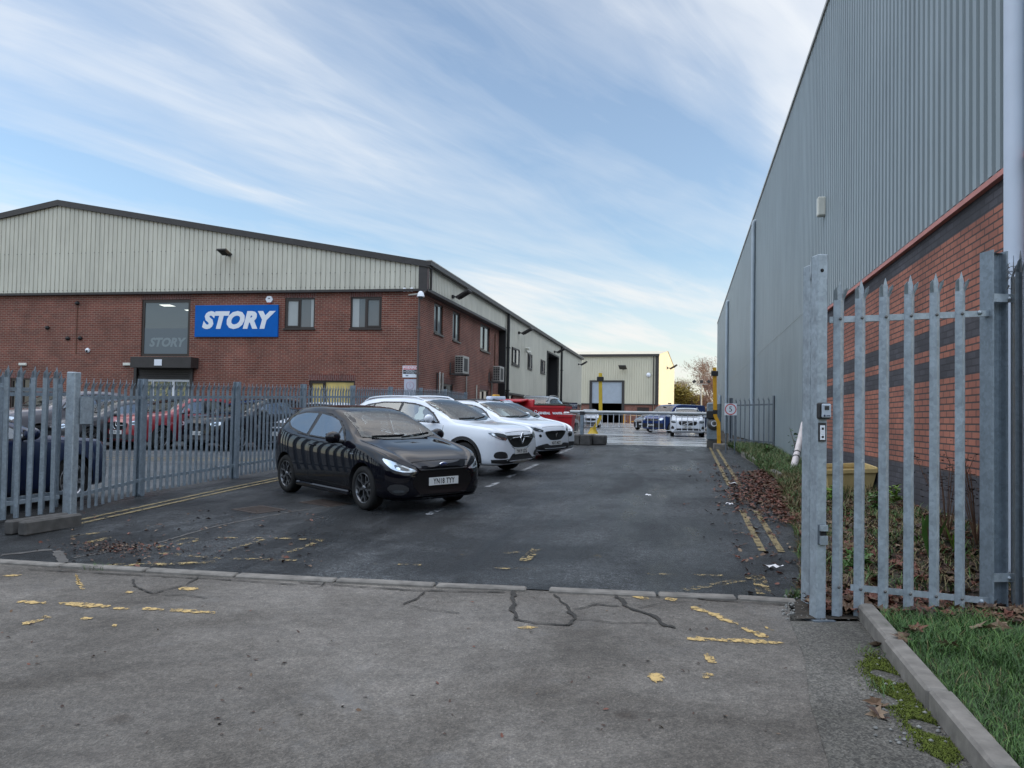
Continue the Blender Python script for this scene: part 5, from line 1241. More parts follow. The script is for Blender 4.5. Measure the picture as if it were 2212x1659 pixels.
for sx in (-1, 1): mb = MB(); mb.tube([(sx * w * .38 - .02, d * .38, .1), (sx * w * .38 + .03, d * .38, .1)], .1, 12); mb.build('wheel', M['tyre'], e, world=False)
t = text_mesh('Biffa', .14, Matrix.Translation((.03, -d * .43, hh * .5)) @ Matrix.Rotation(R(80), 4, 'X'), M['tail'] if 0 else simple('pale_pink', (.62, .3, .32), .5), 'lettering', None, .002, .003); t.parent = e
mb = MB()
for i in range(5): mb.lathe([(0, .05), (.06, .02), (.07, 0), (0, -.03)], 7, Matrix.Translation((random.uniform(-.05, .2), random.uniform(-.2, .2), hh - .0)))
mb.build('paper', M['litter'], e, world=False)

# pedestrian barriers, trolley cage and yard bits
def hoop(p, L, h, ang, mat, name, label, cat, group=None, bars=6, r=.02):
    e = empty(name, p, label, cat, group); e.rotation_euler = (0, 0, R(ang)); mb = MB(); mb.tube([(-L / 2, 0, 0), (-L / 2, 0, h), (L / 2, 0, h), (L / 2, 0, 0)], r, 6); mb.tube([(-L / 2, 0, h * .25), (L / 2, 0, h * .25)], r * .8, 6); mb.build('frame', M[mat], e, world=False)
    if bars:
        for i in range(bars): mb = MB(); x = -L / 2 + L * (i + 1) / (bars + 1); mb.tube([(x, 0, h * .25), (x, 0, h)], r * .6, 5); mb.build('bar', M[mat], e, world=False)
    return e
hoop((place(1272, 38), 38, g(38)), 1.5, 1.05, 5, 'gutter', 'crowd_barrier', 'pale metal crowd barrier behind the barrier rest post', 'barrier', 'crowd barriers in the yard')
hoop((place(1247, 36), 36, g(36)), 1.0, 1.1, 70, 'gutter', 'crowd_barrier', 'crowd barrier turned edge on beside the silver car', 'barrier', 'crowd barriers in the yard', 4)
hoop((place(1382, 97.4), 97.4, 1.35), 2.4, 1.0, 0, 'amber', 'guard_rail', 'long yellow guard rail against the brick base of the yard warehouse', 'rail', None, 0, .045)
hoop((place(1351, 97.4), 97.4, 1.35), .4, 1.1, 0, 'amber', 'guard_rail', 'short yellow post guard right of the warehouse shutter', 'rail', None, 0, .05)

# leaning pipe, grit box, litter
a = CAM + ray(1741, 928) * (17.6 / ray(1741, 928).y); b = gnd(1713, 1016, .0, lambda x, y: max(g(y), .66) if x > 2 else g(y) + .1)
a = FR_.p(*FR_.px(1745, 915), .08); e = empty('loose_drainpipe', b, 'white plastic pipe leaning against the blue-grey warehouse wall', 'pipe'); bpy.context.view_layer.update()
mb = MB(); mb.tube([b, b.lerp(a, 1.0)], .075, 14); mb.build('pipe', simple('stained_white_pipe', (.62, .56, .55), .5, var=.2, scale=3), e)
mb = MB(); d_ = (a - b).normalized(); 
for k in (.45, .62): mb.tube([b + d_ * k, b + d_ * (k + .03)], .085, 14)
mb.build('pipe_collar', M['bolt'], e)
cz = FR_.px(1820, 1043, .45); yy = -cz[0]
e = empty('grit_box', (2.5, yy, .68), 'dented pale yellow plastic box lying by the brick wall behind the gate post', 'box'); e.rotation_euler = (R(4), R(-3), R(8)); e.scale = (.82, .82, .82)
mb = MB(); v = [(-.40, -.3, 0), (.36, -.3, 0), (.36, .3, 0), (-.40, .3, 0), (-.48, -.36, .42), (.46, -.36, .44), (.46, .36, .44), (-.48, .36, .42)]
mb.mesh(v, [(0, 1, 5, 4), (1, 2, 6, 5), (2, 3, 7, 6), (3, 0, 4, 7), (3, 2, 1, 0)]); mb.box((0, -.36, .40), (.98, .05, .07)); mb.box((0, .36, .42), (.98, .05, .07)); mb.box((.46, 0, .42), (.05, .72, .07)); mb.box((-.48, 0, .42), (.05, .72, .07)); mb.build('body', M['yellowbin'], e, world=False)
mb = MB(); mb.box((.52, .02, .16), (.05, .6, .42), Matrix.Rotation(R(-18), 3, 'Y'), bev=.01); mb.build('lid', M['plastic'], e, world=False)
for i, (u, v, w, h, an, lb) in enumerate(((1672, 1231, .17, .035, 5, 'white strip of litter on the drive near the gate post'), (1710, 1063 - 22, .25, .03, -50, 'thin white stick in the verge by the leaning pipe'), (1573, 1093, .14, .05, 10, 'crushed white carton at the edge of the leaf heap'),
                                          (1583, 1048, .16, .07, 20, 'white crumpled bag above the leaf heap'), (1835, 1315, .2, .1, 15, 'white plastic bag under the palisade screen'), (1400, 1074, .10, .05, 0, 'white scrap in the middle of the drive'), (1552, 1092, .12, .03, 0, 'small white wrapper left of the leaf heap'))):
    q = gnd(u, v); mb = MB(); nx = 5
    vs = [Vector(((i_ / nx - .5) * w, (j / 2 - .5) * h * 1.6, random.uniform(.0, .03) + .01)) for i_ in range(nx + 1) for j in range(3)]
    fs = [(i_ * 3 + j, (i_ + 1) * 3 + j, (i_ + 1) * 3 + j + 1, i_ * 3 + j + 1) for i_ in range(nx) for j in range(2)]
    Mx = Matrix.Rotation(R(an), 4, 'Z'); dz = max(0, vz(q.x, q.y) - g(q.y)) if q.y > 7 and q.x > 1.2 else 0
    mb.mesh([Mx @ v + q + Vector((0, 0, dz + .015)) for v in vs], fs, sm=True); thing_mesh(mb, 'litter', M['litter'], lb, 'litter', None, q)
# manhole covers
for (u, v, w, d, lb) in ((560, 1101, .62, .5, 'rectangular rusty manhole cover to the left of the black hatchback'), (704, 1087, .75, .45, 'worn manhole cover under the side of the black hatchback')):
    q = gnd(u, v); mb = MB(); M3 = Matrix.Rotation(math.atan(SL), 3, 'X') @ Matrix.Rotation(R(-25), 3, 'Z'); mb.box(q + Vector((0, 0, -.002)), (w, d, .018), M3)
    for i in range(9): mb.box(q + M3 @ Vector(((i - 4) * w / 10, 0, .009)), (.02, d * .85, .006), M3)
    thing_mesh(mb, 'manhole_cover', M['wood'] if 0 else simple('iron', (.055, .042, .036), .6, .3, var=.3, scale=12), lb, 'manhole cover', None, q)

# ================================================================= VEGETATION
def leafmesh(mb, c, s, m=0, crumple=1.0):
    """one crumpled leaf: centre rib with two raised halves"""
    a = random.uniform(0, 6.28); n = Vector((random.gauss(0, .35), random.gauss(0, .35), 1)).normalized(); t = Vector((math.cos(a), math.sin(a), 0)); t = (t - n * t.dot(n)).normalized(); b = n.cross(t)
    h = s * .35 * crumple * random.random()
    if s > .045:      # lobed leaf
        i = len(mb.v); mb.v.append(c + n * h * .3)
        for k in range(12):
            an = math.pi * 2 * k / 12; rr = s * ((1.05 if k % 2 == 0 else .55) * random.uniform(.8, 1.1)) * (1 if k else 1.2)
            mb.v.append(c + t * math.cos(an) * rr + b * math.sin(an) * rr * .85 + n * (random.uniform(-.1, .35) * s * crumple))
        for k in range(12):
            mb.f.append((i, i + 1 + k, i + 1 + (k + 1) % 12)); mb.uv.append(None); mb.m.append(m); mb.sm.append(False)
        return
    P = [c - t * s, c + b * s * .55 - t * s * .2 + n * h, c + b * s * .35 + t * s * .5 + n * h * .6, c + t * s, c - b * s * .4 + t * s * .45 + n * h * .8, c - b * s * .55 - t * s * .25 + n * h * random.random()]
    i = len(mb.v); mb.v.extend(P)
    for f in ((0, 1, 2, 3), (0, 3, 4, 5)): mb.f.append(tuple(k + i for k in f)); mb.uv.append(None); mb.m.append(m); mb.sm.append(False)
def leafm(name, c): return simple(name, c, .6, var=.0)
LM = [leafm('leaf_dark', (.045, .022, .014)), leafm('leaf_red', (.135, .046, .028)), leafm('leaf_brown', (.115, .068, .038)), leafm('leaf_tan', (.20, .14, .09))]
def wmat(ws): 
    r_ = random.random(); a = 0
    for i, w in enumerate(ws):
        a += w
        if r_ < a: return i
    return len(ws) - 1
mb = MB()
for i in range(4200):      # leaves over the verge
    y = 6.9 + (random.random() ** 1.5) * 12; x0 = verge_x(y); x = x0 + random.random() * (2.85 - x0)
    if random.random() < .35 * (x - x0): continue
    leafmesh(mb, Vector((x, y, vz(x, y) + random.uniform(.0, .05))), random.uniform(.035, .075), wmat((.35, .3, .25, .1)))
for i in range(3300):      # thick heap on the drive
    y = random.uniform(10.6, 17.8); f = 1 - abs(y - 14) / 4.4; x = 1.80 - abs(random.gauss(0, .36)) * (.45 + f)
    if x < .62 + .12 * math.sin(y * 4): continue
    leafmesh(mb, Vector((x, y, g(y) + .012 + max(0, (x - 1.0)) * .09 * random.random() + random.uniform(0, .03))), random.uniform(.025, .052), wmat((.22, .56, .17, .05)))
for i in range(900):      # around gate foot
    x = random.uniform(1.0, 2.8); y = random.uniform(6.35, 7.1); leafmesh(mb, Vector((x, y, g(y) + .04 + random.uniform(0, .05))), random.uniform(.03, .08), wmat((.3, .3, .28, .12)))
for i in range(500):
    x = random.gauss(1.0, .35); y = random.uniform(6.9, 20)
    if x < 0: continue
    leafmesh(mb, Vector((x, y, g(y) + .012)), random.uniform(.015, .05), wmat((.4, .25, .25, .1)))
for i in range(420):       # drifted debris at left
    q = gnd(random.gauss(255, 55), random.gauss(1185, 8)); leafmesh(mb, Vector((q.x, q.y, q.z + .008)), random.uniform(.008, .026), wmat((.62, .28, .06, .04)), 1.4)
for i in range(200): q = gnd(random.uniform(150, 700), random.uniform(1105, 1225)); leafmesh(mb, q + Vector((0, 0, .01)), random.uniform(.01, .035), wmat((.5, .2, .2, .1)))
for i in range(120): q = gnd(random.uniform(0, 1700), random.uniform(1290, 1600)); leafmesh(mb, q + Vector((0, 0, .018)), random.uniform(.006, .02), wmat((.7, .1, .2, .0)))
for (u, v) in ((1910, 1405), (1945, 1420), (1960, 1405), (2055, 1440), (1900, 1530), (1905, 1557), (1480 + 460, 1425), (2120, 1400), (2170, 1395), (1985, 1400)):
    q = gnd(u, v); 
    for k in range(2): leafmesh(mb, q + Vector((random.uniform(-.03, .03), random.uniform(-.03, .03), .13 if q.x > 1.4 else .02)), random.uniform(.05, .08), wmat((.1, .2, .4, .3)))
tag(mb.build('fallen_leaves', LM), kind='stuff')
def blade(mb, p, h, w, m, lean=.5):
    a = random.uniform(0, 6.28); d = Vector((math.cos(a), math.sin(a), 0)); s = Vector((-d.y, d.x, 0)) * w / 2; l = random.uniform(.15, lean) * h
    p1 = p + Vector((0, 0, h * .55)) + d * l * .4; p2 = p + Vector((0, 0, h * random.uniform(.75, 1))) + d * l * 1.4
    i = len(mb.v); mb.v.extend([p - s, p + s, p1 + s * .8, p1 - s * .8, p2]); mb.f.extend([(i, i + 1, i + 2, i + 3), (i + 3, i + 2, i + 4)]); mb.uv.extend([None, None]); mb.m.extend([m, m]); mb.sm.extend([False, False])
GM = [simple('grass_deep', (.030, .075, .016), .6), simple('grass_mid', (.05, .12, .024), .6), simple('grass_light', (.085, .16, .035), .6), simple('grass_dry', (.16, .13, .06), .7)]
mb = MB()
for i in range(60000):
    y = random.uniform(2.3, 6.9); x = random.uniform(1.43, 1.43 + max(.6, y * .62)); 
    if y > 6.15 + .355 * (x - 1.04) + random.gauss(0, .06): continue
    pass
    nz = math.sin(x * 7 + 1.3 * y) * math.cos(y * 5 - x * 2)
    tall = 1.0 + (.55 if (y > 5.3 + .3 * nz and x < 2.35) else 0)
    if y > 6.0 and x > 2.2 and random.random() < .7: continue
    blade(mb, Vector((x, y, g(y) + LAWN(x, y))), random.uniform(.035, .08) * tall, random.uniform(.003, .006) * (1.2 if tall > 1 else 1), (wmat((.35, .4, .2, .05)) if nz > -.3 else wmat((.6, .3, .08, .02))), 1.1)
tag(mb.build('grass', GM), kind='stuff')
mb = MB()
for i in range(26000):     # rough dead and live grass on the verge
    y = 7 + random.random() ** 1.15 * 21; x0 = verge_x(y) - .08; x = x0 + random.random() * (2.8 - x0)
    live = y > 16.5 or math.sin(x * 6 + y * 3.1) > .72
    if not live and random.random() < .45: continue
    blade(mb, Vector((x, y, vz(max(x, x0 + .08), y))), random.uniform(.06, .2) * (1.2 if y > 12 else .8), random.uniform(.005, .01) * (1 + y * .03), wmat((.2, .35, .2, .25)) if live else wmat((.1, .12, .03, .75)), 1.3)
for (u, v, n) in ((1722, 1290, 130), (205, 1232, 60), (1420 + 330, 1270, 60), (1885, 1420, 30), (1912, 1500, 30)):
    q = gnd(u, v)
    for i in range(n): blade(mb, q + Vector((random.gauss(0, .05), random.gauss(0, .04), 0)), random.uniform(.03, .09), .005, wmat((.3, .4, .2, .1)), 1.2)
tag(mb.build('rough_grass', GM), kind='stuff')
mb = MB()                  # moss beside the kerb
for i in range(16000):
    t = random.random(); u = 1882 + 165 * t + random.gauss(0, 17); v = 1430 + 215 * t + random.gauss(0, 12); q = gnd(u, v)
    if q.x > 1.30 or math.sin(q.x * 23 + q.y * 9) + math.sin(q.y * 17) < -.7: continue
    blade(mb, q + Vector((0, 0, .015)), random.uniform(.006, .018), .007, 0, 1.0)
tag(mb.build('moss', M['moss']), kind='stuff')
mb = MB()
for i in range(420):
    if i < 120: q = gnd(random.uniform(1880, 2080), random.uniform(1380, 1620)); 
    else: q = gnd(random.uniform(1690, 1880), random.uniform(1290, 1345))
    if i < 120 and q.x > 1.3: continue
    r_ = random.uniform(.004, .014); mb.lathe([(0, r_), (r_, r_ * .4), (r_ * .9, 0)], 6, Matrix.Translation(q + Vector((0, 0, .02))))
tag(mb.build('gravel', simple('pale_gravel', (.2, .2, .19), .8, var=.5, scale=60)), kind='stuff')
# individual weeds
def weed(x, y, h, n, kind, label, lm=None):
    z = vz(x, y); e = empty('weed', (x, y, z), label, 'plant', 'weeds along the right wall'); mb = MB(); lf = MB()
    for i in range(n):
        a = random.uniform(0, 6.28); l = random.uniform(.1, .35) * h; top_ = Vector((math.cos(a) * l, math.sin(a) * l, h * random.uniform(.6, 1))); mid_ = top_ * .5 + Vector((0, 0, h * .08)); mb.tube([(0, 0, 0), mid_, top_], [.005, .004, .002], 4)
        if kind == 'dry':
            for k in range(16): p = mid_.lerp(top_, random.random()) + Vector((random.gauss(0, .05), random.gauss(0, .05), random.gauss(0, .04))); leafmesh(lf, p, random.uniform(.012, .024), 0)
        elif kind == 'leafy':
            for k in range(9): p = Vector((0, 0, 0)).lerp(top_, .2 + .8 * k / 9) + Vector((random.gauss(0, .05), random.gauss(0, .05), 0)); leafmesh(lf, p, random.uniform(.03, .06), 0)
        else:   # broad upright leaves
            d = Vector((math.cos(a), math.sin(a), 0)); s = Vector((-d.y, d.x, 0)); w = h * .13; p0 = Vector((0, 0, .02)); p1 = d * l * .5 + Vector((0, 0, h * .55)); p2 = d * l * 1.2 + Vector((0, 0, h))
            lf.mesh([p0 - s * .01, p0 + s * .01, p1 + s * w, p1 - s * w, p2], [(0, 1, 2, 3), (3, 2, 4)])
    mb.build('stem', M['wood'], e, world=False); lf.build('leaves', lm, e, world=False); return e
lg = simple('weed_green', (.05, .12, .02), .5); ly = simple('weed_bright', (.12, .22, .02), .5); lk = simple('weed_dark', (.035, .022, .02), .8)
def wx(u, v): q = gnd(u, v, 0, lambda x, y: vz(x, y) if (x > 1.0 and y > 6.8) else g(y)); return q.x, q.y
for (u, v, h, n, kd, lm, lb) in ((1745, 1000, .95, 9, 'leafy', lg, 'green leafy weed at the foot of the leaning pipe'), (2010, 1215, .45, 5, 'broad', lg, 'bright broad leaved weed between the fourth and fifth pales of the screen'),
                                 (2062, 1200, .34, 4, 'broad', ly, 'small yellow green broad leaved weed right of the fifth pale'), (2045, 1170, .9, 9, 'dry', lk, 'dark dry seed headed weed behind the last pale'), (2110, 1180, 1.0, 12, 'dry', lk, 'dark dead shrub weed beside the end post'),
                                 (1890, 1110, .35, 7, 'leafy', lg, 'low green weed between the second and third pales'), (1935, 1090, .3, 5, 'leafy', ly, 'pale green weed near the wall behind the third pale'), (1800, 1085, .3, 5, 'leafy', ly, 'small bright weed just right of the gate post'),
                                 (2195, 1210, .9, 7, 'dry', lk, 'dry ivy stem climbing at the white downpipe'), (1660, 985, .4, 8, 'leafy', lg, 'green weed clump at the near end of the verge fence'), (1850, 1235, .25, 7, 'leafy', lg, 'small green tuft behind the first pale')):
    x, y = wx(u, v); weed(min(x, 2.82), y, h, n, kd, lb, lm)

# ================================================================= TREES AND MAST BEYOND
def tree(u, Y, h, w, label, leafc, dens, kind='bare', trunkh=.35, wood=(.10, .07, .05), seed=1, size=.25):
    random.seed(seed); x = place(u, Y); z = g(Y); e = empty('tree' if kind != 'bush' else 'bush', (x, Y, z), label, 'tree' if kind != 'bush' else 'bush', 'trees beyond the yard'); tr = MB(); cr = MB(); tips = []
    def br_(p, d, L, r, k):
        q = p + d * L; tr.tube([p, (p + q) / 2 + Vector((random.gauss(0, .03), random.gauss(0, .03), 0)) * L, q], [r, r * .8, r * .6], 5, caps=False)
        if k == 0: tips.append(q); return
        for i in range(3 if k > 1 else 4):
            nd = (d + Vector((random.gauss(0, .5), random.gauss(0, .5), random.gauss(.12, .28)))).normalized(); br_(q if i else p.lerp(q, .7), nd, L * random.uniform(.6, .85), r * .58, k - 1); 
        tips.append(q)
    if kind == 'bush':
        for i in range(7): br_(Vector((random.gauss(0, w * .2), random.gauss(0, w * .15), 0)), Vector((random.gauss(0, .35), random.gauss(0, .3), 1)).normalized(), h * .38, .06, 2)
    else: br_(Vector((0, 0, 0)), Vector((random.gauss(0, .05), 0, 1)), h * trunkh, h * .018, 4)
    mx = max(t.z for t in tips); wd = max(abs(t.x) for t in tips)
    sx = w / 2 / wd; sz = h / mx; S_ = Matrix.Diagonal((sx, sx, sz))
    tr.v = [S_ @ v for v in tr.v]; tips = [S_ @ t for t in tips]
    for t in tips:
        for k in range(dens):
            p = t + Vector((random.gauss(0, 1), random.gauss(0, 1), random.gauss(0, .8))) * w * .07
            if kind == 'bare': dd = Vector((random.gauss(0, 1), random.gauss(0, 1), random.gauss(.3, 1))).normalized() * size * 2.5; i = len(cr.v); s = Vector((.025, .0, .02)); cr.v.extend([p - s, p + s, p + dd]); cr.f.append((i, i + 1, i + 2)); cr.uv.append(None); cr.m.append(0); cr.sm.append(False)
            else: leafmesh(cr, p, size * random.uniform(.6, 1.2), random.choice((0, 0, 1)))
    tr.build('trunk', simple('bark', wood, .9), e, world=False); c2 = tuple(x * .6 for x in leafc)
    cr.build('crown', [simple('twigs', leafc, .8), simple('twigs_dark', c2, .8)], e, world=False)
tree(1534, 150, 12.0, 9, 'tall birch with sparse reddish twigs near the grey warehouse corner', (.22, .12, .08), 26, seed=3, size=.24, wood=(.2, .15, .12))
tree(1552, 140, 9.0, 8, 'reddish bare tree half hidden behind the amber post', (.20, .11, .08), 26, seed=5, size=.24)
tree(1462, 165, 9.0, 7, 'bare pale tree just right of the sunlit gable', (.22, .16, .09), 22, seed=8, size=.24)
tree(1488, 140, 6.3, 8, 'rounded olive yellow bush above the blue van', (.24, .19, .03), 22, 'bush', seed=11, size=.30)
tree(1508, 170, 6.0, 7, 'low brown scrub tree right of the olive bush', (.17, .11, .07), 20, seed=13, size=.25)
tree(1474, 152, 5.2, 6, 'low straw coloured scrub left of the olive bush', (.26, .2, .10), 20, 'bush', seed=17, size=.25)
random.seed(99)
Ym = 135; x = place(1514.5, Ym); zt = CAM.z + ray(1514, 830).z / ray(1514, 830).y * Ym; e = empty('floodlight_mast', (x, Ym, g(Ym)), 'thin distant mast carrying three floodlights', 'mast'); bpy.context.view_layer.update()
mb = MB(); mb.tube([(x, Ym, g(Ym)), (x, Ym, zt)], .13, 6); mb.tube([(x - 1.1, Ym, zt), (x + 1.1, Ym, zt)], .06, 5); mb.build('pole', M['gutter'], e)
for dx in (-1.1, 0, 1.1): mb = MB(); mb.box((x + dx * 1.1, Ym - .1, zt + .45), (.55, .15, .5), Matrix.Rotation(R(dx * 30), 3, 'Y'), bev=.03); mb.build('lamp', M['trim'], e)
# distant tree line closing the horizon
mb = MB(); 
for i in range(9000):
    x = random.uniform(-260, 260); y = random.uniform(300, 330); hh = 5 + 3 * math.sin(x * .07) + 2 * math.sin(x * .23); leafmesh(mb, Vector((x, y, 1.4 + random.random() ** 1.2 * max(1.5, hh))), random.uniform(.7, 1.6), random.choice((0, 1)))
for i in range(7000):     # unseen dark tree belt, added behind the viewpoint to darken reflections
    x = random.uniform(-45, 40); y = random.uniform(-22, -18); leafmesh(mb, Vector((x, y, -.8 + random.random() * (6.5 + 1.5 * math.sin(x * .3)))), random.uniform(.35, .8), 1)
mb.box((-2, -22.5, 2.0), (88, .6, 7.0), None, 1)  # unseen dark slab added to back the belt and darken reflections
tag(mb.build('distant_and_added_trees', [simple('far_scrub', (.12, .10, .07), .9), simple('far_scrub_dark', (.07, .065, .05), .9)]), kind='stuff')
# ================================================================= VEHICLES
def pchip(tbl, x):
    n = len(tbl)
    if x <= tbl[0][0]: return tbl[0][1]
    if x >= tbl[-1][0]: return tbl[-1][1]
    X = [t[0] for t in tbl]; Y = [t[1] for t in tbl]
    h = [X[i + 1] - X[i] for i in range(n - 1)]; dl = [(Y[i + 1] - Y[i]) / h[i] for i in range(n - 1)]
    def m(i):
        if i == 0: return dl[0]
        if i == n - 1: return dl[-1]
        if dl[i - 1] * dl[i] <= 0: return 0
        w1 = 2 * h[i] + h[i - 1]; w2 = h[i] + 2 * h[i - 1]; return (w1 + w2) / (w1 / dl[i - 1] + w2 / dl[i])
    for i in range(n - 1):
        if x <= X[i + 1]:
            t = (x - X[i]) / h[i]; a, b = m(i), m(i + 1)
            return (2 * t**3 - 3 * t**2 + 1) * Y[i] + (t**3 - 2 * t**2 + t) * h[i] * a + (-2 * t**3 + 3 * t**2) * Y[i + 1] + (t**3 - t**2) * h[i] * b
# all tables: (distance from nose, value); metres for the reference length / width / height
HATCH = dict(L=4.04, W=1.735, H=1.48, wb=2.49, fo=.83, wr=.318,
    zt=[(0, .655), (.05, .715), (.15, .79), (.3, .85), (.6, .92), (.95, .98), (1.08, 1.01), (1.35, 1.17), (1.9, 1.405), (2.2, 1.462), (2.7, 1.48), (3.2, 1.465), (3.55, 1.43), (3.75, 1.37), (3.88, 1.18), (3.98, 1.02), (4.04, .78)],
    zs=[(0, .60), (.05, .66), (.15, .735), (.3, .795), (.6, .865), (1.0, .92), (1.3, .94), (2.4, .975), (3.2, 1.03), (3.6, 1.07), (3.85, 1.0), (3.98, .9), (4.04, .7)],
    zb=[(0, .27), (.06, .20), (.3, .18), (.8, .19), (2.8, .20), (3.6, .24), (4.04, .32)],
    ws=[(0, .50), (.05, .60), (.15, .70), (.3, .76), (.6, .80), (1.1, .815), (3.2, .81), (3.6, .785), (3.85, .72), (4.0, .62), (4.04, .50)],
    wm=[(0, .54), (.05, .66), (.15, .76), (.3, .82), (.6, .85), (1.1, .862), (3.2, .862), (3.6, .84), (3.85, .79), (4.0, .70), (4.04, .56)],
    wt=[(0, .42), (.15, .60), (.6, .70), (1.0, .72), (1.2, .70), (1.9, .57), (2.4, .575), (3.3, .555), (3.75, .50), (3.9, .56), (4.04, .42)],
    dlo=[(1.38, .955), (1.62, 1.14), (1.85, 1.26), (2.1, 1.335), (2.55, 1.385), (3.05, 1.375), (3.38, 1.325), (3.52, 1.25), (3.50, 1.18), (3.3, 1.08), (2.9, 1.01), (2.4, .985)],
    panes=[[(1.45, .97), (1.66, 1.125), (1.68, .975)], [(1.72, .985), (1.72, 1.16), (1.88, 1.25), (2.12, 1.31), (2.46, 1.345), (2.56, 1.01), (2.3, .998)], [(2.66, 1.015), (2.58, 1.35), (3.02, 1.345), (3.32, 1.298), (3.44, 1.235), (3.44, 1.185), (3.26, 1.105), (2.95, 1.05)]],
    ws_poly=[(-.66, 1.035), (-.35, .998), (0, .99), (.35, .998), (.66, 1.035), (.615, 1.20), (.545, 1.375), (.3, 1.40), (0, 1.408), (-.3, 1.40), (-.545, 1.375), (-.615, 1.20)],
    doors=[1.30, 2.50], mirror=(1.50, 1.0))
SUV = dict(L=4.45, W=1.836, H=1.61, wb=2.646, fo=.90, wr=.345,
    zt=[(0, .80), (.05, .89), (.15, .965), (.3, 1.01), (.6, 1.055), (1.1, 1.10), (1.25, 1.14), (1.5, 1.27), (2.0, 1.50), (2.35, 1.585), (2.9, 1.61), (3.4, 1.60), (3.9, 1.545), (4.15, 1.45), (4.3, 1.25), (4.4, 1.10), (4.45, .9)],
    zs=[(0, .72), (.05, .81), (.15, .90), (.3, .945), (.6, .97), (1.2, 1.03), (1.5, 1.06), (2.8, 1.09), (3.6, 1.14), (4.0, 1.17), (4.25, 1.1), (4.4, 1.0), (4.45, .85)],
    zb=[(0, .32), (.06, .25), (.3, .22), (.8, .22), (3.2, .24), (4.0, .28), (4.45, .40)],
    ws=[(0, .56), (.05, .68), (.15, .78), (.3, .83), (.6, .855), (1.1, .865), (3.5, .86), (3.95, .83), (4.2, .77), (4.4, .68), (4.45, .56)],
    wm=[(0, .60), (.05, .73), (.15, .83), (.3, .88), (.6, .905), (1.1, .915), (3.5, .912), (3.95, .88), (4.2, .83), (4.4, .75), (4.45, .62)],
    wt=[(0, .46), (.15, .66), (.6, .76), (1.1, .78), (1.35, .75), (2.05, .61), (2.6, .615), (3.6, .60), (4.1, .55), (4.3, .60), (4.45, .46)],
    dlo=[(1.52, 1.06), (1.78, 1.26), (2.0, 1.38), (2.25, 1.455), (2.7, 1.505), (3.3, 1.50), (3.75, 1.44), (4.0, 1.36), (3.92, 1.25), (3.6, 1.16), (2.9, 1.105), (2.2, 1.08)],
    panes=[[(1.60, 1.08), (1.80, 1.235), (2.03, 1.36), (2.28, 1.43), (2.68, 1.47), (2.74, 1.12), (2.2, 1.10)], [(2.80, 1.125), (2.76, 1.472), (3.28, 1.468), (3.50, 1.44), (3.58, 1.18), (3.3, 1.15)], [(3.64, 1.19), (3.56, 1.43), (3.75, 1.40), (3.92, 1.34), (3.86, 1.27)]],
    ws_poly=[(-.70, 1.16), (-.4, 1.12), (0, 1.11), (.4, 1.12), (.70, 1.16), (.655, 1.33), (.585, 1.515), (.3, 1.545), (0, 1.555), (-.3, 1.545), (-.585, 1.515), (-.655, 1.33)],
    doors=[1.45, 2.77, 3.62], mirror=(1.72, 1.14))
VAN = dict(L=4.9, W=1.92, H=1.98, wb=3.0, fo=.92, wr=.34,
    zt=[(0, .72), (.05, .90), (.15, 1.02), (.4, 1.12), (.75, 1.22), (.9, 1.30), (1.2, 1.55), (1.6, 1.84), (1.9, 1.93), (2.4, 1.97), (4.5, 1.97), (4.8, 1.93), (4.88, 1.6), (4.9, 1.2)],
    zs=[(0, .66), (.05, .82), (.15, .95), (.4, 1.05), (.75, 1.12), (1.2, 1.15), (4.5, 1.2), (4.8, 1.2), (4.9, 1.0)],
    zb=[(0, .30), (.06, .24), (.3, .22), (4.5, .26), (4.9, .35)],
    ws=[(0, .62), (.05, .76), (.15, .86), (.3, .90), (.6, .93), (4.6, .93), (4.8, .91), (4.9, .85)],
    wm=[(0, .64), (.05, .80), (.15, .89), (.3, .94), (.6, .955), (4.6, .955), (4.8, .93), (4.9, .88)],
    wt=[(0, .5), (.15, .72), (.6, .82), (.9, .83), (1.7, .76), (2.2, .77), (4.8, .76), (4.9, .74)],
    dlo=[(1.05, 1.17), (1.3, 1.38), (1.55, 1.60), (1.75, 1.70), (2.35, 1.74), (2.4, 1.18)],
    panes=[[(1.15, 1.2), (1.35, 1.38), (1.58, 1.57), (1.78, 1.66), (2.3, 1.70), (2.34, 1.21)]],
    ws_poly=[(-.80, 1.33), (-.4, 1.27), (0, 1.25), (.4, 1.27), (.80, 1.33), (.76, 1.6), (.70, 1.82), (0, 1.87), (-.70, 1.82), (-.76, 1.6)],
    doors=[1.0, 2.42, 3.5], mirror=(1.2, 1.2))
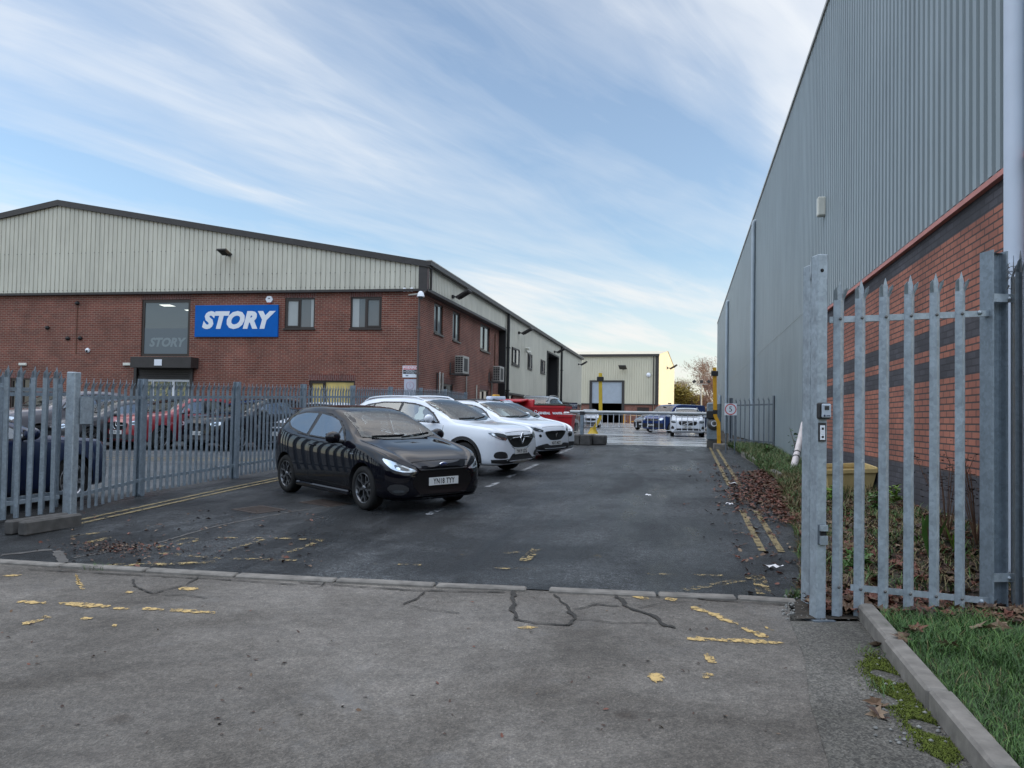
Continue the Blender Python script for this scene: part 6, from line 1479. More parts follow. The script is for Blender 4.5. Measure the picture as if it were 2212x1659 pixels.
def ring(T, d):
    zt, zs, zb = pchip(T['zt'], d), pchip(T['zs'], d), pchip(T['zb'], d); ws, wm, wt = pchip(T['ws'], d), pchip(T['wm'], d), pchip(T['wt'], d)
    hb = zs - zb; hg = zt - zs; k = min(1, max(0, (hg - .05) / .25))     # k: greenhouse present
    P = [(0, zb), (wm * .55, zb), (wm * .86, zb + .01), (wm * .965, zb + .07), (wm * .995, zb + hb * .32), (wm, zb + hb * .55), (ws + (wm - ws) * .80, zb + hb * .78), (ws + .012, zs - .05), (ws - .012, zs + .012 * (1 - k))]
    wtt = min(wt, ws - .03)
    if k > 0:
        w1 = ws - .03; P += [(w1 * (1 - k) + (w1 + (wtt - w1) * .28) * k - .0, zs + hg * (.30 * k + .35 * (1 - k))), (w1 * (1 - k) + (w1 + (wtt - w1) * .66) * k - .03 * (1 - k), zs + hg * (.62 * k + .6 * (1 - k))),
                             (wtt + .012 * k, zt - hg * .2 * (1 - k) - (.075 * k)), (wtt - .06, zt - .022 - .01 * (1 - k)), (wtt * .62, zt - .006), (wtt * .3, zt - .001), (0, zt)]
    else:
        P += [(ws - .03, zs + hg * .35), (ws - .06, zs + hg * .60), (wtt + .0, zt - hg * .2), (wtt - .06, zt - .032 * min(1, hg / .05)), (wtt * .62, zt - .012), (wtt * .3, zt - .003), (0, zt)]
    return P
def catmull(P, sub=3):
    out = []
    n = len(P)
    for i in range(n - 1):
        p0, p1, p2, p3 = P[max(0, i - 1)], P[i], P[i + 1], P[min(n - 1, i + 2)]
        for k in range(sub):
            t = k / sub; q = []
            for a in range(2):
                v = .5 * ((2 * p1[a]) + (-p0[a] + p2[a]) * t + (2 * p0[a] - 5 * p1[a] + 4 * p2[a] - p3[a]) * t * t + (-p0[a] + 3 * p1[a] - 3 * p2[a] + p3[a]) * t**3); q.append(v)
            out.append(tuple(q))
    out.append(P[-1]); return out
_body = {}
def body_mesh(key, T, sc):
    if key in _body: return _body[key]
    L = T['L']; nx = T['fo'] + T['wb'] / 2; ds = []
    N_ = 96
    for i in range(N_ + 1):
        t = i / N_; ds.append(L * (.5 - .5 * math.cos(math.pi * t)) * .55 + L * t * .45)
    vs = []; fs = []; nr = None
    for d in ds:
        h = catmull(ring(T, d), 3); full = [(y, z) for y, z in h] + [(-y, z) for y, z in h[-2:0:-1]]; nr = len(full)
        # plan rounding of nose and tail faces
        for (y, z) in full:
            x = nx - d
            if d < .35: x -= .10 * (abs(y) / T['wm'][4][1]) ** 2 * (1 - d / .35) + .05 * (1 - d / .35) * max(0, (z - .55)) ** 1 * 1.2
            if d > L - .3: x += .08 * (abs(y) / .85) ** 2 * (d - L + .3) / .3
            vs.append((x * sc[0], y * sc[1], z * sc[2]))
    for i in range(len(ds) - 1):
        for k in range(nr): fs.append((i * nr + k, i * nr + (k + 1) % nr, (i + 1) * nr + (k + 1) % nr, (i + 1) * nr + k))
    # end caps as a grid joining the two sides
    def cap(base, flip):
        half = nr // 2
        for k in range(half):
            a, b = base + k, base + k + 1; c, d_ = base + (nr - k - 1) % nr if k < half else 0, base + (nr - k) % nr
            q = (a, b, c, d_) if k > 0 else (a, b, base + nr - 1)
            if len(set(q)) < 3: continue
            q = tuple(dict.fromkeys(q)); fs.append(q if not flip else q[::-1])
    cap(0, True); cap((len(ds) - 1) * nr, False)
    me = bpy.data.meshes.new('b'); me.from_pydata(vs, [], fs); me.update()
    # wheel wells by boolean
    ob = bpy.data.objects.new('b', me); col.objects.link(ob); cut = MB()
    wr = T['wr'] * T.get('arch', 1.14)
    for ax in (T['wb'] / 2 * sc[0], -T['wb'] / 2 * sc[0]):
        for sy in (-1, 1):
            y0 = sy * (T['W'] / 2 * sc[1] - .30); y1 = sy * (T['W'] / 2 * sc[1] + .2); n = 36; v = []
            for yy in (min(y0, y1), max(y0, y1)):
                for k in range(n): a = 2 * math.pi * k / n; v.append((ax + wr * math.cos(a), yy, T['wr'] + .01 + wr * math.sin(a)))
            cut.mesh(v, [tuple(range(n - 1, -1, -1))[::-1], tuple(range(n, 2 * n))[::-1]] + [(k, n + k, n + (k + 1) % n, (k + 1) % n) for k in range(n)])
    co = cut.build('c', M['black']); 
    import bmesh
    for m_ in (ob.data, co.data):
        bm = bmesh.new(); bm.from_mesh(m_); bmesh.ops.recalc_face_normals(bm, faces=bm.faces); bm.to_mesh(m_); bm.free()
    bo = ob.modifiers.new('b', 'BOOLEAN'); bo.operation = 'DIFFERENCE'; bo.object = co; bo.solver = 'EXACT'
    dg = bpy.context.evaluated_depsgraph_get(); dg.update(); m2 = bpy.data.meshes.new_from_object(ob.evaluated_get(dg))
    bpy.data.objects.remove(ob); bpy.data.objects.remove(co)
    m2.materials.clear(); m2.materials.append(None); m2.materials.append(M['plastic'])
    for p in m2.polygons:
        c = p.center; inn = any(math.hypot(c.x - ax, c.z - T['wr'] - .01) < wr * 1.004 for ax in (T['wb'] / 2 * sc[0], -T['wb'] / 2 * sc[0])) and abs(c.y) > T['W'] / 2 * sc[1] - .32
        side = inn and (abs(p.normal.y) < .35 or abs(c.y) < T['W'] / 2 * sc[1] - .27)
        p.material_index = 1 if side else 0; p.use_smooth = not side and p.area < .05
    bm = bmesh.new(); bm.from_mesh(m2); bmesh.ops.remove_doubles(bm, verts=bm.verts, dist=1e-5)
    for e_ in bm.edges:
        if len(e_.link_faces) == 2 and (e_.link_faces[0].material_index != e_.link_faces[1].material_index or e_.calc_face_angle(0) > R(38)): e_.smooth = False
    bm.to_mesh(m2); 
    bvh = BVHTree.FromBMesh(bm); bm.free()
    _body[key] = (m2, bvh); return _body[key]
def chaikin(P, n=2):
    for _ in range(n):
        Q = []
        for i in range(len(P)):
            a, b = P[i], P[(i + 1) % len(P)]; Q += [(a[0] * .75 + b[0] * .25, a[1] * .75 + b[1] * .25), (a[0] * .25 + b[0] * .75, a[1] * .25 + b[1] * .75)]
        P = Q
    return P
def inpoly(P, x, y):
    c = False; n = len(P)
    for i in range(n):
        (xa, ya), (xb, yb) = P[i], P[(i + 1) % n]
        if (ya > y) != (yb > y) and x < (xb - xa) * (y - ya) / (yb - ya) + xa: c = not c
    return c
def densify(P, res):
    D = []
    for i in range(len(P)):
        a, b = P[i], P[(i + 1) % len(P)]; n = max(1, int(math.hypot(b[0] - a[0], b[1] - a[1]) / res))
        for k in range(n): D.append((a[0] + (b[0] - a[0]) * k / n, a[1] + (b[1] - a[1]) * k / n))
    return D
def patch(mb, bvh, poly, view, off=.003, res=.05, m=0, rnd=1, side=1, holes=()):
    """drape a polygon drawn in the side (x,z), front (y,z), rear or top view onto the body"""
    P = chaikin(poly, rnd) if rnd else list(poly)
    D = []
    for i in range(len(P)):
        a, b = P[i], P[(i + 1) % len(P)]; n = max(1, int(math.hypot(b[0] - a[0], b[1] - a[1]) / res))
        for k in range(n): D.append((a[0] + (b[0] - a[0]) * k / n, a[1] + (b[1] - a[1]) * k / n))
    nb = len(D); x0, x1 = min(p[0] for p in D), max(p[0] for p in D); z0, z1 = min(p[1] for p in D), max(p[1] for p in D)
    def inside(x, y):
        c = False
        for i in range(nb):
            (xa, ya), (xb, yb) = D[i], D[(i + 1) % nb]
            if (ya > y) != (yb > y) and x < (xb - xa) * (y - ya) / (yb - ya) + xa: c = not c
        return c
    G = list(D); x = x0 + res * .5
    while x < x1:
        z = z0 + res * .5
        while z < z1:
            if inside(x, z) and min((x - p[0])**2 + (z - p[1])**2 for p in D) > (res * .35)**2: G.append((x, z))
            z += res
        x += res
    ed_ = [(i, (i + 1) % nb) for i in range(nb)]
    for hp in holes:
        hd = densify(hp, res); b0 = len(G); G += hd; ed_ += [(b0 + i, b0 + (i + 1) % len(hd)) for i in range(len(hd))]
    r = delaunay_2d_cdt([Vector(p) for p in G], ed_, [], 1 if not holes else 0, 1e-5)
    V = []
    for p in r[0]:
        if view == 'side': o, d = Vector((p[0], 4 * side, p[1])), Vector((0, -side, 0))
        elif view == 'front': o, d = Vector((6, p[0], p[1])), Vector((-1, 0, 0))
        elif view == 'rear': o, d = Vector((-6, p[0], p[1])), Vector((1, 0, 0))
        else: o, d = Vector((p[0], p[1], 4)), Vector((0, 0, -1))
        h = bvh.ray_cast(o, d)
        if h[0] is None: V.append(None); continue
        n = h[1] if h[1].dot(d) < 0 else -h[1]
        if off > .0065:
            ns = n.copy()
            for (a_, b_) in ((.05, 0), (-.05, 0), (0, .05), (0, -.05)):
                o2 = o + (Vector((a_, 0, b_)) if view == 'side' else (Vector((0, a_, b_)) if view in ('front', 'rear') else Vector((a_, b_, 0)))); h2 = bvh.ray_cast(o2, d)
                if h2[0] is not None: m2 = h2[1] if h2[1].dot(d) < 0 else -h2[1]; ns += m2
            n = ns.normalized()
        V.append(h[0] + n * off)
    fs = []
    for t in r[2]:
        if any(V[i] is None for i in t): continue
        if holes:
            cx_ = sum(r[0][i][0] for i in t) / 3; cy_ = sum(r[0][i][1] for i in t) / 3
            if not inpoly(D, cx_, cy_) or any(inpoly(h_, cx_, cy_) for h_ in holes): continue
        a, b, c = (V[i] for i in t)
        if max((a - b).length, (b - c).length, (a - c).length) > max(.25, res * 6): continue
        nn = (b - a).cross(c - a); dv = {'side': Vector((0, -side, 0)), 'front': Vector((-1, 0, 0)), 'rear': Vector((1, 0, 0)), 'top': Vector((0, 0, -1))}[view]
        fs.append(tuple(t) if nn.dot(dv) < 0 else tuple(t)[::-1])
    mb.mesh([v if v is not None else Vector((0, 0, .5)) for v in V], fs, m, True)
_wheel = {}
def wheel_meshes(r, style, mat, w=.20):
    key = (round(r, 3), style, mat.name)
    if key in _wheel: return _wheel[key]
    rr = r * .70
    Mx = Matrix.Rotation(R(-90), 4, 'X')     # axis along +y (outboard)
    mb = MB(); mb.lathe([(rr, -w / 2), (r - .02, -w / 2), (r, -w / 2 + .03), (r, w / 2 - .03), (r - .02, w / 2 - .004), (rr + .01, w / 2), (rr, w / 2 - .01), (rr - .005, w / 2 - .05), (rr - .01, -w / 2), (0, -w / 2)], 40, Mx)
    t = mb.build('t', M['tyre']); tm = t.data; bpy.data.objects.remove(t); tm.name = 'tyre'
    mb = MB(); f = w / 2 - .012
    mb.lathe([(rr * 1.0, f - .004), (rr * .985, f + .004), (rr * .93, f - .002), (rr * .90, f - .05), (rr * .88, f - .13)], 40, Mx)
    mb.lathe([(rr * .20, f - .03), (rr * .18, f - .006), (rr * .10, f + .002), (0, f + .003)], 20, Mx)
    n = {'y': 5, 'five': 5, 'ten': 10, 'steel': 12}[style]
    for k in range(n):
        a = 2 * math.pi * k / n + .3
        def sp(r0, a0, r1, a1, w0, w1, d0, d1):
            p0 = Vector((math.cos(a0) * r0, math.sin(a0) * r0)); p1 = Vector((math.cos(a1) * r1, math.sin(a1) * r1)); t_ = (p1 - p0).normalized(); nn = Vector((-t_.y, t_.x))
            q = [p0 - nn * w0, p0 + nn * w0, p1 + nn * w1, p1 - nn * w1]; top_ = [Vector((c.x, c.y, d)) for c, d in zip(q, (d0, d0, d1, d1))]; bot = [v - Vector((0, 0, .03)) for v in top_]
            v = [Mx @ c for c in top_ + bot]; mb.mesh(v, [(0, 3, 2, 1), (4, 5, 6, 7), (0, 1, 5, 4), (1, 2, 6, 5), (2, 3, 7, 6), (3, 0, 4, 7)])
        if style == 'y':
            sp(rr * .12, a, rr * .52, a, .018, .015, f - .012, f - .010)
            for s in (-1, 1): sp(rr * .48, a, rr * .72, a + s * .28, .014, .013, f - .010, f - .006); sp(rr * .70, a + s * .27, rr * .95, a + s * .24, .013, .015, f - .006, f - .003)
        elif style == 'five':
            for s in (-1, 1): sp(rr * .15, a + s * .25, rr * .94, a + s * .13, .018, .014, f - .012, f - .006)
        elif style == 'ten': sp(rr * .15, a, rr * .94, a, .014, .017, f - .012, f - .006)
        else: sp(rr * .2, a, rr * .93, a, .03, .035, f - .03, f - .02)
    t = mb.build('r', mat); rm = t.data; bpy.data.objects.remove(t); rm.name = 'rim'
    mb = MB(); mb.lathe([(0, f - .09), (rr * .62, f - .09), (rr * .62, f - .11)], 28, Mx); mb.lathe([(rr * .6, f - .14), (rr * .93, f - .14)], 28, Mx, 1); t = mb.build('d', [M['bolt'], M['dark']]); dm = t.data; bpy.data.objects.remove(t); dm.name = 'brake_disc'
    _wheel[key] = (tm, rm, dm); return _wheel[key]
def ellipsoid(mb, c, r, n=12, m=0):
    prof = [(math.sin(math.pi * i / 8), -math.cos(math.pi * i / 8)) for i in range(9)]
    mb.lathe(prof, n, Matrix.Translation(c) @ Matrix.Diagonal((*r, 1)), m)
def make_car(pos_nose, heading, T, dims, paint, label, cat='car', name='parked_car', group='parked cars', plate=None, front='gen', style='five', rim='alloy', key=None, rails=None, badge=None, cladding=False, fn=G2, detail=2, rear=False, roofc=None, mirror=None, two_tone=None, yawfix=0, nose_h=None):
    L, W, H = dims; sc = (L / T['L'], W / T['W'], H / T['H']); key = key or (T['L'], round(L, 2), round(W, 2), round(H, 2))
    h = Vector((heading[0], heading[1], 0)).normalized(); nose = Vector((pos_nose[0], pos_nose[1], 0)); nx = (T['fo'] + T['wb'] / 2) * sc[0]
    c = nose - h * nx; zc = fn(c.x, c.y)
    up = Vector((0, 0, 1)) if (c.x < -8.9 and c.y > 17.5 or c.y > 26.3) else slopeup(min(c.y, 25))
    left = up.cross(h).normalized(); fw = left.cross(up)
    e = empty(name, (0, 0, 0), label, cat, group, mat=Matrix((Vector((fw.x, left.x, up.x, c.x)), Vector((fw.y, left.y, up.y, c.y)), Vector((fw.z, left.z, up.z, zc)), Vector((0, 0, 0, 1)))))
    me, bvh = body_mesh(key, T, sc)
    zc_ = (max(z for y, z in T['ws_poly']) + min(z for y, z in T['ws_poly'])) / 2; wsin = [(y * .885 * sc[1], (zc_ + (z - zc_) * .86) * sc[2]) for y, z in T['ws_poly']]
    nx_ = (T['fo'] + T['wb'] / 2); pns = [[((nx_ - a) * sc[0], b * sc[2]) for a, b in p] for p in T['panes']]
    hk = (key, 'open')
    if hk not in _body:
        import bmesh
        bm = bmesh.new(); bm.from_mesh(me); kill = []
        zlo = min(z for y, z in wsin) - .05
        for f in bm.faces:
            if f.material_index: continue
            c_ = f.calc_center_median()
            if c_.z < zlo - .2: continue
            n_ = f.normal
            if abs(n_.y) > .45 and abs(c_.y) > .3:
                if any(inpoly(p, v.co.x, v.co.z) for p in pns for v in f.verts): kill.append(f); continue
            if n_.x > .15 and c_.x > -.2:
                if any(inpoly(wsin, v.co.y, v.co.z) for v in f.verts): kill.append(f)
        bmesh.ops.delete(bm, geom=kill, context='FACES'); a_ = bpy.data.meshes.new('body'); bm.to_mesh(a_)
        low = [f for f in bm.faces if f.calc_center_median().z < .25]
        bmesh.ops.delete(bm, geom=low, context='FACES'); bm.normal_update()
        nn_ = {v: v.normal.copy() for v in bm.verts}
        for v in bm.verts: v.co -= nn_[v] * .022
        for f in bm.faces: f.material_index = 0
        b_ = bpy.data.meshes.new('cabin_lining'); bm.to_mesh(b_); bm.free(); b_.materials.clear(); b_.materials.append(M['lining'])
        a_.materials.append(None); a_.materials.append(M['plastic']); _body[hk] = (a_, b_)
    me = _body[hk][0].copy(); me.name = 'body'; me.materials[0] = M[paint]; link('body', me, e); link('cabin_lining', _body[hk][1], e)
    # cabin: seats, dashboard, wheel
    hz_ = H - .62 if T is not VAN else 1.32
    for (sx, sy) in ((T['wb'] * .5 - (T['mirror'][0] + .75 - T['fo']), 1), (T['wb'] * .5 - (T['mirror'][0] + .75 - T['fo']), -1)) if detail else ():
        sx *= sc[0]; mb = MB(); mb.box((sx + .12, sy * W * .21, .48 * H / 1.48), (.52, .50, .16), bev=.05); mb.box((sx - .18, sy * W * .21, hz_ - .12), (.14, .48, .60), Matrix.Rotation(R(-14), 3, 'Y'), bev=.05); mb.build('seat', M['seat'], e, world=False)
        mb = MB(); mb.box((sx - .27, sy * W * .21, hz_ + .27), (.10, .26, .17), Matrix.Rotation(R(-10), 3, 'Y'), bev=.035); mb.build('headrest', M['seat'], e, world=False)
    if detail:
        sx = -T['wb'] * .5 * sc[0] + .35; mb = MB(); mb.box((sx + .15, 0, .50 * H / 1.48), (.5, W * .68, .16), bev=.05); mb.box((sx - .14, 0, hz_ - .16), (.14, W * .66, .52), Matrix.Rotation(R(-16), 3, 'Y'), bev=.05); mb.build('rear_seat', M['seat'], e, world=False)
        for sy in (-1, 1): mb = MB(); mb.box((sx - .22, sy * W * .18, hz_ + .17), (.09, .24, .13), bev=.035); mb.build('headrest', M['seat'], e, world=False)
        dx_ = (T['fo'] + T['wb'] / 2 - T['mirror'][0]) * sc[0]; zd = (min(z for y, z in T['ws_poly']) - .05) * sc[2]
        mb = MB(); mb.box((dx_ + .10, 0, zd - .16), (.46, W * .76, .28), bev=.07); mb.build('dashboard', M['lining'], e, world=False)
        mb = MB(); Mw = Matrix.Translation((dx_ - .24, -W * .21, zd - .03)) @ Matrix.Rotation(R(-66), 4, 'Y'); pts = [Mw @ Vector((math.cos(2 * math.pi * k / 18) * .18, math.sin(2 * math.pi * k / 18) * .18, 0)) for k in range(19)]; mb.tube(pts, .014, 6, caps=False); mb.tube([pts[0], pts[9]], .016, 5); mb.build('steering_wheel', M['plastic'], e, world=False)
        mb = MB(); mb.box(((T['fo'] + T['wb'] / 2) * sc[0] - T['mirror'][0] * sc[0] - .22, 0, max(z for y, z in T['ws_poly']) * sc[2] - .13), (.03, .24, .07), bev=.012); mb.build('rear_view_mirror', M['plastic'], e, world=False)
    X = lambda d: (T['fo'] + T['wb'] / 2 - d) * sc[0]
    Y = lambda y: y * sc[1]; Z = lambda z: z * sc[2]
    def P(nm, mat, polys, view, off=.003, side=1, res=.05, rnd=1, par=None, conv=True, holes=()):
        mb = MB(); cv = (lambda p: [(X(a), Z(b)) for a, b in p]) if view == 'side' else ((lambda p: [(Y(a), Z(b)) for a, b in p]) if view in ('front', 'rear') else (lambda p: [(X(a), Y(b)) for a, b in p])); hs = [cv(h) for h in holes]
        for p in polys:
            q = [(X(a), Z(b)) for a, b in p] if view == 'side' else ([(Y(a), Z(b)) for a, b in p] if view in ('front', 'rear') else [(X(a), Y(b)) for a, b in p])
            patch(mb, bvh, q, view, off, res, 0, rnd, side, hs)
        o = mb.build(nm, M[mat], None); o.parent = par or e; return o
    # glazing
    for sd in (1, -1):
        tr = P('window_trim', 'plastic', [T['dlo']], 'side', .003, sd, rnd=0, holes=T['panes'], res=.04)
        for pn in T['panes']: P('side_window', 'cglass', [pn], 'side', .007, sd, rnd=0)
    zc_ = (max(z for y, z in T['ws_poly']) + min(z for y, z in T['ws_poly'])) / 2; wsin = [(y * .885, zc_ + (z - zc_) * .86) for y, z in T['ws_poly']]
    P('windscreen_surround', 'plastic', [T['ws_poly']], 'front', .0035, res=.04, rnd=0, holes=[wsin])
    wsn_ = P('windscreen', 'wglass', [T['ws_poly']], 'front', .007, res=.06, rnd=0)
    if rear: P('rear_window', 'cglass', [[(-.5, T['H'] * .76), (.5, T['H'] * .76), (.44, T['H'] * .9), (-.44, T['H'] * .9)]], 'rear', .004)
    H0 = T['H']
    if detail >= 1:
        # shut lines
        for sd in (1, -1):
            mb = MB()
            for d in T['doors']:
                zt_ = pchip(T['zs'], d) - .03
                patch(mb, bvh, [(X(d) - .004, Z(.30)), (X(d) + .004, Z(.30)), (X(d - .02) + .004, Z(zt_)), (X(d - .02) - .004, Z(zt_))], 'side', .002, .08, 0, 0, sd)
            d0, d1 = T['doors'][0], T['doors'][-1]
            patch(mb, bvh, [(X(d0), Z(.305)), (X(d1), Z(.315)), (X(d1), Z(.325)), (X(d0), Z(.315))], 'side', .002, .1, 0, 0, sd)
            o = mb.build('door_seam', M['dark'], None); o.parent = e
            for i in range(len(T['doors']) - 1):
                d = T['doors'][i + 1] - .14; zz = pchip(T['zs'], d) - .11; hh = bvh.ray_cast(Vector((X(d), 4 * sd, Z(zz))), Vector((0, -sd, 0)))[0]
                if hh: mb = MB(); mb.box(hh + Vector((0, sd * .018, 0)), (.17, .022, .028), bev=.008); o = mb.build('door_handle', M[paint] if paint != 'plastic' else M['plastic'], None); o.parent = e
        # mirrors
        for sd in (1, -1):
            md, mz = T['mirror']; c0 = Vector((X(md), sd * (W / 2 + .085), Z(mz) + .02)); mb = MB(); ellipsoid(mb, c0, (.085, .125, .092)); o = mb.build('door_mirror', M[mirror or paint], None); o.parent = e
            mb = MB(); mb.tube([Vector((X(md) + .01, sd * (W / 2 - .10), Z(mz) - .05)), c0 - Vector((0, 0, .05))], .03, 6); mb.box(c0 - Vector((.055, 0, 0)), (.02, .18, .12), bev=.008); a_ = mb.build('mirror_stalk', M['plastic'], None); a_.parent = o
    # bonnet line
    if detail >= 1:
        hz = T['zt'][2][1] if T is not VAN else .98; wl = .50 if T is not VAN else .6
        P('bonnet_seam', 'dark', [[(-wl, hz - .075), (-.3, hz - .058), (0, hz - .052), (.3, hz - .058), (wl, hz - .075), (wl, hz - .068), (.3, hz - .051), (0, hz - .045), (-.3, hz - .051), (-wl, hz - .068)]], 'front', .002, rnd=0)
        for (y0, y1, zz) in ((-.5, .06, 0), (-.02, .55, .004)):
            mb = MB(); pts = []
            zb_ = T['ws_poly'][2][1]
            for k in range(7):
                y = y0 + (y1 - y0) * k / 6; z = zb_ + .02 + .028 * k / 6 + abs(y) * .04; hh = bvh.ray_cast(Vector((6, Y(y), Z(z))), Vector((-1, 0, 0)))
                if hh[0]: pts.append(hh[0] + hh[1].normalized() * .018 * (1 if hh[1].x > 0 else -1))
            if len(pts) > 2: mb.tube(pts, .011, 5); o = mb.build('wiper', M['plastic'], None); o.parent = wsn_
    # lights, grille etc. in front view; heights for reference shape
    F_ = FRONTS[front]
    for nm, mat, polys, off, rnd in F_:
        o_first = None
        for p in polys:
            o = P(nm, mat, [p], 'front', off, rnd=rnd, res=.035 if detail == 2 else .06)
    for sd in (1, -1):
        for nm, mat, p, off in SIDES.get(front, ()): P(nm, mat, [p], 'side', off, sd)
        tl = T['L']; zz = T['H'] * .62
        P('tail_light', 'tail', [[(tl - .22, zz + .06), (tl - .03, zz + .08), (tl - .01, zz - .10), (tl - .16, zz - .06)]], 'side', .005, sd, res=.04)
        P('tail_light', 'tail', [[(sd * .72, zz + .08), (sd * .46, zz + .06), (sd * .50, zz - .06), (sd * .72, zz - .10)]], 'rear', .005, 1, res=.05)
    # plate
    if plate or nose_h:
        pz = PLATEZ.get(front, .42); hh = bvh.ray_cast(Vector((6, 0, Z(pz))), Vector((-1, 0, 0)))[0]; x = hh.x + .022
        mb = MB(); mb.box((x, 0, Z(pz)), (.012, .52, .112), bev=.003); pl_ = mb.build('number_plate', M['plate'], None); pl_.parent = e
        if plate:
            t = text_mesh(plate, .108, Matrix.Translation((x + .007, 0, Z(pz) - .002)) @ Matrix(((0, 0, 1), (1, 0, 0), (0, 1, 0))).to_4x4(), M['black'], 'lettering', None, .0008, .0022, 0, .70, 1.12); t.parent = pl_
    if badge:
        bz, kind = badge; hh = bvh.ray_cast(Vector((6, 0, Z(bz))), Vector((-1, 0, 0)))[0]; x = hh.x + .012; Mx = Matrix.Translation((x, 0, Z(bz))) @ Matrix(((0, 0, 1), (1, 0, 0), (0, 1, 0))).to_4x4()
        if kind == 'oval':
            mb = MB(); mb.lathe([(0, 0), (.056, 0), (.058, -.01)], 24, Mx @ Matrix.Diagonal((1.25, .5, 1, 1))); b0 = mb.build('badge', M['chrome'], None); b0.parent = e
            mb = MB(); mb.lathe([(0, .002), (.047, .002), (.048, 0)], 24, Mx @ Matrix.Diagonal((1.25, .5, 1, 1))); b1 = mb.build('badge_field', simple('badge_blue', (.01, .03, .15), .3), None); b1.parent = b0
            t = text_mesh('Ford', .042, Mx @ Matrix.Translation((0, 0, .003)), M['chrome'], 'lettering', None, .0006, .0008, .3, 1.0); t.parent = b0
        elif kind == 'diamond':
            mb = MB(); 
            for (a, b_) in (((0, .115), (.072, 0)), ((.072, 0), (0, -.115)), ((0, -.115), (-.072, 0)), ((-.072, 0), (0, .115))): mb.tube([Mx @ Vector((a[0], a[1], .012)), Mx @ Vector((b_[0], b_[1], .012))], .016, 6)
            o = mb.build('badge', M['chrome'], None); o.parent = e
        elif kind == 'star':
            mb = MB(); 
            mb.lathe([(.10, .01), (.115, .02), (.13, .01)], 28, Mx)
            for k in range(3): a = R(90 + 120 * k); mb.tube([Mx @ Vector((0, 0, .015)), Mx @ Vector((math.cos(a) * .11, math.sin(a) * .11, .012))], [.014, .005], 5)
            mb.tube([Mx @ Vector((-.42, .0, .008)), Mx @ Vector((-.14, 0, .01))], .012, 5); mb.tube([Mx @ Vector((.42, .0, .008)), Mx @ Vector((.14, 0, .01))], .012, 5)
            o = mb.build('badge', M['chrome'], None); o.parent = e
        elif kind == 'bar':
            mb = MB(); mb.lathe([(.045, .01), (.06, .016), (.072, .008)], 24, Mx); mb.tube([Mx @ Vector((-.30, -.105, .012)), Mx @ Vector((.30, .105, .012))], .012, 5); o = mb.build('badge', M['chrome'], None); o.parent = e
        elif kind == 'ring':
            mb = MB(); mb.lathe([(.055, .01), (.066, .014), (.075, .008)], 24, Mx); 
            for s in (-1, 1): mb.tube([Mx @ Vector((s * .045, .035, .01)), Mx @ Vector((s * .018, -.045, .01)), Mx @ Vector((0, -.005, .01))], .007, 5)
            o = mb.build('badge', M['chrome'], None); o.parent = e
        elif kind == 'arrow':
            mb = MB(); 
            for s in (-1, 1): mb.tube([Mx @ Vector((s * .06, .05, .01)), Mx @ Vector((s * .012, .01, .012)), Mx @ Vector((s * .004, -.07, .01))], .008, 5)
            o = mb.build('badge', simple('dark_chrome', (.3, .28, .26), .25, 1.0), None); o.parent = e
    # wheels
    wr = T['wr']; tm, rm, dm = wheel_meshes(wr, style, M[rim])
    for ax in (1, -1):
        for sd in (1, -1):
            Mx = Matrix.Translation((ax * T['wb'] / 2 * sc[0], sd * (W / 2 - .125), wr)) @ (Matrix.Identity(4) if sd > 0 else Matrix.Rotation(math.pi, 4, 'Z')) @ Matrix.Rotation(random.uniform(0, 6), 4, 'Y')
            w_ = bpy.data.objects.new('wheel', dm); col.objects.link(w_); w_.parent = e; w_.matrix_local = Mx
            for nm, m_ in (('tyre', tm), ('rim', rm)): o = bpy.data.objects.new(nm, m_); col.objects.link(o); o.parent = w_
    # plastic arches and sills
    if cladding:
        for sd in (1, -1):
            mb = MB(); ro = (T['wr'] * 1.14) 
            for ax in (1, -1):
                cx = ax * T['wb'] / 2 * sc[0]; n = 26; O = []; I = []
                for k in range(n + 1):
                    a = R(-20) + R(220) * k / n; O.append((cx + (ro + .07) * math.cos(a), T['wr'] + .01 + (ro + .07) * math.sin(a))); I.append((cx + (ro + .003) * math.cos(a), T['wr'] + .01 + (ro + .003) * math.sin(a)))
                patch(mb, bvh, O + I[::-1], 'side', .006, .06, 0, 0, sd)
            patch(mb, bvh, [(T['wb'] / 2 * sc[0] - ro, .20), (T['wb'] / 2 * sc[0] - ro, .40), (-T['wb'] / 2 * sc[0] + ro, .42), (-T['wb'] / 2 * sc[0] + ro, .22)], 'side', .006, .08, 0, 0, sd)
            o = mb.build('wheel_arch_trim', M['plastic'], None); o.parent = e
    if rails:
        for sd in (1, -1):
            pts = []; d0, d1 = (T['L'] * .50, T['L'] * .90)
            for k in range(11):
                d = d0 + (d1 - d0) * k / 10; y = (pchip(T['wt'], d) - .05) * sc[1] * sd; hh = bvh.ray_cast(Vector((X(d), y, 4)), Vector((0, 0, -1)))[0]; pts.append(hh + Vector((0, 0, (.045 if 0 < k < 10 else .005))))
            mb = MB(); mb.tube(pts, .016, 6); o = mb.build('roof_rail', M[rails], None); o.parent = e
    return e, bvh, X, Y, Z
FRONTS = {}; SIDES = {}; PLATEZ = {}
def sym(p): return [p, [(-y, z) for y, z in p]]
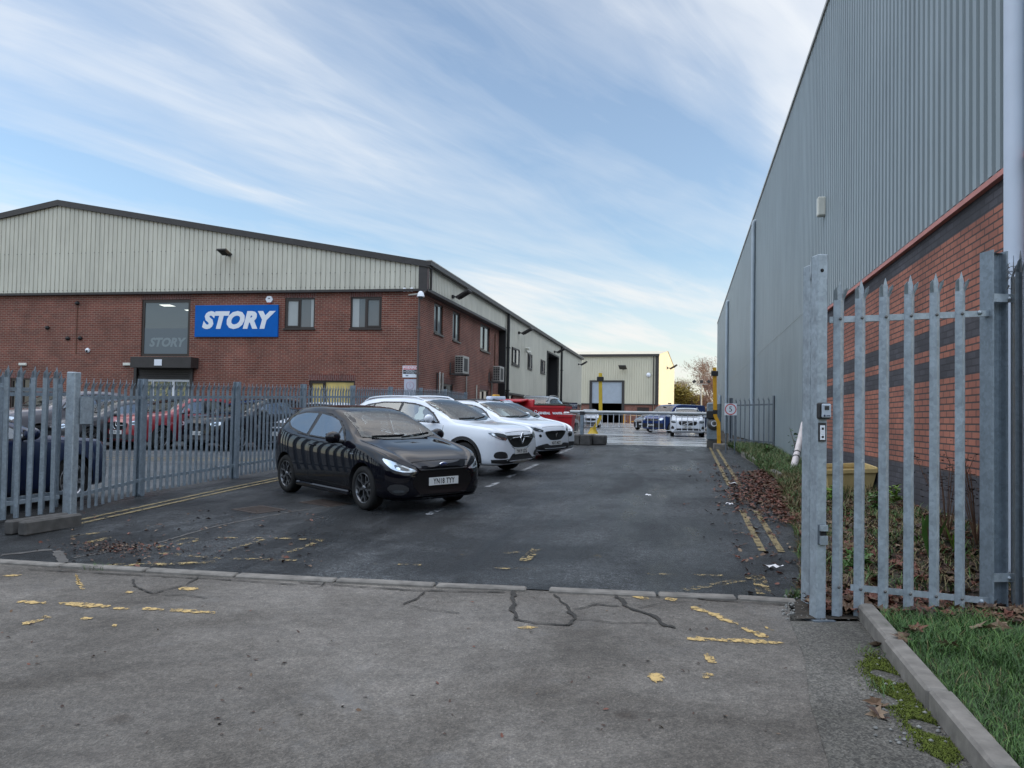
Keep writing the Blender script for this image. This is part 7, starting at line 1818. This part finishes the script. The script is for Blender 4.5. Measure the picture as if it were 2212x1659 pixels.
FRONTS['fiesta'] = [
    ('grille', 'grille', [[(-.40, .60), (-.28, .64), (.28, .64), (.40, .60), (.50, .50), (.52, .42), (.42, .30), (.36, .245), (-.36, .245), (-.42, .30), (-.52, .42), (-.50, .50)]], .004, 1),
    ('headlight', 'lamp', sym([(.42, .60), (.52, .635), (.66, .705), (.76, .765), (.79, .78), (.79, .70), (.74, .62), (.60, .585)]), .006, 1),
    ('headlight_inner', 'lampd', sym([(.53, .62), (.66, .68), (.72, .70), (.71, .635), (.60, .605)]), .010, 1),
    ('projector_lens', 'chrome', sym([(.655, .64), (.675, .665), (.70, .66), (.702, .635), (.68, .622), (.66, .625)]), .016, 1),
    ('fog_lamp_recess', 'plastic', sym([(.55, .36), (.62, .42), (.76, .43), (.80, .36), (.74, .28), (.62, .27)]), .003, 1),
    ('fog_lamp', 'lampd', sym([(.62, .31), (.62, .345), (.73, .350), (.75, .33), (.72, .305)]), .010, 1),
]
PLATEZ['fiesta'] = .445
FRONTS['kadjar'] = [
    ('grille', 'grille', [[(-.56, .85), (-.30, .84), (.30, .84), (.56, .85), (.50, .76), (.36, .64), (.24, .585), (-.24, .585), (-.36, .64), (-.50, .76)]], .004, 1),
    ('grille_chrome', 'chrome', [[(-.37, .628), (-.24, .572), (.24, .572), (.37, .628), (.36, .612), (.25, .556), (-.25, .556), (-.36, .612)]], .008, 0),
    ('headlight', 'lampd', sym([(.50, .85), (.60, .885), (.80, .91), (.85, .90), (.80, .82), (.66, .755), (.55, .75), (.50, .80)]), .006, 1),
    ('headlight_inner', 'lamp', sym([(.78, .895), (.82, .89), (.78, .815), (.68, .77), (.66, .78), (.74, .82)]), .010, 1),
    ('projector_lens', 'chrome', sym([(.56, .78), (.60, .785), (.60, .755), (.56, .75)]), .012, 1),
    ('fog_lamp_recess', 'plastic', sym([(.50, .42), (.56, .50), (.70, .53), (.80, .51), (.82, .43), (.78, .38), (.52, .38)]), .006, 1),
    ('lower_bumper', 'plastic', [[(-.84, .36), (-.45, .36), (-.32, .46), (.32, .46), (.45, .36), (.84, .36), (.82, .29), (.6, .27), (-.6, .27), (-.82, .29)]], .004, 0),
    ('skid_plate', 'gutter', [[(-.38, .32), (.38, .32), (.30, .27), (-.30, .27)]], .010, 1),
]
PLATEZ['kadjar'] = .505
FRONTS['cupra'] = [
    ('grille', 'grille', [[(-.44, .80), (.44, .80), (.48, .74), (.34, .60), (.20, .535), (-.20, .535), (-.34, .60), (-.48, .74)]], .004, 1),
    ('headlight', 'lampd', sym([(.52, .82), (.80, .92), (.86, .93), (.84, .86), (.74, .80), (.55, .77)]), .006, 0),
    ('headlight_inner', 'lamp', sym([(.60, .81), (.68, .83), (.68, .805), (.60, .79)]), .010, 1),
    ('fog_lamp', 'grille', sym([(.60, .68), (.63, .715), (.67, .71), (.69, .67), (.66, .63), (.62, .635)]), .008, 1),
    ('lower_intake', 'plastic', [[(-.82, .34), (-.66, .43), (-.34, .46), (-.30, .40), (.30, .40), (.34, .46), (.66, .43), (.82, .34), (.70, .28), (-.70, .28)]], .006, 1),
    ('splitter', 'chrome', [[(-.86, .335), (-.66, .27), (.66, .27), (.86, .335), (.66, .258), (-.66, .258)]], .010, 0),
]
PLATEZ['cupra'] = .46
FRONTS['gen'] = [
    ('grille', 'grille', [[(-.42, .68), (.42, .68), (.46, .62), (.38, .52), (-.38, .52), (-.46, .62)]], .005, 1),
    ('headlight', 'lamp', sym([(.48, .66), (.60, .72), (.78, .76), (.80, .70), (.70, .62), (.52, .60)]), .006, 1),
    ('headlight_inner', 'lampd', sym([(.56, .66), (.68, .70), (.72, .68), (.66, .64)]), .010, 1),
    ('lower_intake', 'plastic', [[(-.70, .38), (-.4, .40), (.4, .40), (.70, .38), (.62, .27), (-.62, .27)]], .006, 1),
]
PLATEZ['gen'] = .46
FRONTS['suv'] = [
    ('grille', 'grille', [[(-.42, .80), (.42, .80), (.48, .74), (.40, .58), (-.40, .58), (-.48, .74)]], .005, 1),
    ('headlight', 'lamp', sym([(.50, .80), (.60, .84), (.82, .86), (.84, .78), (.72, .73), (.54, .73)]), .006, 1),
    ('headlight_inner', 'lampd', sym([(.58, .80), (.72, .82), (.74, .77), (.62, .75)]), .010, 1),
    ('lower_intake', 'plastic', [[(-.74, .44), (-.45, .46), (.45, .46), (.74, .44), (.64, .27), (-.64, .27)]], .006, 1),
]
PLATEZ['suv'] = .51
FRONTS['volvo'] = [
    ('grille', 'grille', [[(-.44, .86), (.44, .86), (.49, .80), (.44, .66), (.36, .62), (-.36, .62), (-.44, .66), (-.49, .80)]], .005, 1),
    ('headlight', 'lampd', sym([(.56, .84), (.66, .87), (.86, .86), (.86, .77), (.76, .74), (.62, .74)]), .006, 0),
    ('headlight_inner', 'lamp', sym([(.60, .82), (.80, .83), (.80, .805), (.60, .80)]), .010, 0),
    ('lower_intake', 'plastic', [[(-.60, .46), (.60, .46), (.74, .30), (-.74, .30)]], .006, 0),
    ('fog_lamp_recess', 'plastic', sym([(.72, .54), (.80, .60), (.88, .46), (.80, .42), (.70, .44)]), .006, 0),
]
PLATEZ['volvo'] = .54
FRONTS['van'] = [
    ('grille', 'grille', [[(-.52, .92), (.52, .92), (.56, .84), (.50, .76), (-.50, .76), (-.56, .84)]], .005, 1),
    ('headlight', 'lamp', sym([(.56, .92), (.70, .97), (.88, .99), (.90, .88), (.80, .82), (.60, .80)]), .006, 1),
    ('lower_bumper', 'plastic', [[(-.90, .62), (.90, .62), (.88, .34), (-.88, .34)]], .006, 0),
    ('grille_chrome', 'chrome', [[(-.52, .80), (.52, .80), (.52, .815), (-.52, .815)]], .009, 0),
]
PLATEZ['van'] = .50
dlen = lambda T, x: x
# ---- the three hero cars
car, bvh, X, Y, Z = make_car((-3.34, 10.62), (.81, -.585), HATCH, (4.07, 1.76, 1.48), 'cblack', 'glossy black three door hatchback with dark alloy wheels, nearest car on the drive', plate='YN18 TYY', front='fiesta', style='y', rim='alloy', badge=(.685, 'oval'), key='fiesta')
mb = MB(); mb.box((X(3.72), 0, Z(1.395)), (.30, 1.06, .022), Matrix.Rotation(R(4), 3, 'Y'), bev=.008); o = mb.build('spoiler', M['cblack'], None); o.parent = car
mb = MB()
for sd in (1, -1): mb.box((0, sd * .838, .205), (1.70, .05, .08), bev=.018)
o = mb.build('side_skirt', M['cblack'], None); o.parent = car
mb = MB(); mb.tube([(X(3.3), 0, Z(1.44)), (X(3.75), 0, Z(1.44) + .38)], [.008, .003], 5); o = mb.build('aerial', M['plastic'], None); o.parent = car
mb = MB(); h_ = bvh.ray_cast(Vector((X(2.0), .0, 4)), Vector((0, 0, -1)))[0]; patch(mb, bvh, [(X(2.25), -.42), (X(2.25), .42), (X(3.35), .42), (X(3.35), -.42)], 'top', .003, .08, 0, 1); o = mb.build('roof_panel', M['cglass'], None); o.parent = car
for sd in (1, -1):
    mb = MB(); h_ = bvh.ray_cast(Vector((X(1.12), 4 * sd, Z(.80))), Vector((0, -sd, 0)))[0]; mb.box(h_ + Vector((0, sd * .004, 0)), (.10, .008, .022)); o = mb.build('side_badge', M['chrome'], None); o.parent = car
mb = MB(); patch(mb, bvh, [(-.74, .225), (.74, .225), (.74, .21), (-.74, .21)], 'front', .02, .08, 0, 0); o = mb.build('front_lip', M['cblack'], None); o.parent = car
car, bvh, X, Y, Z = make_car(gnd(1129, 974, .505)[:2], (.94, -.34), SUV, (4.45, 1.84, 1.61), 'cwhite', 'white family SUV with black wheel arches beside the black hatchback', plate='YW19 UZG', front='kadjar', style='five', rails='cwhite', badge=(.775, 'diamond'), cladding=True, key='kadjar')
m5 = simple('inner_white_mark', (.42, .50, .50), .5)
mb = MB(); patch(mb, bvh, [(X(2.02), 1.12), (X(2.26), 1.12), (X(2.28), 1.22), (X(2.20), 1.28), (X(2.26), 1.40), (X(2.06), 1.40), (X(2.12), 1.28), (X(2.0), 1.20)], 'side', .009, .06, 0, 1, -1); o = mb.build('side_window', m5, None); o.parent = car; o['label'] = 'pale shape seen through the driver window'
car, bvh, X, Y, Z = make_car(gnd(1203, 956, .44)[:2], (.91, -.42), SUV, (4.45, 1.84, 1.52), 'cwhite', 'white crossover with a broad black five sided grille, second white car in the row', plate='ND73 MZT', front='cupra', style='five', rim='alloy', rails='plastic', badge=(.68, 'arrow'), key='cupra', mirror='cwhite')
car, bvh, X, Y, Z = make_car(gnd(1219, 949, .48)[:2], (.91, -.42), HATCH, (4.4, 1.80, 1.52), 'cwhite', 'third white car in the row, with a taxi light on its roof', plate=None, front='gen', style='ten', key='taxi')
mb = MB(); mb.box((X(2.2), 0, Z(1.48) + .06), (.22, .70, .10), bev=.03); o = mb.build('roof_light', M['pipe'], None); o.parent = car; mb = MB(); mb.box((X(2.2), 0, Z(1.48) + .13), (.14, .22, .06), bev=.02); a_ = mb.build('amber_lens', M['amber'], None); a_.parent = o
# ---- big pick-up behind the containers
make_car((place(1122, 31.6), 31.6), (-.10, -.99), SUV, (4.9, 1.93, 1.92), 'cpale', 'tall silver grey SUV with roof rails behind the red containers', front='suv', rails='gutter', key='bigsuv', cladding=True, plate=None, detail=1)
# ---- yard cars
make_car((place(1250, 49) - .6, 49.5), (.35, .94), HATCH, (4.2, 1.8, 1.45), 'csilver', 'silver car partly hidden by the wheelie bin, seen from behind', front='gen', key='silver', detail=1, rear=True)
make_car((place(1276, 66), 66), (.15, -.99), SUV, (4.5, 1.85, 1.62), 'cwhite', 'distant white car facing the camera left of the open warehouse door', front='suv', key='kadjar2', detail=1)
make_car((place(1262, 74), 74), (.1, -.99), HATCH, (4.1, 1.75, 1.5), 'csilver', 'distant pale car behind the crowd barriers beside the brick warehouse end', front='gen', key='farhatch', detail=1)
make_car((place(1486, 43.6), 43.6), (.02, -1), SUV, (4.44, 1.91, 1.66), 'cwhite', 'white SUV with a wide black grille facing the barrier from inside the yard', plate='VM71 CEA', front='volvo', style='five', rails='gutter', badge=(.74, 'bar'), key='volvo', cladding=False)
car, bvh, X, Y, Z = make_car((place(1409, 54) - .1, 54), (-.60, -.80), VAN, (5.3, 1.96, 2.02), 'cnavy', 'dark blue van with STORY on its bonnet parked in the yard', cat='van', name='parked_van', plate='YE70 JUY', front='van', style='steel', rim='gutter', badge=(.86, 'ring'), key='van')
hh = bvh.ray_cast(Vector((6, 0, Z(1.08))), Vector((-1, 0, 0)))[0]
t = text_mesh('STORY', .34, Matrix.Translation((hh.x - .10, 0, Z(1.16) + .03)) @ Matrix(((0, -.93, .36), (1, 0, 0), (0, .36, .93))).to_4x4(), M['signwhite'], 'lettering', None, .004, .01, .25, 1.0); t.parent = car
for sd in (1, -1):
    rz = Matrix(((-1 * sd, 0, 0), (0, 0, sd), (0, 1, 0))).to_4x4(); t = text_mesh('STORY', .62, Matrix.Translation((-.9, sd * .965, 1.30)) @ rz, M['signwhite'], 'lettering', None, .01, .016, .25, 1.1); t.parent = car
    t = text_mesh('VSafe', .16, Matrix.Translation((1.05, sd * .985, .98)) @ rz, M['signwhite'], 'lettering', None, .006, .004); t.parent = car
mb = MB()
for d in (1.9, 4.4): mb.box((X(d), 0, Z(1.98) + .03), (.18, .2, .08), bev=.02)
o = mb.build('roof_beacon', M['plastic'], None); o.parent = car
make_car((place(1387, 60.5), 60.5), (-.35, -.94), HATCH, (4.3, 1.78, 1.5), 'cdark', 'dark car mostly hidden on the left side of the blue van', front='gen', key='darkyard', detail=1, plate=None, nose_h=1)
make_car((place(1462, 82), 82), (-.2, -1), VAN, (5.0, 1.95, 2.1), 'cwhite', 'white vehicle roof showing behind the blue van', cat='van', name='parked_van', front='van', key='whitevan', detail=0, plate=None)
# ---- cars in the fenced car park, left to right in the picture
HD = (-.22, -.975)
def at_(u, Zd):
    d = ray(u, 900); f = Vector((d.x, d.y, 0)); p = CAM + d * (Zd / d.dot(_f)); return (p.x, p.y)
make_car((gnd(156, 1087).x - .86, gnd(156, 1087).y + .93), (.0, 1), SUV, (4.7, 1.84, 1.50), 'cblue', 'dark blue estate car side on, right behind the open gate', front='suv', style='five', rim='alloyl', key='bluecar', plate=None, rails='chrome')
make_car(at_(-30, 21.3), HD, SUV, (4.5, 1.84, 1.75), 'cgrey', 'grey car at the far left behind the gate leaves', front='suv', key='greycar', plate=None, detail=1)
make_car(at_(92, 21.8), HD, HATCH, (4.3, 1.78, 1.50), 'cdark', 'dark grey car between the gate post and the red SUV', front='gen', key='darkgrey', plate=None, detail=1)
make_car(at_(249, 22.5), HD, SUV, (4.41, 1.83, 1.62), 'cred', 'red SUV with a star badge behind the fence', plate='WR70 LXU', front='suv', style='five', badge=(.71, 'star'), key='redsuv')
make_car(at_(424, 22.8), HD, SUV, (4.45, 1.84, 1.63), 'cblack', 'black SUV behind the fence, to the right of the red one', plate='YC20 HGK', front='suv', key='redsuv2', rails='gutter')
make_car(at_(597, 24.3), HD, HATCH, (4.1, 1.78, 1.58), 'cwhite', 'white hatchback behind the fence just left of the black hatchback', front='cupra', plate=None, nose_h=1, key='whitehatch')
make_car(at_(778, 25.5), HD, SUV, (4.4, 1.8, 1.64), 'cwhite', 'white car behind the fence, only its roof showing over the black hatchback', front='suv', plate=None, key='redsuv3', detail=1)
# ================================================================= LIGHT, SKY, CAMERA
SUNEL = R(9.0); sd_ = Vector((1, .12, 0)).normalized()
sdir = Vector((sd_.x * math.cos(SUNEL), sd_.y * math.cos(SUNEL), math.sin(SUNEL)))
w = bpy.data.worlds.new('World'); scene.world = w; w.use_nodes = True; nt = w.node_tree; L = nt.links
bg = nt.nodes['Background']; sky = N(nt, 'ShaderNodeTexSky'); sky.sky_type = 'NISHITA'; sky.sun_disc = False; sky.sun_elevation = SUNEL
sky.sun_rotation = math.atan2(sdir.x, sdir.y); sky.air_density = 1.0; sky.dust_density = .6; sky.ozone_density = 1.6
tc = N(nt, 'ShaderNodeTexCoord').outputs['Generated']
sep = N(nt, 'ShaderNodeSeparateXYZ'); L.new(tc, sep.inputs[0])
mz = N(nt, 'ShaderNodeMath', operation='MAXIMUM'); L.new(sep.outputs['Z'], mz.inputs[0]); mz.inputs[1].default_value = 0
az = N(nt, 'ShaderNodeMath', operation='ADD'); L.new(mz.outputs[0], az.inputs[0]); az.inputs[1].default_value = .10
dx = N(nt, 'ShaderNodeMath', operation='DIVIDE'); L.new(sep.outputs['X'], dx.inputs[0]); L.new(az.outputs[0], dx.inputs[1])
dy = N(nt, 'ShaderNodeMath', operation='DIVIDE'); L.new(sep.outputs['Y'], dy.inputs[0]); L.new(az.outputs[0], dy.inputs[1])
cb_ = N(nt, 'ShaderNodeCombineXYZ'); L.new(dx.outputs[0], cb_.inputs[0]); L.new(dy.outputs[0], cb_.inputs[1])
rotm = mapping(nt, cb_.outputs[0], (1, 1, 1), (0, 0, R(CLROT)))
ofs = N(nt, 'ShaderNodeVectorMath', operation='ADD'); L.new(rotm, ofs.inputs[0]); ofs.inputs[1].default_value = CLOFF; rotm = ofs.outputs[0]
big = noise(nt, mapping(nt, rotm, (.22, .50, 1)), 1.0, 5, .6, .6)
stk = noise(nt, mapping(nt, rotm, (.45, 1.7, 1)), 1.0, 6, .54, .9)
fin = noise(nt, mapping(nt, rotm, (1.4, 6.0, 1)), 1.0, 8, .65, 1.2)
a1 = N(nt, 'ShaderNodeMath', operation='MULTIPLY_ADD'); L.new(stk.outputs['Fac'], a1.inputs[0]); a1.inputs[1].default_value = .55; L.new(big.outputs['Fac'], a1.inputs[2])
a2 = N(nt, 'ShaderNodeMath', operation='MULTIPLY_ADD'); L.new(fin.outputs['Fac'], a2.inputs[0]); a2.inputs[1].default_value = .15; L.new(a1.outputs[0], a2.inputs[2])
cov = ramp(nt, [(.0, (.16,) * 3), (.42, (.42,) * 3), (.75, (.80,) * 3), (1, (1,) * 3)]); L.new(maprange(nt, a2.outputs[0], .67, .96, 0, 1), cov.inputs[0])
# more veil towards the horizon
hz = maprange(nt, sep.outputs['Z'], 0.0, .26, .80, 0.0)
mxx = N(nt, 'ShaderNodeMath', operation='MAXIMUM'); L.new(cov.outputs[0], mxx.inputs[0]); L.new(hz, mxx.inputs[1])
cl = ramp(nt, [(0, (4.9, 4.8, 4.5)), (.10, (4.7, 4.7, 4.6)), (.35, (4.4, 4.65, 4.95)), (1, (3.9, 4.1, 4.6))]); L.new(sep.outputs['Z'], cl.inputs[0])
skc = mixc(nt, 1.0, sky.outputs[0], (SKT * .96, SKT * 1.06, SKT * 1.22), 'MULTIPLY')
c = mixc(nt, mxx.outputs[0], skc, cl.outputs[0])
# unseen sky overhead and behind the camera brightened and warmed as added fill light
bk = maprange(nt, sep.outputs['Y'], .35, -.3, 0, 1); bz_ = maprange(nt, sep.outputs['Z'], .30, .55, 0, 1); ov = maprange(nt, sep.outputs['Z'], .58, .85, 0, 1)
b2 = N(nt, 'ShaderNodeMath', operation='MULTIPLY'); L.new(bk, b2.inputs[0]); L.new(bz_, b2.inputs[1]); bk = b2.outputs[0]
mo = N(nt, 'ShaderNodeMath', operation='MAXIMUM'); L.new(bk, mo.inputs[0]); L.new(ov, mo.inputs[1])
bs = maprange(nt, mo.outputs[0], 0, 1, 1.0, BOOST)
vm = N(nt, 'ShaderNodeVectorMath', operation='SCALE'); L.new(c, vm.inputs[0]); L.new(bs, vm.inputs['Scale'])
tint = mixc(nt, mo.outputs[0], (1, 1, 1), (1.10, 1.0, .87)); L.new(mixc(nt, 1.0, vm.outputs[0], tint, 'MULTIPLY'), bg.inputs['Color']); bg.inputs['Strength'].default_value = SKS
sl = bpy.data.lights.new('sun', 'SUN'); sl.energy = 2.7; sl.angle = R(.6); sl.color = (1.0, .76, .43)
so = bpy.data.objects.new('sun', sl); col.objects.link(so); so.rotation_euler = sdir.to_track_quat('Z', 'Y').to_euler()
cam = bpy.data.cameras.new('camera'); co = bpy.data.objects.new('camera', cam); col.objects.link(co)
cam.sensor_fit = 'HORIZONTAL'; cam.sensor_width = 36; cam.lens = 36 * FPX / PW; cam.shift_y = (CY - PH / 2) / PW; cam.clip_end = 2000; cam.clip_start = .1
co.matrix_world = Matrix((Vector((CR.x, CU.x, -_f.x, 0)), Vector((CR.y, CU.y, -_f.y, 0)), Vector((CR.z, CU.z, -_f.z, CAMH)), Vector((0, 0, 0, 1))))
scene.camera = co
scene.render.engine = 'CYCLES'; scene.view_settings.view_transform = 'Standard'; scene.view_settings.look = 'None'; scene.view_settings.gamma = 1; scene.view_settings.exposure = EXPO
scene.render.resolution_x = 1024; scene.render.resolution_y = 768
scene.cycles.max_bounces = 6; scene.cycles.transparent_max_bounces = 12
